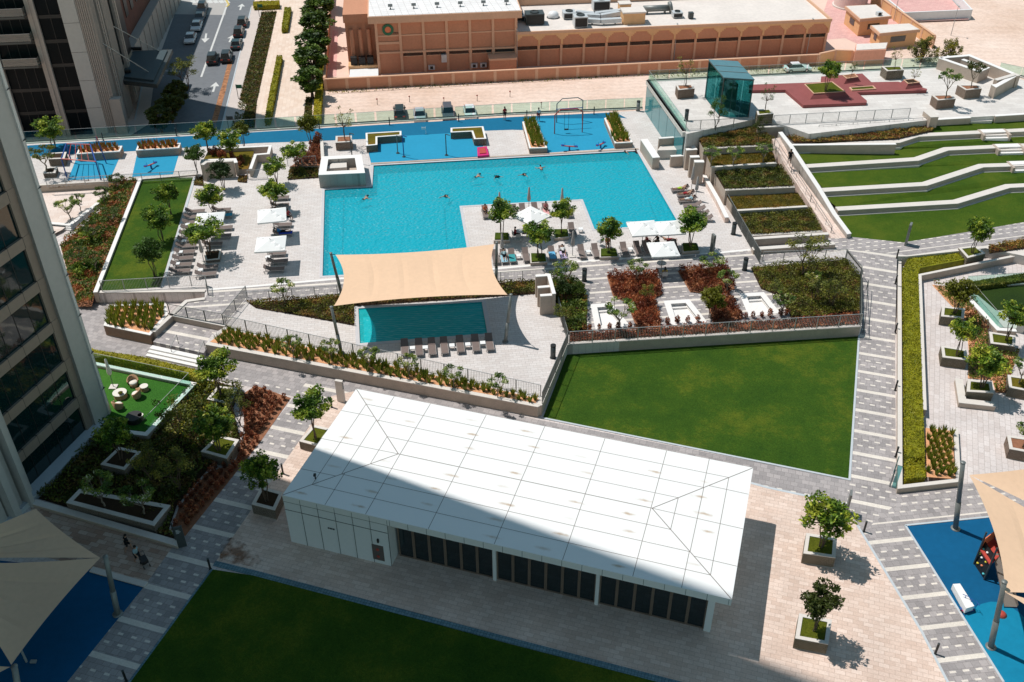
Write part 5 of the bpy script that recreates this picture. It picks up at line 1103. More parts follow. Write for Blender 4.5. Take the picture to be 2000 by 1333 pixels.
sheet('bed_soil', _rusty[1], M['redsoil']); structure(MB().prism(_rusty[1], 1, 1.29).build('bed_base', M['concrete'], base=(0, 0, 0)))
bed('shrub_bed', WL([(562, 352), (566, 330), (622, 328), (622, 348)], 1.02), .35, 'mix', 'dark low planting under the deck railing', 'shrub bed', 90, .12)
bed('shrub_bed', WL([(378, 362), (382, 346), (396, 345), (398, 364)], 1.02), .3, 'brown', 'bronze planting at the corner of the lounger deck', 'shrub bed', 90, .1)
bed('shrub_bed', WL([(464, 356), (466, 345), (484, 343), (482, 358)], 1.02), .25, 'brown', 'small bronze planting by the deck steps', 'shrub bed', 90, .1)
# changing-room style screens by the small pool
wallpx('stone_screen', 'tall concrete screen wall at the back of the small-pool patio', 'screen wall', [(1046, 539), (1072, 537), (1082, 574)], .3, 1, 3.2, cap='white_stone')
wallpx('stone_screen', 'middle concrete slab of the small-pool screens', 'screen wall', [(1050, 561), (1076, 559)], .3, 1, 3.0, cap='white_stone'); wallpx('stone_screen', 'front concrete slab of the small-pool screens', 'screen wall', [(1055, 577), (1084, 575)], .3, 1, 3.0, cap='white_stone')
# ---- railings ----
def fence(label, pts, z, h=1.1, zm=None, step=2.0, mat='palesteel', depth=.035, bar=.13, sunk=0.0):
    zz = z if isinstance(z, (list, tuple)) else [z] * len(pts); off = (h if zm == 'top' else 0)
    P = [W(p[0], p[1], q + off) for p, q in zip(pts, zz)]; P = [Vector((p.x, p.y, q)) for p, q in zip(P, zz)]
    r = thing('railing', label, 'railing', P[0]); hr = MB()
    for a, b in zip(P, P[1:]):
        d = b - a; Ld = d.length; n = max(1, round(Ld / step)); an = math.atan2(d.y, d.x)
        hr.tube(a + Vector((0, 0, h)), b + Vector((0, 0, h)), .028, n=6)
        for i in range(n):
            p, q = a.lerp(b, i / n), a.lerp(b, (i + 1) / n); m = MB(); k = max(2, int((q - p).length / bar))
            for j in range(1, k + 1): t_ = p.lerp(q, (j - .5) / k); m.box((t_.x, t_.y, t_.z + h / 2 + .03), (.014, depth, h - .12), an)
            for zz_ in (.08,): m.tube(p + Vector((0, 0, zz_)), q + Vector((0, 0, zz_)), .016, n=4)
            m.part('bar_panel', M[mat], r); MB().box((p.x, p.y, p.z + h / 2), (.05, .06, h), an).part('post', M[mat], r)
        MB().box((b.x, b.y, b.z + h / 2), (.05, .06, h), an).part('post', M[mat], r)
    hr.part('handrail', M[mat], r); return r
fence('pale railing along the top of the big-lawn wall', [(1112, 672), (1680, 637)], 1.08, 1.25)
fence('dark-looking railing between the pool patio and the big lawn', [(1059, 789), (1109, 671), (1090, 603)], 1.08, 1.2, mat='midsteel')
fence('long pale railing in front of the small pool above the grass tufts', [(442, 638), (1056, 775)], 1.02, 1.15)
fence('railing zigzag above the landing stairs', [(332, 615), (438, 635), (483, 580)], 1.05, 1.15, mat='midsteel')
fence('railing between the dashed poolside path and the shrub strip', [(483, 591), (660, 578), (978, 552), (1063, 546)], 1.02, 1.1)
fence('long grey railing on the right edge of the pool terrace', [(1338, 236), (1487, 492)], 1.0, 1.3, 'top', mat='midsteel', depth=.06, bar=.09)
fence('railing round the corner of the olive shrub bed beside the walkway', [(1656, 489), (1684, 520), (1683, 614)], 1.0, 1.2, 'top', mat='midsteel')
fence('railing between the walkway and the back of the olive bed', [(1492, 492), (1655, 487)], 1.0, 1.1, 'top')
fence('railing in front of the kids area', [(88, 350), (385, 333)], 1.1, 1.0, 'top')
fence('railing at the foot of the left lounger lawn', [(194, 549), (370, 539), (400, 538)], 1.08, 1.15, 'top')
fence('short railing where the lounger deck meets the path', [(400, 538), (402, 556)], 1.0, 1.15, 'top', mat='midsteel')
fence('railing in front of the glass lift house', [(1341, 236), (1398, 234), (1470, 229)], 5.0, 1.1, 'top', mat='midsteel')
fence('long railing along the top of the upper ramp', [(1512, 226), (1640, 219), (1779, 212)], 5.0, 1.1, 'top')
fence('thin railing beside the upper ramp walk', [(1600, 245), (1700, 237), (1812, 230)], 4.2, 1.0, 'top', bar=1.2)
fence('handrail down the left side of the pink ramp', [(1512, 285), (1545, 338), (1622, 458)], [4.3, 3.0, 1.0], .9, None, step=5, bar=40, mat='midsteel')
fence('small railing on the back deck steps', [(482, 333), (520, 331)], 1.0, 1.1, 'top'); fence('railing on the deck in front of the red planting', [(560, 308), (616, 305)], 1.3, 1.1, 'top')
for lab, x, y in (('left stair handrail on the landing', 349, 672), ('right stair handrail beside the tuft bed', 402, 684)):
    a = W(x, y, .5); r = thing('stair_handrail', lab, 'handrail', a); q = a + dn * 1.1 + Vector((0, 0, -.5))
    MB().path([a, a + Vector((0, 0, .95)), q + Vector((0, 0, .9)), q], .03, 6).part('rail', M['midsteel'], r)
r = thing('service_gate', 'thin metal gate frame beside the right walkway railing', 'gate', W(1688, 652)); 
for k, pts in enumerate([[(1685, 655, 0), (1685, 655, 1.2), (1692, 552, .6), (1692, 552, .1)]]):
    P = [W(1685, 651, 0), W(1692, 566, .55)]; MB().path([P[0], P[0] + Vector((0, 0, 1.0)), P[1] + Vector((0, 0, 1.0)), P[1]], .03, 6).part('rail', M['steel'], r)
# ---- glass balustrades ----
def balus(label, pts, z, h=1.15, step=2.4, base=True, mat='glass'):
    P = WL(pts, z); r = thing('glass_balustrade', label, 'balustrade', P[0])
    for a, b in zip(P, P[1:]):
        n = max(1, round((b - a).length / step))
        for i in range(n): MB().wall([a.lerp(b, i / n + .004), a.lerp(b, (i + 1) / n - .004)], .02, z + .05, z + h).part('glass_panel', M[mat], r)
    if base: MB().wall(P, .16, z, z + .12).part('base_channel', M['steel'], r); MB().wall(P, .3, z - .1, z + .03, side=-1).part('kerb', M['stone'], r)
    MB().wall(P, .03, z + h, z + h + .03).part('top_rail', M['palesteel'], r); return r
balus('long green glass balustrade along the back edge of the pool terrace', [(-60, 284.5), (110, 275), (500, 253), (1000, 222), (1255, 211)], 1.05, 1.3)
balus('glass balustrade on top of the teal wall', [(1266, 157), (1338, 257)], 5.0, 1.2)
balus('glass balustrade along the back of the upper terrace', [(1267, 158), (1500, 147), (1832, 131)], 5.0, 1.25)
balus('glass balustrade at the far right beyond the stone room', [(1950, 140), (2080, 168)], 5.0, 1.1)
balus('glass balustrade round the tower garden lawn', [(150, 705), (205, 716), (374, 752), (288, 842)], .55, 1.2, base=False)
wg = thing('teal_glass_wall', 'tall teal glass-clad wall below the upper terrace', 'wall', W(1264, 217, 1)); P = [W(1265, 157, 5), W(1337, 259, 5)]; n_ = 5
for i in range(n_): MB().wall([P[0].lerp(P[1], i / n_ + .003), P[0].lerp(P[1], (i + 1) / n_ - .003)], .08, 1.0, 4.55, side=-1).part('glass_panel', darkglass('teal_mirror_glass', (.05, .24, .27, 1), .12) if i == 0 else bpy.data.materials['teal_mirror_glass'], wg)
MB().wall(P, .3, 4.5, 5.03, side=-.4).part('coping', M['stone'], wg)
# private terrace on the right with glass
structure(sheet('terrace_floor', WL([(1893, 574), (2100, 545), (2100, 650), (1960, 640), (1948, 640)], .4), paint('pale_green_floor', (.45, .50, .45, 1), .6)))
structure(sheet('lawn', WL([(1897, 566), (2100, 540), (2100, 601), (1945, 606)], .42), lawn_mat('dark_turf', (.02, .04, .01, 1), (.026, .05, .01, 1), (.03, .055, .01, 1))))  # private terrace lawn, a darker green than the other lawns
wallpx('garden_kerb', 'slanting pale kerb of the private glass terrace', 'kerb', [(1885, 574), (1950, 643), (1985, 645)], .4, 0, .5, cap='white_stone')
wallpx('garden_kerb', 'pale kerb behind the dark lawn of the private terrace', 'kerb', [(1885, 561), (2100, 545)], .3, 0, .6, cap='white_stone')
balus('glass balustrade of the private terrace', [(1891, 572), (1948, 638)], .5, 1.2, base=False); balus('glass balustrade behind the private terrace', [(1885, 560), (2100, 546)], .6, 1.1, base=False)
r = thing('canopy_post', 'thick pale post leaning at the right edge of the private terrace', 'post', W(1990, 650)); MB().prism(WL([(1982, 650), (1998, 652), (1998, 640), (1984, 640)], 0), 0, 6).part('post', M['stone'], r)
# ================= planting =================
def T(kind, x, y, z, h, label, wr=1.0, tint=None, group=None): return tree(kind, W(x, y, z), label, h, wr, group, tint)
T('round', 1604, 1068, .9, 4.5, 'full green tree in the planter right of the pavilion', 1.1)
T('round', 1590, 1232, .9, 4.2, 'thin-crowned tree in the planter nearest the bottom right path', .82, 'olive')
T('round', 521, 978, .9, 4.4, 'dark green tree in the planter touching the pavilion left end', .92)
T('round', 617, 856, .8, 4.6, 'tall tree in the bright-grass planter behind the pavilion corner', .95)
T('round', 428, 880, .9, 3.9, 'round tree in the planter of the red shrub bed', 1.1)
T('round', 236, 897, .9, 3.9, 'shaded tree in the planter below the tower garden', 1.0)
T('round', 432, 772, .5, 4.2, 'bushy tree in the low planter at the hedge corner', 1.15)
T('open', 205, 990, .7, 3.2, 'left shaded frangipani in the long raised planter', 1.1); T('open', 282, 1005, .7, 3.2, 'right shaded frangipani in the long raised planter', 1.1)
T('airy', 352, 860, 0, 4.0, 'yellow-green slender tree beside the garden terrace corner', 1.1, 'yellow'); T('airy', 470, 832, 0, 4.0, 'slender olive tree at the edge of the red shrubs', 1.0)
T('airy', 352, 960, 0, 4.2, 'slender shaded tree in the middle of the tower bed', 1.2); T('airy', 300, 950, 0, 3.8, 'slender shaded tree behind the long raised planter', 1.1)
T('round', 1868, 695, .9, 3.9, 'leaning green tree in the middle court planter', .9); T('round', 1864, 612, .95, 3.6, 'yellow-green tree hiding the upper court planter', 1.15, 'yellow')
T('round', 1917, 757, .95, 3.9, 'dense dark tree in the box behind the L-shaped bench', 1.2); T('round', 1966, 664, .95, 3.9, 'tree in front of the private glass terrace', 1.0)
T('open', 1999, 872, .95, 2.6, 'small frangipani in the red-mulched planter'); T('open', 1990, 748, .95, 2.8, 'frangipani in the planter at the right picture edge')
T('round', 1899, 495, 1.15, 4.0, 'small-crowned tree at the end of the golden hedge', .9)
PG = 'trees in the pool deck planters'
T('round', 980, 463, 1.35, 4.3, 'orange-flecked tree beside the sand-coloured sail', 1.0, None, PG); T('round', 1097, 457, 1.35, 3.9, 'tree between the furled parasol and the pool notch', .95, None, PG)
T('round', 1052, 505, 1.35, 4.2, 'densest round tree in the lounger row by the square parasol', 1.1, None, PG); T('round', 1188, 495, 1.35, 4.0, 'tree in the lounger row at the pool notch corner', .95, None, PG)
T('round', 1348, 484, 1.35, 4.2, 'round tree right of the twin white parasols', 1.15, None, PG); T('round', 409, 498, 1.35, 4.0, 'wide tree in the dark planter between the lounger columns', 1.35, None, PG)
T('round', 418, 424, 1.0, 3.8, 'wide tree above the loungers nearest the grey slab wall', 1.15); T('round', 536, 412, 1.0, 3.6, 'wide tree above the upper white parasol of the left deck', 1.25)
T('round', 541, 362, 1.0, 3.4, 'tree above the deck steps', 1.1); T('round', 438, 372, 1.0, 3.6, 'tree standing before the grey slab wall', 1.1, 'dark')
T('round', 406, 296, 1.3, 3.9, 'tree with yellow tips by the back blue strip', 1.15); T('round', 455, 312, 1.4, 3.7, 'green tree over the rust planting of the back deck', 1.15)
T('round', 477, 286, 1.2, 3.2, 'bright yellow-leaved tree against the glass balustrade', 1.0, 'yellow'); T('round', 386, 338, 1.2, 3.4, 'light green tree at the left of the grey slab wall', 1.0, 'frangi')
T('round', 580, 330, 1.2, 3.3, 'wide low tree over the red spiky planting', 1.3); T('round', 606, 282, 1.2, 3.8, 'tree at the right end of the red spiky planting', .95, 'yellow')
T('dry', 674, 274, 1.95, 4.0, 'thin-crowned young tree in the red-mulched deck planter', 1.1)
T('round', 108, 290, 1.0, 4.0, 'big green tree at the far left of the blue strip', 1.25); T('open', 92, 336, 1.5, 3.6, 'yellow-tipped frangipani in the low dark planter', 1.3, 'yellow')
T('round', 334, 420, 1.0, 4.0, 'tree on the left lawn nearest the kids area', 1.0, None, 'trees on the left lounger lawn'); T('round', 318, 472, 1.0, 4.1, 'middle tree of the left lounger lawn', 1.0, None, 'trees on the left lounger lawn'); T('round', 303, 541, 1.0, 4.3, 'tree on the left lawn nearest the foot railing', .95, 'frangi', 'trees on the left lounger lawn')
T('open', 557, 596, 1.0, 2.9, 'frangipani standing alone by the poolside railing', 1.1)
for x, y, l in ((574, 700, 'first frangipani of the tuft bed, nearest the stairs'), (648, 706, 'second frangipani of the tuft bed, by the sail post'), (722, 722, 'third frangipani of the tuft bed'), (800, 738, 'fourth frangipani of the tuft bed, behind the loungers'), (886, 757, 'fifth frangipani of the tuft bed'), (972, 778, 'last frangipani of the tuft bed, nearest the big lawn')): T('open', x, y, 1.0, 2.5, l, 1.0, None, 'frangipanis in the long tuft bed')
T('open', 1103, 565, 1.0, 3.4, 'pale frangipani above the green bed by the dashed path'); T('round', 1098, 590, 1.0, 2.4, 'dark shrubby tree in the green bed', 1.0, 'dark'); T('round', 1128, 590, 1.0, 2.2, 'bushy small tree at the path side of the green bed', .9, 'mixgreen'); T('airy', 1100, 640, 1.0, 2.6, 'slender small tree near the front of the green bed', 1.3, 'yellow')
T('open', 1243, 552, 1.0, 2.9, 'pale frangipani behind the first red shrub bed'); T('open', 1209, 642, 1.0, 3.2, 'frangipani in front of the first sunken seat', 1.2); T('airy', 1262, 598, 1.0, 2.6, 'slender tree inside the first red shrub bed', 1.0)
T('open', 1388, 535, 1.0, 2.4, 'white-flowered frangipani behind the second red shrub bed', 1.4); T('round', 1386, 622, 1.0, 3.4, 'yellow-green tree between the second and third sunken seats', 1.1, 'yellow'); T('open', 1418, 572, 1.0, 2.6, 'frangipani at the right of the second red bed', 1.1); T('open', 1526, 618, 1.0, 2.8, 'bare-stemmed frangipani beside the third sunken seat')
T('airy', 1566, 541, 1.0, 4.6, 'tallest slender tree rising over the olive bed', 1.25); T('airy', 1588, 590, 1.0, 3.0, 'low slender tree in the middle of the olive bed', 1.3); T('airy', 1622, 600, 1.0, 3.2, 'low slender tree at the right of the olive bed', 1.4); T('open', 1583, 566, 1.0, 2.2, 'green frangipani in the middle of the olive bed'); T('airy', 1510, 585, 1.0, 2.2, 'small slender tree at the left of the olive bed', 1.3)
T('dry', 1338, 169, 6.1, 3.7, 'dry-leaved young tree beside the glass edge of the upper terrace', 1.1); T('round', 1612, 180, 5.8, 4.0, 'green tree in the big hollow of the red platform', .95); T('dry', 1661, 158, 5.8, 2.6, 'tiny palm-like tree in the back hollow of the red platform', .8, 'green')
T('dry', 1746, 136, 6.1, 3.0, 'dry tree in the planter against the back glass', .9); T('dry', 1782, 168, 5.8, 2.5, 'small dry tree in the right hollow of the red platform', .9); T('open', 1846, 192, 6.1, 3.9, 'frangipani in the planter nearest the seating steps', .9); T('open', 1896, 172, 6.1, 3.9, 'dry frangipani in the planter nearest the stone room', .85, 'olive')
T('dry', 1494, 220, 6.1, 3.4, 'young tree in the planter in front of the lift house', .9, 'green'); T('airy', 1397, 256, 4.6, 4.2, 'slender tree in front of the glass lift house', .95, 'green'); T('airy', 1478, 286, 4.0, 3.8, 'slender tree at the top of the ramp', .8, 'olive')
for x, y, l in ((1388, 326, 'frangipani on the golden cover, nearest the pool fence'), (1432, 326, 'middle frangipani on the upper golden cover'), (1490, 318, 'frangipani on the golden cover, nearest the ramp')): T('open', x, y, 3.2, 2.6, l, 1.2, None, 'frangipanis on the upper golden ground cover')
for x, y, h, l in ((632, 20, 7, 'farthest dense tree of the promenade row'), (625, 58, 6.6, 'second farthest dense tree of the promenade row'), (620, 92, 6.6, 'third dense tree from the back of the promenade row'), (616, 126, 6.2, 'third dense tree from the front of the promenade row'), (613, 160, 6.4, 'second nearest dense tree of the promenade row'), (611, 194, 5.4, 'nearest dense tree of the promenade row')): T('ficus', x, y, ZS, h, l, 1.55, None, 'dense trees lining the promenade')
T('airy', 366, 178, ZS, 5.6, 'yellowish tree on the street median in tower shade', 1.5, 'yellow'); 
for x, y, l in ((352, 212, 'dark bushy tree in the middle of the median'), (338, 240, 'dark bushy tree on the near end of the median'), (318, 262, 'dark bushy tree behind the glass balustrade on the street')): T('ficus', x, y, ZS, 4.6, l, 1.55, 'mix')
T('bush', 1800, 122, ZS, 8.0, 'broad grey-green desert tree by the gate hut', .95); T('bush', 1852, 122, ZS, 7.4, 'broad grey-green desert tree at the edge of the sand', .95)
T('open', 138, 430, .3, 2.7, 'spreading frangipani on the lower pale court', 1.3); T('open', 158, 412, .3, 2.2, 'small frangipani on the lower pale court', 1.1)
for x, y, l in ((232, 372, 'frangipani at the top of the shrub bank'), (205, 400, 'frangipani beside the steps of the shrub bank'), (222, 440, 'frangipani in the middle of the shrub bank'), (185, 470, 'frangipani on the tower side of the shrub bank'), (190, 530, 'frangipani near the lower end of the shrub bank'), (160, 520, 'frangipani brushing the tower at the bank')): T('open', x, y, .6, 2.3, l, 1.2, 'mixgreen', 'frangipanis on the left shrub bank')
# ---- beds ----
bed('shrub_bed', WL([(212, 356, 1.0), (268, 353, 1.0), (187, 571, .9), (180, 600, .3), (150, 600, .2), (118, 480, .2), (160, 446, .2), (214, 396, .3)]), .75, 'mixgreen', 'long bank of mixed red and green shrubs beside the left lawn wall', 'shrub bank', 120, .13, 1.3, .7, 'redsoil', share=(.5, .25, .25))
bed('shrub_bed', WL([(92, 360), (215, 354), (214, 361), (96, 369)], .7), .35, 'brown', 'narrow strip of rusty planting under the kids railing', 'shrub bed', 130, .1, .6)
bed('shrub_bed', WL([(195, 842), (258, 846), (286, 852), (382, 752), (398, 742), (470, 758), (455, 800), (470, 860), (400, 925), (345, 990), (330, 1035), (348, 1056), (75, 975), (90, 960)], 0), .8, 'mix', 'wide mixed shrub bed between the tower and the red shrubs', 'shrub bed', 95, .13, 1.5, .7, share=(.42, .38, .2))
bed('shrub_bed', WL([(384, 756), (470, 760), (455, 800), (466, 850), (420, 850), (380, 885), (320, 850)], .05), .9, 'yellow', 'sunlit yellow-green shrubs at the corner of the tower garden', 'shrub bed', 55, .12, 1.2, .7, share=(.5, .2, .3))
bed('shrub_strip', WL([(484, 592), (660, 579), (978, 553), (1044, 549), (1048, 575), (692, 599), (692, 637), (600, 620), (500, 603)], 1.0), .55, 'mix', 'olive and russet shrub strip between the big and small pools', 'shrub bed', 150, .1, 1.0, .6)
bed('shrub_bed', WL([(1072, 545), (1110, 545), (1135, 560), (1146, 585), (1146, 650), (1112, 655), (1092, 612)], 1.0), 1.1, 'mixgreen', 'tall mixed green shrub bed beside the concrete screens', 'shrub bed', 210, .12, .9, .6, share=(.5, .4, .1))
bed('shrub_bed', WL([(1185, 540), (1283, 535), (1294, 577), (1278, 584), (1292, 640), (1244, 644), (1224, 592), (1197, 580)], 1.0), 1.0, 'red', 'T-shaped maroon shrub bed between the first two sunken seats', 'shrub bed', 300, .10, .32, .75, 'redsoil', up=(0, 0, 1.6))
bed('shrub_bed', WL([(1323, 530), (1418, 521), (1436, 566), (1396, 575), (1348, 572)], 1.0), 1.0, 'red', 'maroon shrub bed behind the second sunken seat', 'shrub bed', 300, .10, .32, .75, 'redsoil', up=(0, 0, 1.6))
bed('shrub_bed', WL([(1378, 584), (1424, 578), (1452, 624), (1392, 632)], 1.0), 1.0, 'red', 'maroon shrub bed between the second and third sunken seats', 'shrub bed', 300, .10, .32, .75, 'redsoil', up=(0, 0, 1.6))
bed('shrub_bed', WL([(1466, 524), (1650, 508), (1680, 542), (1680, 612), (1545, 626), (1542, 615), (1519, 578), (1486, 565)], 1.0), .7, 'mix', 'broad olive shrub bed right of the sunken seats', 'shrub bed', 230, .09, 1.3, .7, share=(.35, .55, .1))
bed('shrub_strip', WL([(1112, 670), (1112, 655), (1392, 634), (1545, 626), (1680, 612), (1680, 636)], 1.0), .5, 'red', 'thin russet strip behind the big-lawn railing', 'shrub bed', 150, .1, .5, .6, share=(.35, .45, .2))
for i, (x, y) in enumerate([(1152, 646), (1170, 645), (1190, 644), (1207, 643), (1230, 641), (1303, 634), (1322, 632), (1343, 630), (1362, 629), (1456, 622), (1470, 621), (1487, 620), (1503, 619), (1524, 617), (1535, 616)]):
    place('red_shrub', SHRUB, W(x, y, 1.0), 'single round maroon shrub in the row between the sunken seats and the front railing', 'shrub', 'single maroon shrubs along the front railing', 1.1)
bed('ground_cover', WL([(511, 25), (541, 23), (502, 200), (494, 290), (440, 290), (468, 197)], ZS), .35, 'mix', 'long olive strip of ground cover beside the street pavement', 'ground cover', 45, .15, 1.5, .8)
bed('ground_cover', WL([(598, 190), (610, 190), (610, 240), (592, 240)], ZS), .3, 'mix', 'olive ground cover under the nearest promenade tree', 'ground cover', 45, .15)
bed('shrub_bed', WL([(1820, 557), (1888, 566), (1925, 625), (1935, 678), (1990, 690), (1975, 728), (1966, 768), (1944, 768), (1938, 744), (1890, 740), (1892, 690), (1886, 626), (1850, 590)], 0), .7, 'mixgreen', 'sunny mixed shrub bed among the right court planters', 'shrub bed', 120, .11, 1.0, .7, 'sandsoil', share=(.35, .4, .25))
bed('shrub_bed', WL([(1930, 482), (2100, 447), (2100, 472), (1932, 497)], 1.0), .45, 'brown', 'russet planting beside the right end of the walkway', 'shrub bed', 130, .1, .8)
bed('shrub_bed', WL([(1536, 268), (1826, 246), (1822, 257), (1752, 273), (1551, 281)], 4.15), .4, 'brown', 'long brown grassy strip above the highest seat wall', 'shrub bed', 130, .1, .7, .5)
bed('ground_cover', WL([(640, 178), (1260, 145), (1260, 149), (900, 169), (640, 185)], ZS), .25, 'olive', 'scattered weeds at the foot of the salmon boundary wall', 'weeds', 8, .16, 1.2, .8, 'sand')
P = WL([(1270, 145), (1595, 131), (1595, 140), (1270, 154)], ZS); bed('ground_cover', P, .3, 'olive', 'thin green weeds by the wall behind the upper terrace', 'weeds', 8, .16, 1.2, .8, 'sand')
# ---- hedges ----
hedge('clipped_hedge', WL([(1764, 524), (1775, 505), (1868, 484), (1888, 505), (1797, 522), (1793, 535), (1806, 903), (1770, 905)], .75), .05, .75, 'long L-shaped golden clipped hedge beside the right walkway')
hedge('clipped_hedge', WL([(1770, 905), (1806, 903), (1808, 932), (1769, 937)], .6), .05, .6, 'short square end of the golden hedge by the tuft bed')
hedge('clipped_hedge', WL([(150, 673), (190, 684), (280, 697), (385, 722), (398, 732), (392, 742), (374, 733), (280, 711), (150, 685)], 1.0), 0, 1.0, 'green clipped hedge along the tower garden glass')
hedge('clipped_hedge', WL([(556, 14), (568, 14), (561, 56), (550, 57)], ZS + .9), ZS, .9, 'short box hedge at the far end of the promenade', dens=60, size=.12)
hedge('clipped_hedge', WL([(541, 108), (551, 108), (533, 205), (527, 236), (517, 236), (522, 203)], ZS + .9), ZS, .9, 'long box hedge in the middle of the promenade', dens=60, size=.12)
hedge('clipped_hedge', WL([(621, 120), (632, 120), (626, 235), (611, 235)], ZS + 1.0), ZS, 1.0, 'bright clipped hedge between the promenade trees and the wall', dens=60, size=.12)
hedge('clipped_hedge', WL([(1890, 551), (2100, 518), (2100, 534), (1893, 562)], .9), 0, .9, 'olive clipped hedge behind the private terrace glass', mats='olive')
hedge('clipped_hedge', WL([(495, 3), (545, 1), (545, 9), (495, 12)], ZS + 1), ZS, 1.0, 'box hedge round the white bed at the far promenade', dens=50, size=.12)
# ---- grass tufts in sandy beds ----
pl = [(218, 596), (323, 592), (328, 614), (293, 655), (202, 636)]; planter('low angled planter full of upright grass tufts beside the stairs', pl, 1.05, 0, 'sandsoil', .25, name='tuft_planter', fh=.08, cap='white_stone')
for q in rows(WL(pl, 1.0), R(100), .74, .62, .06, .32, .5): place('grass_tuft', TUFT, (q.x, q.y, .96), 'upright green grass tuft in the angled planter beside the stairs', 'grass tuft', 'grass tufts in the angled planter', 1.45)
lb_ = WL([(410, 668), (443, 643), (1052, 779), (1046, 788)], 1.02); sheet('bed_soil', lb_, M['sandsoil'], z=1.014)
for q in rows(lb_, CG + .5, .56, .50, .10, .12, .5): place('grass_tuft', TUFT, (q.x, q.y, 1.0), 'yellow-green grass tuft in the long sandy bed before the small-pool railing', 'grass tuft', 'grass tufts in the long sandy bed', 1.15)
rb_ = WL([(1808, 836), (1860, 842), (1866, 936), (1810, 932)], .45); sheet('bed_soil', rb_, M['sandsoil'], z=.45)
for q in rows(rb_, R(85), .6, .46, .05, .12, .5): place('grass_tuft', TUFT, (q.x, q.y, .45), 'grass tuft in the small sandy bed beside the golden hedge', 'grass tuft', 'grass tufts beside the golden hedge', 1.15)
for k, kind, lab in (('a', RTUFT, 'red-tipped tuft in the trough behind the monkey bars'), ('b', RTUFT, 'red-tipped tuft in the trough behind the seesaw'), ('c', TUFT, 'green tuft in the trough left of the swing frame'), ('d', TUFT, 'green tuft in the trough right of the swing frame')):
    for q in rows(TB[k], AG if k in 'ab' else AG + math.pi / 2, .66, .5, .06, .18, .5): place('grass_tuft', kind, (q.x, q.y, TB[k][0].z), lab, 'grass tuft', lab.replace('tuft', 'tufts', 1), 1.3)
rr = WL([(474, 770), (500, 754), (568, 778), (510, 862), (362, 1048), (334, 1035), (350, 990), (404, 925), (458, 905), (478, 850)], 0); bed_s = sheet('bed_soil', rr, M['redsoil'], z=.02)
for q in rows(rr, R(70), .60, .66, .06, .3, .5): place('red_shrub', SHRUB, (q.x, q.y, .0), 'small maroon shrub in the planted rows beside the diagonal path', 'shrub', 'maroon shrubs in rows beside the diagonal path', 1.05)

MIDPTS = [(236, 376), (214, 420), (200, 455), (178, 500), (206, 500), (186, 555), (168, 560)]
for i, (x, y) in enumerate(MIDPTS): place('round_shrub', [PROTO[('round', k)][1] for k in range(3)], W(x, y, -1.2), ['rounded green shrub at the top of the left bank', 'rounded green shrub beside the court steps', 'rounded green shrub below the steps', 'rounded green shrub against the tower edge', 'rounded green shrub in the middle of the bank', 'rounded green shrub at the foot of the bank', 'last rounded green shrub by the tower at the bank foot'][i], 'shrub', 'rounded shrubs on the left bank', .6)

for k, lab in ((0, 'rusty spiky shrub in the back-deck planted enclosure'), (1, 'rusty spiky shrub in the bed beside the seating block')):
    for q in rows(_rusty[k], AG, .62, .6, .07, .25, .5): place('rusty_shrub', SHRUB, (q.x, q.y, 1.54 if k == 0 else 1.3), lab, 'shrub', lab.replace('shrub', 'shrubs', 1), 1.25)
# ================= shade sails =================
def sail_mesh(C, sag, n=20, crease=5):
    C = [Vector(c) for c in C]; ctr = sum(C, Vector()) / 4
    def edge(a, b, t, s): 
        m = a.lerp(b, t); inn = (ctr - (a + b) / 2); return m + inn * s * 4 * t * (1 - t)
    V = []; F = []
    for i in range(n + 1):
        for j in range(n + 1):
            u, v = i / n, j / n
            e0, e1 = edge(C[0], C[1], u, sag[0]), edge(C[3], C[2], u, sag[2]); f0, f1 = edge(C[0], C[3], v, sag[3]), edge(C[1], C[2], v, sag[1])
            bl = C[0] * (1 - u) * (1 - v) + C[1] * u * (1 - v) + C[2] * u * v + C[3] * (1 - u) * v
            p = e0 * (1 - v) + e1 * v + f0 * (1 - u) + f1 * u - bl; p.z -= .25 * math.sin(math.pi * u) * math.sin(math.pi * v)
            if crease and i % (n // crease) == 0 and 0 < i < n: p.z -= .05 * math.sin(math.pi * v)
            V.append(tuple(p))
    for i in range(n):
        for j in range(n): F.append((i * (n + 1) + j, (i + 1) * (n + 1) + j, (i + 1) * (n + 1) + j + 1, i * (n + 1) + j + 1))
    m = MB(); m.add(V, F); return m
def pole(r, base, top, rad=.13, mat='midsteel', nm='pole'):
    m = MB(); m.tube(base, Vector(base).lerp(Vector(top), .42), rad * 1.12, rad * 1.12, 14); m.tube(Vector(base).lerp(Vector(top), .42), top, rad, rad * .9, 14); m.tube(top, Vector(top) + Vector((0, 0, .04)), rad * 1.05, rad * 1.05, 14); m.tube(base, Vector(base) + Vector((0, 0, .06)), rad * 2, rad * 2, 14); m.part(nm, M[mat], r, True)
ps = thing('shade_sail', 'large sand-coloured fabric sail stretched on four grey poles over the small pool', 'shade sail', W(820, 620, 1))
SC = [W(652, 598, 5.3), W(991, 576, 5.4), W(966, 477, 5.7), W(655, 498, 5.6)]
sail_mesh(SC, (.11, .10, .11, .11), 30).part('fabric', M['sail'], ps, False)
for b, t, c in (((667, 690), (647, 600, 5.7), 0), ((987, 668), (998, 576, 5.75), 1), ((969, 556), (970, 474, 5.9), 2), ((667, 574), (646, 495, 5.85), 3)):
    top = W(*t); pole(ps, W(b[0], b[1], 1), top); MB().tube(top - Vector((0, 0, .12)), SC[c], .03, n=6).part('tension_fitting', M['steel'], ps)
rs = thing('shade_sail', 'sand-coloured sails fanning out from two grey poles over the right play floor', 'shade sail', W(1960, 1150, 0))
A_ = W(1893, 928, 5.6); D_ = W(1963, 1157, 5.4)
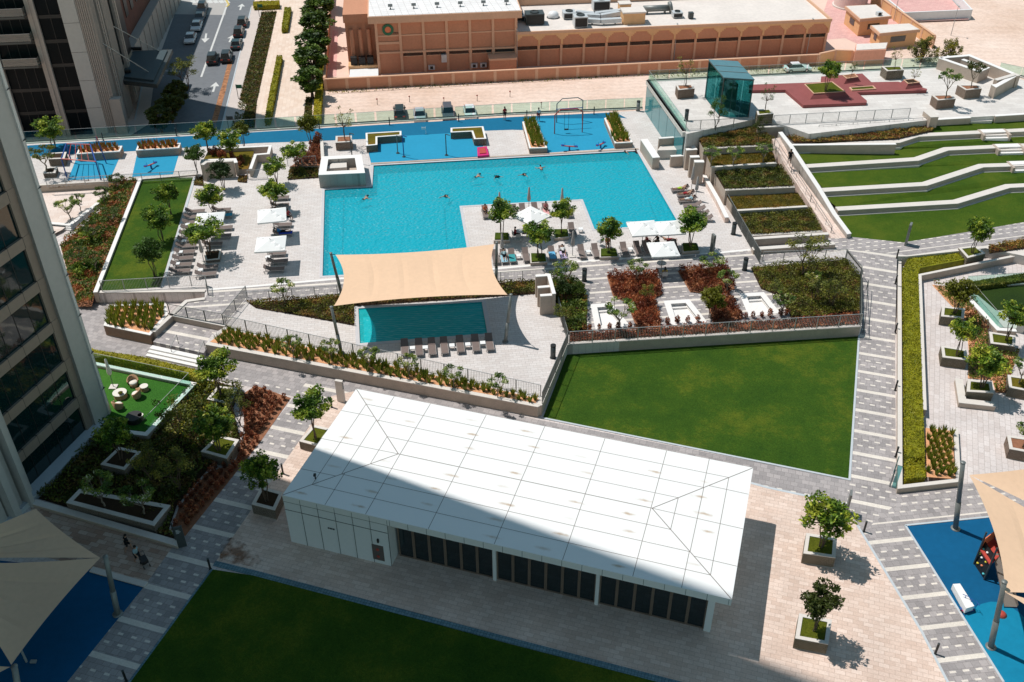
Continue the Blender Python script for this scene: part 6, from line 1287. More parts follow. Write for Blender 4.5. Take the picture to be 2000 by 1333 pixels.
for k, C in enumerate(([A_, W(2130, 895, 6), W(2200, 1060, 4.5), W(2050, 1003, 5.0)], [A_, W(2230, 1120, 3.5), W(2200, 1190, 4.5), D_], [D_, W(2160, 1215, 4.5), W(2200, 1290, 4.5), W(2060, 1225, 5)])): sail_mesh(C, (.03, .02, .1, .12) if k else (.06, 0, .05, .03), 20, 4).part('fabric', M['sail'], rs)
pole(rs, W(1866, 1033), W(1881, 904, 6.0), .16); pole(rs, W(1935, 1264), W(1962, 1137, 5.9), .16)
ls = thing('shade_sail', 'dark shaded beige sails on a grey pole over the left play floor', 'shade sail', W(100, 1150, 0))
Q = W(196, 1090, 4.9)
sail_mesh([W(70, 994, 5.2), Q, W(-120, 1092, 5), W(-130, 1076, 5.4)], (.05, .05, .0, .02), 20, 4).part('fabric', M['sail'], ls)
sail_mesh([Q, W(22, 1299, 4.6), W(-70, 1170, 5), W(-150, 1098, 5)], (.05, .06, .02, .09), 20, 4).part('fabric', M['sail'], ls); sail_mesh([W(20, 1303, 4.6), W(-120, 1380, 5), W(-160, 1330, 5), W(-120, 1290, 5)], (.04, 0, 0, .04), 12, 3).part('fabric', M['sail'], ls)
pole(ls, W(230, 1200), W(206, 1088, 5.2), .16); pole(ls, W(52, 1440), W(28, 1303, 5.0), .18)
# ================= poolside furniture =================
def lounger_proto():
    r = thing('sun_lounger', 'x', 'sun lounger')
    m = MB(); [B(m, -.35, .98, s * .31 - .025, s * .31 + .025, .27, .33) for s in (-1, 1)]; B(m, .93, .98, -.31, .31, .27, .33); B(m, -.98, -.35, -.335, -.285, .20, .25); B(m, -.98, -.35, .285, .335, .20, .25); lpart(m, 'frame', M['lframe'], r)
    for sx in (-.85, .85):
        for sy in (-1, 1): m = MB(); B(m, sx - .03, sx + .03, sy * .31 - .028, sy * .31 + .028, 0, .27); lpart(m, 'leg', M['lframe'], r)
    m = MB(); B(m, -.33, .96, -.28, .28, .315, .345); lpart(m, 'seat', M['mesh'], r)
    m = MB(); m.box((-.62, 0, .50), (.72, .60, .035), 0, 0, Matrix.Rotation(R(32), 3, 'Y')); lpart(m, 'backrest', M['mesh'], r); m = MB(); m.tube((-.72, .2, .55), (-.55, .2, .23), .018, n=6); m.tube((-.72, -.2, .55), (-.55, -.2, .23), .018, n=6); lpart(m, 'back_strut', M['lframe'], r); return r
LP = lounger_proto(); LSUB = list(LP.children); _used = [False]
def lounger(loc, rz, label, group):
    if not _used[0]: _used[0] = True; LP.location = loc; LP.rotation_euler = (0, 0, rz); LP['label'] = label; LP['group'] = group; return LP
    return dup(LP, loc, rz, 1.0, label, group, LSUB)
ordn = ['first', 'second', 'third', 'fourth', 'fifth', 'sixth', 'seventh', 'eighth', 'ninth', 'tenth', 'eleventh']
LA = W(382, 418, 1), W(352, 535, 1)
for i in range(11): lounger(LA[0].lerp(LA[1], i / 10) , AG + random.uniform(-.04, .04), f'{ordn[i]} brown lounger from the back in the column beside the left lawn', 'loungers beside the left lawn')
for (x, y), l in zip([(433, 415), (436, 426), (436, 450), (433, 466), (416, 482), (407, 527), (403, 541), (404, 395)], ['brown lounger under the tree at the back of the middle column', 'lounger holding a towel beneath the upper middle tree', 'lounger half hidden under the wide planter tree', 'dark lounger in the shadow below the wide planter tree', 'lounger directly behind the dark tree planter', 'lounger directly in front of the dark tree planter', 'lounger nearest the railing corner in the middle column', 'small lounger alone near the grey slab wall']): lounger(W(x, y, 1), AG + random.uniform(-.05, .05), l, 'loungers in the middle column of the left deck')
for (x, y), l in zip([(547, 391), (547, 406), (552, 444), (553, 461), (540, 500), (543, 516), (536, 531)], ['shaded lounger under the upper deck tree', 'lounger just behind the upper white parasol', 'lounger between the two white parasols, nearer the back', 'lounger with a blue towel between the two parasols', 'lounger just in front of the lower white parasol', 'dark lounger in the lower parasol shadow', 'last lounger by the dashed path on the left deck']): lounger(W(x, y, 1), AG + random.uniform(-.05, .05), l, 'loungers round the white parasols of the left deck')
for i, (x, y) in enumerate([(1328, 375), (1339, 385), (1342, 396), (1352, 406), (1359, 415), (1366, 424), (1373, 433)]): lounger(W(x, y, 1), AG + math.pi, f'{ordn[i]} lounger from the back beside the right pool edge', 'loungers beside the right pool edge')
for i, (x, y) in enumerate([(968, 509), (984, 508), (1000, 507), (1027, 505), (1078, 502), (1099, 501), (1136, 499), (1163, 497), (1219, 494), (1245, 492), (1262, 491), (1318, 489)]): lounger(W(x, y, 1), AG - math.pi / 2, f'{ordn[i] if i < 11 else "last"} lounger from the left in the row facing the dashed path', 'loungers in the row facing the dashed path')
for (x, y), l in zip([(948, 421), (1004, 419), (1021, 417), (1045, 415), (1066, 417), (1117, 455), (1111, 419)], ['lounger alone on the left of the pool notch deck', 'lounger behind the sail-side tree on the notch deck', 'lounger behind the tilted white parasol', 'empty lounger right of the furled parasol on the notch deck', 'lounger with a pink towel on the notch deck', 'lounger in the tree shade beside the square side table', 'lounger at the right corner of the notch deck']): lounger(W(x, y, 1), AG - math.pi / 2, l, 'loungers on the pool notch deck')
for i, (x, y) in enumerate([(791, 687), (819, 686), (844, 685), (868, 683), (899, 680), (929, 678), (956, 676)]): lounger(W(x, y, 1), AG - math.pi / 2, f'{ordn[i]} lounger from the left in the row below the small pool', 'loungers below the small pool')
def side_table(loc, label, group='white side tables among the loungers'):
    r = thing('side_table', label, 'side table', loc, AG, group); m = MB(); B(m, -.22, .22, -.22, .22, .38, .42); lpart(m, 'table_top', M['white'], r)
    for sx in (-1, 1): m = MB(); B(m, sx * .19 - .02, sx * .19 + .02, -.2, .2, 0, .38); lpart(m, 'leg', M['white'], r)
for x, y, l in ((806, 687, 'first white side table below the small pool'), (831, 686, 'second white side table below the small pool'), (883, 682, 'third white side table below the small pool'), (914, 680, 'fourth white side table below the small pool'), (943, 677, 'last white side table below the small pool'), (1013, 506, 'white side table left of the round deck tree'), (1149, 498, 'white side table between two loungers facing the path'), (1231, 493, 'white side table near the twin parasols'), (1134, 454, 'white side table alone by the pool notch corner'), (361, 477, 'white side table among the upper left loungers'), (354, 499, 'white side table in the middle of the left column'), (348, 522, 'white side table low in the left column'), (393, 534, 'white side table by the railing corner'), (524, 509, 'white side table beside the lower parasol'), (368, 445, 'white side table at the back of the left column')): side_table(W(x, y, 1), l)
def umbrella(x, y, label, rz=AG, s=2.75, h=2.45, base=True):
    r = thing('parasol', label, 'parasol', W(x, y, 1), rz, 'white square parasols'); k = s / 2
    m = MB(); n = 6; V = []; F = []
    for i in range(n + 1):
        for j in range(n + 1):
            a, b = -1 + 2 * i / n, -1 + 2 * j / n; d = max(abs(a), abs(b)); V.append((a * k, b * k, h + .5 * (1 - d) - .04 * d * (1 - min(abs(a), abs(b)) / max(d, .01))))
    for i in range(n):
        for j in range(n): F.append((i * (n + 1) + j, (i + 1) * (n + 1) + j, (i + 1) * (n + 1) + j + 1, i * (n + 1) + j + 1))
    m.add(V, F); cn_ = lpart(m, 'canopy', M['whitefab'], r); m = MB()
    for i in range(4):
        a = (-k, -k, h) if i == 0 else (k, -k, h) if i == 1 else (k, k, h) if i == 2 else (-k, k, h); b = (-k, -k, h) if i == 3 else (k, -k, h) if i == 0 else (k, k, h) if i == 1 else (-k, k, h)
        m.add([(a[0], a[1], h - .02), (b[0], b[1], h - .02), (b[0], b[1], h - .16), (a[0], a[1], h - .16)], [(0, 1, 2, 3)])
    m.build('valance', M['whitefab'], cn_, base=(0, 0, 0)); m = MB(); m.tube((0, 0, 0), (0, 0, h + .58), .03, n=8); lpart(m, 'pole', M['midsteel'], r); m = MB(); B(m, -.3, .3, -.3, .3, 0, .09); lpart(m, 'base_plate', M['palesteel'], r)
    for sx, sy in ((1, 1), (1, -1), (-1, 1), (-1, -1)): m = MB(); m.tube((0, 0, h + .42), (sx * k * .98, sy * k * .98, h - .02), .014, n=5); lpart(m, 'rib', M['palesteel'], r)
    return r
umbrella(538, 463, 'upper white parasol beside a leafy tree on the left deck', AG + .08); umbrella(536, 520, 'lower white parasol on the left deck'); umbrella(1037, 464, 'white parasol turned diagonally in the pool notch', AG + R(38)); umbrella(1253, 489, 'left of the twin white parasols by the pool', AG, 2.75); umbrella(1303, 488, 'right of the twin white parasols by the pool', AG, 2.6); umbrella(1291, 531, 'white parasol over the person in yellow', AG - .03, 2.6); umbrella(418, 471, 'white parasol mostly hidden under the wide planter tree', AG, 2.7)
def furled(x, y, label, h=2.8, tilt=0.0, mat='whitefab', z=1):
    r = thing('furled_parasol', label, 'parasol', W(x, y, z), 0, 'furled parasols'); m = MB(); m.tube((0, 0, 0), (tilt, 0, h), .03, n=8); lpart(m, 'pole', M['midsteel'], r); m = MB()
    m.lathe((tilt * .5, 0, 0), [(.03, h), (.09, h - .1), (.12, h - .7), (.2, h - 1.3), (.16, h - 1.55), (.05, h - 1.6)], 10); lpart(m, 'furled_cloth', M[mat], r, True); m = MB(); B(m, -.3, .3, -.3, .3, 0, .1); lpart(m, 'base_plate', M['stone'], r)
M['greyfab'] = paint('grey_parasol_cloth', (.42, .38, .36, 1), .9, .1)
for x, y, l in ((981, 506, 'furled grey parasol nearest the sail pole'), (1118, 501, 'furled grey parasol in the lounger row'), (976, 423, 'furled parasol behind the orange-flecked tree'), (1033, 413, 'furled parasol at the pool edge of the notch'), (1097, 415, 'furled parasol behind the notch tree'), (1350, 372, 'furled grey parasol beside the tall slab'), (1358, 392, 'furled grey parasol among the right loungers'), (399, 515, 'furled parasol leaning by the dark tree planter')): furled(x, y, l, mat='greyfab')
furled(222, 757, 'furled tan parasol on the tower garden lawn', 2.9, .05, 'cushion', .3)
def dining(x, y, label, rz=0, z=1, n=0):
    r = thing('round_table', label, 'table', W(x, y, z), rz); m = MB(); m.lathe((0, 0, 0), [(.01, .74), (.45, .74), (.45, .70), (.03, .70), (.03, .03), (.25, .03), (.25, 0)], 18); lpart(m, 'table', M['palesteel'], r)
dining(1016, 464, 'small round table between two seated people in the notch'); dining(1291, 527, 'small round table under the parasol of the person in yellow')
def chair(x, y, label, rz, z=1, mat='palesteel'):
    r = thing('chair', label, 'chair', W(x, y, z), rz, 'pale deck chairs'); m = MB(); B(m, -.24, .24, -.24, .24, .42, .46); lpart(m, 'seat', M[mat], r); m = MB(); B(m, -.24, .24, -.26, -.22, .46, .88); lpart(m, 'backrest', M[mat], r)
    for sx in (-1, 1):
        for sy in (-1, 1): m = MB(); m.tube((sx * .22, sy * .22, 0), (sx * .21, sy * .21, .42), .018, n=6); lpart(m, 'leg', M[mat], r)
chair(1297, 545, 'pale chair of the person in yellow', 0); chair(1006, 466, 'pale chair with a seated person left of the round table', R(-70)); chair(1024, 463, 'pale chair right of the small round table', R(90)); chair(1172, 480, 'white chair beside the notch-corner tree', R(40)); chair(1186, 484, 'chair of the person behind the notch-corner tree', R(180)); chair(1013, 476, 'pale chair in front of the small round table', R(180))
def wicker(x, y, label, rz):
    r = thing('wicker_armchair', label, 'armchair', W(x, y, .3), rz, 'wicker armchairs on the tower garden'); m = MB(); seg = 12; V = []; F = []
    for i in range(seg + 1):
        a = math.pi * (i / seg) * 1.15 - .23; c_, s_ = math.cos(a), math.sin(a); hgt = .55 + .28 * max(0, math.sin(a)) ** 1.0
        for rr_, zz in ((.36, .05), (.47, hgt), (.40, hgt + .02), (.34, .35)): V.append((c_ * rr_, s_ * rr_, zz))
    for i in range(seg):
        for k in range(3): F.append((i * 4 + k, (i + 1) * 4 + k, (i + 1) * 4 + k + 1, i * 4 + k + 1))
    m.add(V, F); lpart(m, 'wicker_shell', M['wicker'], r, True); m = MB(); m.lathe((0, .02, 0), [(.01, .42), (.3, .42), (.33, .36), (.33, .3), (.01, .3)], 16); lpart(m, 'cushion', M['cushion'], r, True); m = MB(); m.lathe((0, 0, 0), [(.28, 0), (.34, .3), (.01, .3)], 16); lpart(m, 'base', M['wicker'], r, True)
wicker(267, 776, 'wicker armchair facing left at the round garden table', R(-90)); wicker(233, 797, 'wicker armchair with cushion beside the tower pier', R(160)); wicker(262, 754, 'small open-backed wicker chair behind the round stool', R(20))
def rtable(x, y, label, rad, h, mat='wicker', top='cushion', z=.3):
    r = thing('round_stool', label, 'stool', W(x, y, z)); m = MB(); m.lathe((0, 0, 0), [(.01, h - .05), (rad * .96, h - .05), (rad * .85, h * .5), (rad * .95, 0)], 20); lpart(m, 'wicker_base', M[mat], r, True); m = MB(); m.lathe((0, 0, 0), [(.01, h), (rad, h), (rad, h - .05), (.01, h - .05)], 20); lpart(m, 'top', M[top], r)
rtable(236, 775, 'low round wicker coffee table on the tower garden', .55, .45); rtable(283, 762, 'small round cream-topped stool beside the wicker armchair', .33, .42); rtable(264, 822, 'large round black ottoman at the shaded garden corner', .62, .5, 'black', 'black'); rtable(277, 820, 'small pale drum stool beside the black ottoman', .22, .5, 'brownfr')
r = thing('fruit_bowl', 'dark round bowl on the wicker coffee table', 'bowl', W(236, 770, .76)); m = MB(); m.lathe((0, 0, 0), [(.06, 0), (.18, .1), (.2, .16), (.17, .14), (.01, .05)], 14); lpart(m, 'bowl', M['bark'], r, True); m = MB(); m.lathe((0, 0, .09), [(.16, .02), (.1, .1), (.01, .14)], 10); lpart(m, 'moss_ball', M['moss'], r)
# ================= posts, bins, signs =================
def bollard(x, y, z, label, h=.95, rad=.07, group='black path bollards'):
    r = thing('bollard', label, 'bollard', W(x, y, z), 0, group); m = MB(); m.tube((0, 0, 0), (0, 0, h), rad, n=12); lpart(m, 'post', M['black'], r); m = MB(); m.tube((0, 0, h), (0, 0, h + .05), rad * 1.1, n=12); m.tube((0, 0, 0), (0, 0, .02), rad * 1.6, n=12); lpart(m, 'cap', M['steel'], r)
for x, y, z, l in ((648, 796, 0, 'black bollard beside the pavilion back corner'), (553, 926, 0, 'black bollard by the planter at the pavilion left end'), (411, 1112, 0, 'black bollard at the top corner of the shaded lawn'), (247, 1331, 0, 'black bollard on the left edge of the shaded lawn'), (1687, 1039, 0, 'black bollard where the plaza meets the right path'), (1826, 1278, 0, 'black bollard nearest the bottom right corner'), (1751, 505, .95, 'farthest black bollard along the hedge trough'), (1748, 556, .6, 'second black bollard along the hedge trough'), (1748, 650, .05, 'third black bollard along the hedge trough'), (1748, 763, 0, 'fourth black bollard along the hedge trough'), (1749, 893, 0, 'nearest black bollard along the hedge trough')): bollard(x, y, z, l, group=None)
for x, y, i in ((202, 275, 0), (345, 266, 1), (485, 259, 2), (624, 252, 3), (761, 245, 4), (896, 238, 5), (1029, 231, 6), (1160, 224, 7)): bollard(x, y, 1, f'{ordn[i]} slim black bollard from the left along the back balustrade', .95, .06, 'slim bollards along the back balustrade')
def binn(x, y, z, label, h=1.3, rad=.22, mat='steel'):
    r = thing('litter_bin', label, 'litter bin', W(x, y, z)); m = MB(); m.tube((0, 0, .04), (0, 0, h - .12), rad, n=18); lpart(m, 'drum', M[mat], r, True); m = MB(); m.tube((0, 0, h - .12), (0, 0, h), rad * 1.06, n=18); lpart(m, 'lid', M['black'], r); m = MB(); m.tube((0, 0, 0), (0, 0, .04), rad * 1.2, n=18); lpart(m, 'base', M['steel'], r)
binn(1141, 549, 1, 'tall dark cylinder bin at the head of the first sunken path'); binn(1454, 528, 1, 'tall dark cylinder bin at the head of the third sunken path'); binn(1432, 458, 1, 'tall dark cylinder bin against the right pool railing'); binn(1080, 699, 1, 'dark cylinder bin on the small pool patio'); binn(1246, 217, 1, 'grey cylinder bin at the right end of the back balustrade', mat='midsteel'); binn(1277, 215, 1, 'dark cylinder bin beside the teal glass wall'); binn(1340, 236, 5, 'dark cylinder bin at the railing corner of the upper terrace')
def totem(x, y, z, label, h, w=.5, d=.14, rz=0, mat='midsteel', marks=True):
    r = thing('sign_totem', label, 'sign', W(x, y, z), rz); m = MB(); B(m, -w / 2, w / 2, -d / 2, d / 2, 0, h); lpart(m, 'slab', M[mat], r); m = MB(); B(m, -w * .36, w * .36, -d / 2 - .012, -d / 2 - .002, h * .62, h * .9)
    lpart(m, 'panel', M['steel'], r)
    if marks:
        m = MB(); [B(m, -w * .3, w * (.05 + .2 * ((i * 7) % 3) / 2), -d / 2 - .02, -d / 2 - .013, h * (.86 - .05 * i), h * (.875 - .05 * i)) for i in range(4)]; lpart(m, 'text_lines', M['white'], r)
totem(1769, 478, 1, 'tall grey wayfinding slab at the corner of the amphitheatre lawn', 2.3, .7, .2, R(60)); totem(667, 784, 0, 'pale grey slab sign behind the pavilion corner', 2.1, .25, .6, R(75), 'stone'); totem(357, 1068, 0, 'dark sign slab with small lettering beside the diagonal path', 1.9, .55, .12, R(20), 'steel'); totem(1652, 1003, 0, 'tall grey slab sign behind the fuller plaza tree', 2.0, .6, .15, R(72), 'midsteel', False); totem(1390, 494, 1, 'slim grey slab post at the deck corner by the parasols', 2.0, .22, .5, R(20), 'midsteel', False); totem(345, 1060, 0, 'thin dark post beside the sign slab', 1.9, .08, .08, 0, 'steel', False)
r = thing('glass_sign', 'leaning glass sign panel on the walkway by the hedge trough end', 'sign', W(1740, 952)); MB().wall(WL([(1737, 951), (1748, 918)]), .06, .35, 1.3).part('glass_panel', M['glass_dark'], r); MB().wall(WL([(1737, 951), (1748, 918)]), .09, 0, .06).part('base', M['steel'], r); [MB().tube(W(x, y), W(x, y) + Vector((0, 0, 1.35)), .03, n=6).part('post', M['palesteel'], r) for x, y in ((1737, 951), (1748, 918))]
def signpost(x, y, label, z=ZS, h=2.6, col='greenm'):
    r = thing('sign_post', label, 'sign', W(x, y, z)); m = MB(); m.tube((0, 0, 0), (0, 0, h), .05, n=8); lpart(m, 'post', M['midsteel'], r); m = MB(); B(m, -.1, .9, -.03, .03, h - .7, h - .1); lpart(m, 'sign_plate', M[col], r)
signpost(466, 195, 'green street sign at the near end of the olive strip'); signpost(507, 34, 'green street sign at the far end of the olive strip'); signpost(448, 258, 'dark sign post rising behind the balustrade', col='steel')
def lamp(x, y, z, label, h):
    r = thing('street_lamp', label, 'lamp post', W(x, y, z)); m = MB(); m.tube((0, 0, 0), (0, 0, h), .07, .045, 8); lpart(m, 'post', M['palesteel'], r); m = MB(); B(m, -.12, .12, -.5, .05, h - .05, h + .03); lpart(m, 'lamp_head', M['palesteel'], r)
lamp(1010, 136, ZS, 'thin lamp post at the joint of the two salmon blocks', 7.0); lamp(1316, 118, ZS, 'thin lamp post in front of the frieze', 6.5); lamp(1575, 108, ZS, 'thin lamp post at the right end of the frieze', 6.5); lamp(1745, 42, ZS, 'thin lamp post by the orange wall', 5.5); lamp(1857, 70, ZS, 'thin lamp post in front of the white enclosure', 5.5)
# ================= street vehicles =================
def vehicle(x, y, z, rz, label, col, suv=False, s=1.0):
    r = thing('parked_car', label, 'car', W(x, y, z), rz); r.scale = (s, s, s); H1 = .95 if suv else .82; H2 = 1.75 if suv else 1.42
    bm_ = bmesh.new(); prof = [(-2.25, .35), (-2.3, .65), (-2.2, H1), (-1.2, H1 + .05), (1.0, H1 + .03), (2.0, H1 - .12), (2.25, .62), (2.2, .35)]; n = len(prof); V = []
    for yy, k in ((-.90, .97), (-.84, 1.0), (.84, 1.0), (.90, .97)): V.append([bm_.verts.new((a * (1 if abs(yy) < .88 else .985), yy, b if abs(yy) < .88 or b < .7 else b - .06)) for a, b in prof])
    for i in range(3):
        for j in range(n): bm_.faces.new((V[i][j], V[i][(j + 1) % n], V[i + 1][(j + 1) % n], V[i + 1][j]))
    bm_.faces.new(V[0]); bm_.faces.new(V[3][::-1]); bmesh.ops.recalc_face_normals(bm_, faces=bm_.faces); me = bpy.data.meshes.new('body'); bm_.to_mesh(me); bm_.free(); me.materials.append(col); link_mesh('body', me, r)
    c0, c1, t0, t1 = (-2.05, 1.0, -1.75, .35) if suv else (-1.75, 1.05, -1.1, .3)
    for nm, mat, za, zb, e in (('cabin_glass', M['vglass'], H1, H2 - .05, 0), ('roof', col, H2 - .05, H2, 0)):
        m = MB(); f0 = (za - H1) / (H2 - H1); f1 = (zb - H1) / (H2 - H1); q = lambda f: (c0 + (t0 - c0) * f, c1 + (t1 - c1) * f, .80 - .16 * f)
        a, b, w = q(f0); a2, b2, w2 = q(f1); m.add([(a, -w, za), (b, -w, za), (b, w, za), (a, w, za), (a2, -w2, zb), (b2, -w2, zb), (b2, w2, zb), (a2, w2, zb)], [(3, 2, 1, 0), (4, 5, 6, 7), (0, 1, 5, 4), (1, 2, 6, 5), (2, 3, 7, 6), (3, 0, 4, 7)]); lpart(m, nm, mat, r)
    for sx in (-1.4, 1.4):
        for sy in (-.82, .82): m = MB(); m.tube((sx, sy - .1, .33), (sx, sy + .1, .33), .33, n=16); w_ = lpart(m, 'wheel', M['tyre'], r); m = MB(); m.tube((sx, sy - .105, .33), (sx, sy + .105, .33), .19, n=12); m.build('rim', M['palesteel'], w_, base=(0, 0, 0))
    for sy in (-.62, .62):
        m = MB(); B(m, 2.16, 2.28, sy - .2, sy + .2, .62, .74); lpart(m, 'headlight', M['white'], r); m = MB(); B(m, -2.32, -2.2, sy - .2, sy + .2, .68, .84); lpart(m, 'tail_light', M['redm'], r)
        m = MB(); B(m, .5, .68, sy * 1.5 - .08, sy * 1.5 + .08, H1, H1 + .13); lpart(m, 'wing_mirror', col, r)
cp_ = lambda n, c: paint(n, c, .3, .5, 0, .04)
cb, cs, cw, ct, cg = cp_('black_car_paint', (.02, .022, .025, 1)), cp_('silver_car_paint', (.42, .45, .48, 1)), cp_('white_car_paint', (.72, .73, .74, 1)), cp_('teal_black_paint', (.02, .045, .05, 1)), cp_('grey_car_paint', (.09, .10, .12, 1))
SD = R(97)
vehicle(417, 121, ZS, SD, 'black hatchback nearest the white centre line', cb, True); vehicle(444, 117, ZS, SD, 'black off-roader at the end of the brown trench', cb, True); vehicle(463, 92, ZS, SD, 'black saloon behind the double-parked pair', ct); vehicle(468, 69, ZS, SD, 'black pickup-like car with a white bumper by the pavement', cb, True); vehicle(475, 50, ZS, SD, 'farthest black car at the right kerb', cb, True)
vehicle(373, 81, ZS, SD - math.pi, 'silver taxi nearest in the shaded row', cw); vehicle(385, 57, ZS, SD - math.pi, 'second white car in the shaded row', cw); vehicle(391, 40, ZS, SD - math.pi, 'dark grey car third in the shaded row', cg); vehicle(396, 23, ZS, SD - math.pi, 'farthest dark car in the shaded row', cg, True)
vehicle(781, 226, ZS, AG + math.pi / 2, 'dark teal car parked nose-out behind the back balustrade', ct, True); vehicle(820, 232, ZS, AG - math.pi / 2, 'silver car parked second from the left behind the balustrade', cs); vehicle(875, 228, ZS, AG - math.pi / 2, 'dark green car parked third behind the balustrade', cg, True); vehicle(918, 226, ZS, AG - math.pi / 2, 'white car parked at the right of the lot row', cw); vehicle(1556, 139, ZS, AG, 'white car seen through the upper terrace glass', cw)
# ================= play equipment =================
def frame(name, label, cat, pt, parts):
    r = thing(name, label, cat, pt)
    for nm, mat, pts, rad in parts: MB().path([Vector(p) for p in pts], rad, 8).part(nm, M[mat], r)
    return r
a, b, c, d = W(1083, 262, 1), W(1137, 259, 1), W(1087, 240, 1), W(1137, 236, 1); up = lambda p, h: p + Vector((0, 0, h))
frame('swing_frame', 'red and blue arched swing frame on the right splash pad', 'swing', a, [('arch', 'redm', [a, up(a, 2.4), up(a.lerp(b, .2), 3.0), up(a.lerp(b, .8), 3.0), up(b, 2.6), b], .06), ('arch', 'midsteel', [c, up(c, 2.4), up(c.lerp(d, .2), 3.0), up(c.lerp(d, .8), 3.0), up(d, 2.6), d], .06), ('crossbar', 'bluem', [up(a.lerp(c, .5), 2.4), up(b.lerp(d, .5), 2.4)], .05), ('swing_seat', 'black', [up(a.lerp(b, .35), .5), up(a.lerp(b, .5), .5)], .1), ('chain', 'steel', [up(a.lerp(b, .35), .5), up(a.lerp(b, .35), 2.6)], .02), ('chain', 'steel', [up(a.lerp(b, .5), .5), up(a.lerp(b, .5), 2.6)], .02)])
a, b, c, d = W(131, 348, 1), W(197, 352, 1), W(140, 318, 1), W(186, 318, 1)
frame('monkey_bars', 'red and blue monkey-bar frame on the left splash pad', 'climbing frame', a, [('arch', 'bluem', [a, up(a, 2.3), up(c, 2.3), c], .07), ('arch', 'bluem', [b, up(b, 2.2), up(d, 2.2), d], .07), ('top_rail', 'redm', [up(a, 2.3), up(b, 2.2)], .06), ('top_rail', 'redm', [up(c, 2.3), up(d, 2.2)], .06)] + [('rung', 'redm', [up(a.lerp(b, t), 2.27), up(c.lerp(d, t), 2.27)], .03) for t in (.2, .4, .6, .8)] + [('ladder_rail', 'bluem', [W(190, 300, 1), up(W(196, 300, 1), 2.0)], .05)])
a = W(208, 320, 1); frame('leaning_pole', 'slanting blue and red pole beside the monkey bars', 'play pole', a, [('pole', 'bluem', [a, up(W(203, 318, 1), 2.6)], .06), ('pole_tip', 'redm', [up(W(203, 318, 1), 2.6), up(W(202, 317, 1), 3.1)], .06)])
def rocker(x, y, label, rz=0):
    r = thing('seesaw', label, 'seesaw', W(x, y, 1), rz, 'small seesaws on the splash pads'); m = MB(); m.box((0, 0, .5), (2.0, .16, .08), 0, 0, Matrix.Rotation(R(10), 3, 'Y')); lpart(m, 'beam', M['redm'], r); m = MB(); m.tube((0, 0, 0), (0, 0, .5), .1, n=8); lpart(m, 'pivot', M['bluem'], r)
    for s_ in (-1, 1): m = MB(); B(m, s_ * .8 - .15, s_ * .8 + .15, -.17, .17, .55 - s_ * .14, .63 - s_ * .14); m.tube((s_ * .55, 0, .5 - s_ * .1), (s_ * .55, 0, .9 - s_ * .1), .02, n=6); lpart(m, 'seat', M['bluem'], r)
rocker(296, 330, 'small red seesaw on the second splash pad', 1.2); rocker(1112, 294, 'blue seesaw near the pool edge below the swing', .2); rocker(1173, 290, 'small seesaw between the swing and the right trough', 1.0)
for x, y, h, l, m1 in ((789, 307, 2.6, 'slim blue water post by the left angled planter', 'bluem'), (872, 304, 2.6, 'slim dark water post in the middle of the splash pad', 'steel'), (777, 300, 2.2, 'thin leaning frame beside the blue water post', 'midsteel'), (688, 309, 3.0, 'dark shower post over the seating block', 'steel')):
    p = W(x, y, 1.0 if x != 688 else 1.5); r = thing('water_post', l, 'play post', p); MB().tube(p, up(p, h), .06, .05, 8).part('post', M[m1], r); MB().tube(up(p, h), up(p + Vector((.5, -.1, 0)), h - .1), .05, n=8).part('spout', M[m1], r); MB().tube(p, up(p, .08), .2, n=10).part('foot', M['steel'], r)
p = W(832, 262, 1); r = thing('white_flag_post', 'short white post with a small flag on the blue strip', 'post', p); MB().tube(p, up(p, .9), .03, n=6).part('post', M['white'], r); MB().box(up(p, .7) - Vector((.25, 0, 0)), (.5, .04, .3)).part('flag', M['white'], r)
r = thing('magenta_float', 'magenta patterned float mat at the pool edge of the splash pad', 'float mat', W(941, 300, 1)); q = WL([(932, 292), (951, 290), (955, 307), (933, 309)], 1.05); MB().prism(q, 1.02, 1.3).part('mat', M['magenta'], r); c = sum(q, Vector()) / 4; MB().prism([c + (p - c) * .6 for p in q], 1.3, 1.38).part('pillow', M['redm'], r)
# climbing tower with slide on the right play floor
ct_ = thing('climbing_tower', 'dark climbing tower with coloured holds and a metal slide under the right sails', 'climbing frame', W(1925, 1115))
b0, b1, b2, b3 = W(1902, 1102), W(1922, 1133), W(1950, 1105), W(1930, 1080); tp = lambda p, h=2.2: p + Vector((0, 0, h))
m = MB(); m.add([b0, b1, tp(b1, 1.9) + Vector((.25, .3, 0)), tp(b0, 1.9) + Vector((.25, .3, 0))], [(0, 1, 2, 3)]); m.add([b0 + Vector((.06, .06, 0)), b1 + Vector((.06, .06, 0)), tp(b1, 1.9) + Vector((.31, .36, 0)), tp(b0, 1.9) + Vector((.31, .36, 0))], [(3, 2, 1, 0)]); wp_ = m.part('climbing_wall', M['black'], ct_)
hold = [paint('yellow_hold', (.7, .55, .05, 1)), M['orangem'], paint('cyan_hold', (.1, .55, .6, 1)), M['white']]
for i, (u, v) in enumerate([(.2, .2), (.5, .3), (.8, .15), (.3, .5), (.65, .55), (.85, .7), (.2, .8), (.5, .85), (.12, .55)]):
    p = b0.lerp(b1, u).lerp(tp(b0.lerp(b1, u), 1.9) + Vector((.25, .3, 0)), v); m = MB(); m.lathe(p - Vector((.03, .05, 0)), [(.01, -.07), (.08, -.03), (.08, .03), (.01, .07)], 8); m.build('climbing_hold', hold[i % 4], wp_, base=tuple(ct_.location))
for p in (b0, b1, b2, b3): MB().tube(p, tp(p, 3.0), .06, n=8).part('post', M['steel'], ct_)
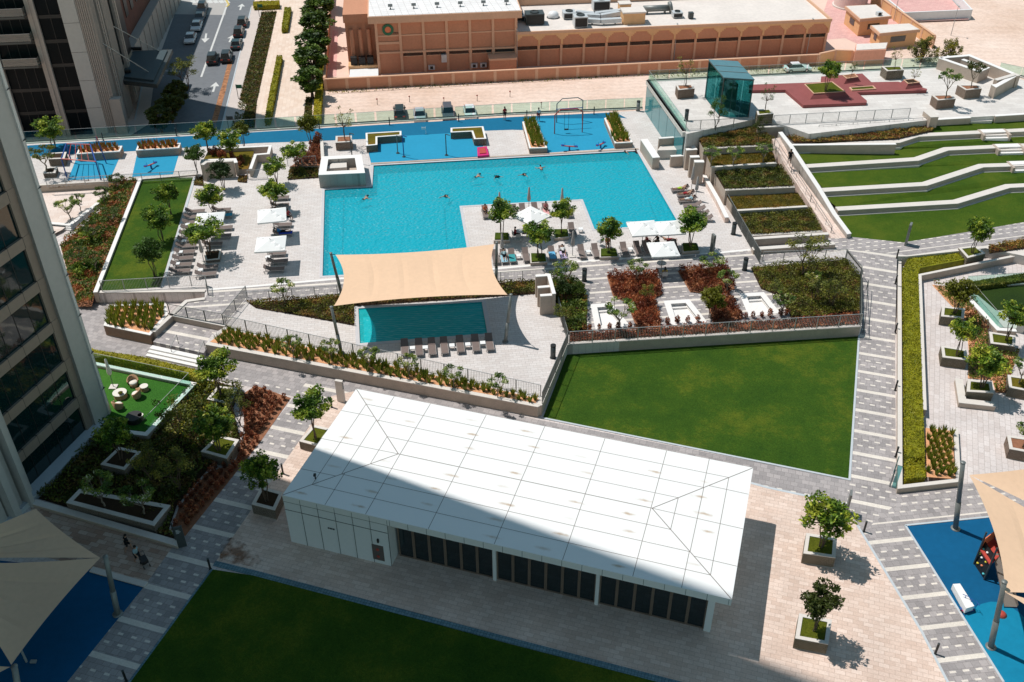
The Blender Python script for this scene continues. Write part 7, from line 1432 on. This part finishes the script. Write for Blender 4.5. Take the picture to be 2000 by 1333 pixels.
MB().prism([b0, b1, b2, b3], 1.35, 1.45).part('deck', M['redm'], ct_); MB().wall([b3, b0], .05, 1.5, 2.3).part('guard_panel', M['orangem'], ct_); MB().wall([b2, b3], .05, 1.5, 2.3).part('guard_panel', M['bluem'], ct_)
m = MB(); s0, s1, s2 = tp(W(1938, 1112), 1.5), tp(W(1955, 1150), .8), tp(W(1972, 1188), .12)
for a, b in ((s0, s1), (s1, s2)): d = (b - a).normalized(); n_ = Vector((-d.y, d.x, 0)).normalized(); m.add([a - n_ * .4, b - n_ * .4, b + n_ * .4, a + n_ * .4, up(a - n_ * .45, .2), up(b - n_ * .45, .2), up(b + n_ * .45, .2), up(a + n_ * .45, .2)], [(0, 1, 2, 3), (0, 4, 5, 1), (3, 2, 6, 7)])
m.part('slide', paint('brushed_steel_slide', (.45, .40, .36, 1), .3, .5, .6), ct_); MB().tube(s1 - Vector((0, 0, .8)), s1, .05, n=6).part('slide_leg', M['steel'], ct_)
r = thing('long_bench', 'long glossy white block bench on the blue play floor', 'bench', W(1880, 1175)); q = WL([(1861, 1141), (1875, 1140), (1903, 1184), (1887, 1189)], .55); MB().prism(q, .08, .55).part('bench_block', M['white'], r); c = sum(q, Vector()) / 4; MB().prism([c + (p - c) * .85 for p in q], 0, .08).part('plinth', M['steel'], r)
def scooter(x, y, label, rz, mat):
    r = thing('kids_scooter', label, 'scooter', W(x, y), rz, 'small scooters by the white bench'); m = MB(); B(m, -.3, .3, -.06, .06, .1, .13); lpart(m, 'deck', M[mat], r); m = MB(); m.tube((.3, 0, .1), (.38, 0, .75), .02, n=6); m.tube((.38, -.2, .75), (.38, .2, .75), .02, n=6); lpart(m, 'handlebar', M['bluem'], r)
    for sx in (-.32, .34): m = MB(); m.tube((sx, -.03, .07), (sx, .03, .07), .07, n=10); lpart(m, 'wheel', M['black'], r)
scooter(1885, 1192, 'magenta scooter left beside the white bench', .6, 'magenta'); scooter(1878, 1187, 'blue scooter behind the magenta one', 1.0, 'bluem'); scooter(1893, 1196, 'purple-blue scooter nearest the path kerb', .2, 'bluem')
p = W(1955, 1201); r = thing('spring_rider', 'small red stepping dome on the light blue play circle', 'play dome', p); m = MB(); m.lathe((0, 0, 0), [(.3, 0), (.28, .12), (.15, .22), (.01, .24)], 14); lpart(m, 'dome', M['redm'], r, True); m = MB(); m.lathe((0, 0, 0), [(.36, 0), (.36, .03), (.3, .03)], 14); lpart(m, 'base_ring', M['steel'], r)
for x, y, l in ((52, 1293, 'pale post on the shaded play floor'),): p = W(x, y); r = thing('play_post', l, 'post', p); MB().tube(p, up(p, 1.1), .07, n=10).part('post', M['palesteel'], r); MB().box(up(p + Vector((.45, -.05, 0)), .1), (.35, .2, .1)).part('foot_step', M['palesteel'], r)
p = W(153, 398, .3); r = thing('short_post', 'short dark post on the lower pale court', 'post', p); MB().tube(p, up(p, .95), .09, n=10).part('post', M['black'], r)
st = thing('court_steps', 'broad white angled steps on the lower pale court', 'steps', W(140, 445, 0))
for k in range(3):
    q = WL([(60, 432 + k * 4), (137, 439 + k * 4), (208, 383 + k * 4)], .45 - .15 * k); MB().wall(q, .42, 0, .45 - .15 * k).part('step', M['white_stone'], st)
# ================= people =================
SKIN = paint('skin_tone', (.42, .24, .16, 1), .6, .3, var=.05); SKIN2 = paint('deep_skin_tone', (.20, .11, .07, 1), .6, .3, var=.05)
POSE = {
 'stand': dict(pel=(0, 0, .93), ch=(0, .02, 1.27), nk=(0, 0, 1.47), hd=(0, -.02, 1.60), el=(.24, .02, 1.14), wr=(.27, -.04, .88), el2=(-.24, .02, 1.14), wr2=(-.26, -.06, .88), kn=(.10, -.02, .5), an=(.11, .02, .08), to=(.12, -.14, .03), kn2=(-.10, -.02, .5), an2=(-.11, .02, .08), to2=(-.12, -.14, .03)),
 'walk': dict(pel=(0, 0, .92), ch=(0, -.03, 1.26), nk=(0, -.05, 1.46), hd=(0, -.08, 1.59), el=(.22, .12, 1.16), wr=(.24, .05, .93), el2=(-.22, -.16, 1.18), wr2=(-.2, -.34, 1.02), kn=(.09, -.2, .52), an=(.09, -.26, .1), to=(.09, -.42, .06), kn2=(-.09, .06, .5), an2=(-.09, .32, .16), to2=(-.09, .2, .03)),
 'sit': dict(pel=(0, .08, .50), ch=(0, .10, .84), nk=(0, .06, 1.03), hd=(0, .03, 1.17), el=(.23, -.06, .74), wr=(.14, -.28, .70), el2=(-.23, -.06, .74), wr2=(-.14, -.28, .70), kn=(.12, -.36, .52), an=(.12, -.38, .10), to=(.12, -.54, .04), kn2=(-.12, -.36, .52), an2=(-.12, -.38, .10), to2=(-.12, -.54, .04)),
 'lie': dict(pel=(0, .05, .42), ch=(0, .38, .54), nk=(0, .56, .66), hd=(0, .68, .75), el=(.28, .30, .44), wr=(.24, .02, .42), el2=(-.28, .34, .46), wr2=(-.14, .58, .72), kn=(.12, -.36, .50), an=(.12, -.78, .40), to=(.14, -.84, .52), kn2=(-.1, -.36, .44), an2=(-.1, -.80, .40), to2=(-.12, -.86, .52)),
 'swim': dict(pel=(0, .2, -.12), ch=(0, -.1, -.02), nk=(0, -.26, .08), hd=(0, -.36, .17), el=(.35, -.2, -.02), wr=(.5, -.42, .0), el2=(-.35, -.2, -.02), wr2=(-.5, -.42, .0), kn=(.12, .6, -.2), an=(.14, .95, -.2), to=(.14, 1.1, -.22), kn2=(-.12, .6, -.25), an2=(-.14, .9, -.3), to2=(-.14, 1.05, -.32))}
def skinned(name, verts, edges, rad, mat, root, sub=1):
    me = bpy.data.meshes.new(name); me.from_pydata(verts, edges, []); me.materials.append(mat); o = link_mesh(name, me, root); md = o.modifiers.new('skin', 'SKIN'); md.use_smooth_shade = True
    for i, sv in enumerate(me.skin_vertices[0].data): sv.radius = rad[i] if isinstance(rad[i], tuple) else (rad[i], rad[i]); sv.use_root = (i == 0)
    s_ = o.modifiers.new('sub', 'SUBSURF'); s_.levels = s_.render_levels = sub; return o
def person(loc, pose, label, rz=0, skin=None, top=None, bottom=None, hair=(.02, .014, .01, 1), long=False, s=1.0, group=None):
    p = {k: Vector(v) for k, v in POSE[pose].items()}; r = thing('person', label, 'person', loc, rz, group); r.scale = (s, s, s); sk = skin or SKIN
    across = Vector((1, 0, 0)); sh = p['ch'].lerp(p['nk'], .72) + across * .17; sh2 = p['ch'].lerp(p['nk'], .72) - across * .17; hp = p['pel'] + across * .09; hp2 = p['pel'] - across * .09
    V = [p['pel'], p['pel'].lerp(p['ch'], .5), p['ch'], p['nk'], p['hd'] - (p['hd'] - p['nk']) * .35, p['hd'], p['hd'] + (p['hd'] - p['nk']).normalized() * .11, sh, p['el'], p['wr'], sh2, p['el2'], p['wr2'], hp, p['kn'], p['an'], p['to'], hp2, p['kn2'], p['an2'], p['to2']]
    E_ = [(0, 1), (1, 2), (2, 3), (3, 4), (4, 5), (5, 6), (2, 7), (7, 8), (8, 9), (2, 10), (10, 11), (11, 12), (0, 13), (13, 14), (14, 15), (15, 16), (0, 17), (17, 18), (18, 19), (19, 20)]
    Rr = [(.15, .11), (.13, .10), (.16, .11), .055, .06, (.085, .095), .06, .06, .042, .03, .06, .042, .03, .085, .055, .038, .03, .085, .055, .038, .03]
    for w, e in ((9, 8), (12, 11)):
        d = (V[w] - V[e]).normalized(); o_ = d.orthogonal().normalized(); q = d.cross(o_); b = len(V); V.append(V[w] + d * .07); Rr.append((.038, .02)); E_.append((w, b))
        for k, ln in enumerate((.075, .085, .08, .06)): b2 = len(V); V.append(V[b] + q * (-.027 + .018 * k) + d * .045); V.append(V[b2] + d * (ln - .04) + o_ * .02); Rr += [.009, .008]; E_ += [(b, b2), (b2, b2 + 1)]
        b2 = len(V); V.append(V[w] + d * .05 + q * -.045); Rr.append(.011); E_.append((w, b2)); V.append(V[b2] + d * .035 + q * -.01); Rr.append(.009); E_.append((b2, b2 + 1))
    skinned('body', V, E_, Rr, sk, r)
    m = MB(); hc = p['hd'] + (p['hd'] - p['nk']).normalized() * .04; n1, n2 = 8, 5; vs = []
    for i in range(n1):
        for j in range(n2): a = 6.2832 * i / n1; e = -.25 + 1.8 * j / (n2 - 1); vs.append(hc + Vector((math.cos(a) * math.cos(e) * .10, math.sin(a) * math.cos(e) * .11 + .015, math.sin(e) * .12)))
    m.add(vs, [(i * n2 + j, ((i + 1) % n1) * n2 + j, ((i + 1) % n1) * n2 + j + 1, i * n2 + j + 1) for i in range(n1) for j in range(n2 - 1)])
    if long: m.box(hc + Vector((0, .09, -.14)), (.16, .06, .26))
    m.build('hair', paint('hair_%d' % int(hair[0] * 1000), hair, .7), r, base=(0, 0, 0), smooth=True)
    if top: skinned('shirt', [V[i] for i in (0, 1, 2, 7, 8, 10, 11)], [(0, 1), (1, 2), (2, 3), (3, 4), (2, 5), (5, 6)], [(.16, .12), (.15, .12), (.175, .125), .072, .056, .072, .056], top, r)
    if bottom: skinned('trousers', [V[i] for i in (0, 13, 14, 17, 18)] , [(0, 1), (1, 2), (0, 3), (3, 4)], [(.16, .125), .10, .068, .10, .068], bottom, r)
    return r
cl = lambda n, c: paint(n, c, .85, .15, var=.08, scale=6)
RED, WHT, DRK, YEL, TEAL, PNK, ORG, BLU, LIM = cl('red_cloth', (.35, .03, .04, 1)), cl('white_cloth', (.7, .7, .68, 1)), cl('dark_cloth', (.015, .017, .02, 1)), cl('yellow_cloth', (.65, .42, .03, 1)), cl('pale_blue_cloth', (.3, .42, .45, 1)), cl('pink_cloth', (.6, .22, .22, 1)), cl('orange_cloth', (.65, .2, .1, 1)), cl('blue_cloth', (.03, .18, .4, 1)), cl('lime_cloth', (.4, .6, .05, 1))
person(W(986, 235, 1), 'stand', 'person in a red top standing at the back balustrade', R(200), None, RED, DRK, long=True); person(W(1052, 237, 1), 'stand', 'person in a white shirt standing beside the back balustrade', R(20), SKIN2, WHT, RED)
person(W(1541, 322, 3.6), 'walk', 'person in black walking down the pink ramp', R(-20), None, DRK, DRK, long=True, s=1.05); person(W(272, 1100), 'walk', 'person in a pale blue shirt pushing a child seat', R(60), None, TEAL, DRK); person(W(252, 1076), 'walk', 'person in black bending over on the warm paving', R(120), None, DRK, DRK, s=.9)
person(W(1007, 466, 1), 'sit', 'person in red seated at the round table of the pool notch', R(90), SKIN, RED, DRK); person(W(1023, 462, 1), 'sit', 'person in dark clothes seated right of the round table', R(-90), SKIN2, DRK, RED); person(W(1297, 545, 1), 'sit', 'person in a yellow shirt seated with their back to the camera', R(180), None, YEL, WHT, long=True); person(W(1186, 484, 1), 'sit', 'person seated behind the notch-corner tree', 0, None, ORG, DRK)
for (x, y), l, rz, t_, b_ in [((1328, 375), 'sunbather in lime shorts on the back right lounger', math.pi / 2, None, LIM), ((1339, 385), 'bare-chested sunbather on the second right lounger', math.pi / 2, None, RED), ((1342, 396), 'sunbather in a pale top on the third right lounger', math.pi / 2, TEAL, WHT)]: person(W(x, y, 1.0), 'lie', l, AG - math.pi / 2, SKIN, t_, b_)
person(W(948, 421, 1), 'sit', 'person in orange sitting on the lone lounger of the notch deck', R(20), None, ORG, DRK); person(W(1066, 416, 1), 'sit', 'person in pink sitting on the notch deck lounger', R(20), None, PNK, DRK); person(W(1263, 480, 1), 'sit', 'person in dark red sitting under the twin parasols', R(100), SKIN, RED, DRK); person(W(1282, 480, 1), 'sit', 'person in black sitting between the twin parasols', R(-60), SKIN, DRK, DRK); person(W(1305, 476, 1), 'lie', 'pale sunbather lying under the right twin parasol', R(90), SKIN, None, RED)
person(W(553, 459, 1.0), 'lie', 'sunbather on the lounger with the blue towel', AG + math.pi / 2, SKIN2, BLU, DRK); person(W(565, 431, 1), 'sit', 'person in dark red sitting beside the upper left parasol', R(60), SKIN2, RED, DRK); person(W(985, 508, 1.0), 'lie', 'sunbather in teal on the lounger by the furled parasol', AG, SKIN, TEAL, DRK); person(W(1100, 500, 1), 'lie', 'person reading on the lounger with the white towel', AG, SKIN, WHT, DRK)
for (x, y), l in [((713, 388), 'bather at the left end of the big pool'), ((871, 383), 'bather in the middle of the big pool'), ((932, 345), 'bather near the back edge of the big pool'), ((1057, 330), 'swimmer with arms spread in the back half of the pool'), ((1224, 297), 'bather leaning on the back edge of the pool'), ((1243, 298), 'dark-haired bather in the back right pool corner'), ((970, 345), 'dark-clad swimmer near the back of the pool'), ((1024, 341), 'swimmer under the surface near the back of the pool')]: person(W(x, y, .92), 'swim', l, random.uniform(0, 6.28), SKIN, DRK if 'dark' in l else None, DRK, long='dark' in l)
st = thing('child_pushchair', 'small dark pushchair held by the person in pale blue', 'pushchair', W(284, 1104), R(40)); m = MB(); m.box((0, 0, .5), (.42, .5, .35), 0, 0, Matrix.Rotation(R(15), 3, 'X')); lpart(m, 'seat', M['black'], st); m = MB(); m.path([(-.2, -.3, .1), (-.2, .35, .95), (.2, .35, .95), (.2, -.3, .1)], .018, 6); lpart(m, 'handle', M['steel'], st)
for sx, sy in ((-.2, -.3), (.2, -.3), (-.2, .25), (.2, .25)): m = MB(); m.tube((sx - .02, sy, .1), (sx + .02, sy, .1), .1, n=10); lpart(m, 'wheel', M['black'], st)
# towels on loungers
def towel(x, y, label, mat, rz, l=1.3):
    V = []; F = []; n = 8; c = W(x, y, 1.0); m = MB()
    for i in range(n + 1):
        for j in range(4): u = -.35 + l * i / n; V.append((u, -.3 + .2 * j, .36 + .012 * math.sin(i * 2 + j))) 
    for i in range(n):
        for j in range(3): F.append((i * 4 + j, (i + 1) * 4 + j, (i + 1) * 4 + j + 1, i * 4 + j + 1))
    m.add(V, F); o = m.build('beach_towel', mat, base=(0, 0, 0)); o.location = c; o.rotation_euler = (0, 0, rz); tag(o, label, 'towel')
towel(553, 461, 'blue towel on the lounger between the two left parasols', cl('strong_blue_towel', (.02, .06, .4, 1)), AG); towel(436, 426, 'turquoise towel on the lounger under the middle tree', cl('turquoise_towel', (.05, .35, .5, 1)), AG); towel(984, 508, 'pale blue towel on the lounger by the furled parasol', cl('light_blue_towel', (.3, .5, .6, 1)), AG - math.pi / 2); towel(1078, 502, 'sky blue towel on the lounger right of the deck tree', cl('sky_towel', (.15, .45, .7, 1)), AG - math.pi / 2); towel(1099, 501, 'white towel with lilac print on the fifth lounger', cl('lilac_towel', (.6, .5, .7, 1)), AG - math.pi / 2); towel(1000, 507, 'teal towel on the third lounger facing the path', cl('teal_towel', (.05, .3, .32, 1)), AG - math.pi / 2); towel(1066, 417, 'pink towel on the notch deck lounger', cl('pink_towel', (.7, .35, .35, 1)), AG - math.pi / 2)

for x, y, l in ((737, 205, 'first thin marker stake on the sandy lot'), (800, 200, 'second thin marker stake on the sandy lot'), (867, 203, 'third thin marker stake on the sandy lot'), (932, 198, 'fourth thin marker stake on the sandy lot'), (996, 190, 'fifth thin marker stake on the sandy lot'), (1057, 212, 'sixth thin marker stake on the sandy lot')):
    r = thing('marker_stake', l, 'stake', W(x, y, ZS)); m = MB(); m.tube((0, 0, 0), (.05, 0, 1.1), .05, .04, 6); lpart(m, 'stake', M['bark'], r); m = MB(); B(m, -.12, .12, -.02, .02, .85, 1.05); lpart(m, 'tag', M['redm'], r)
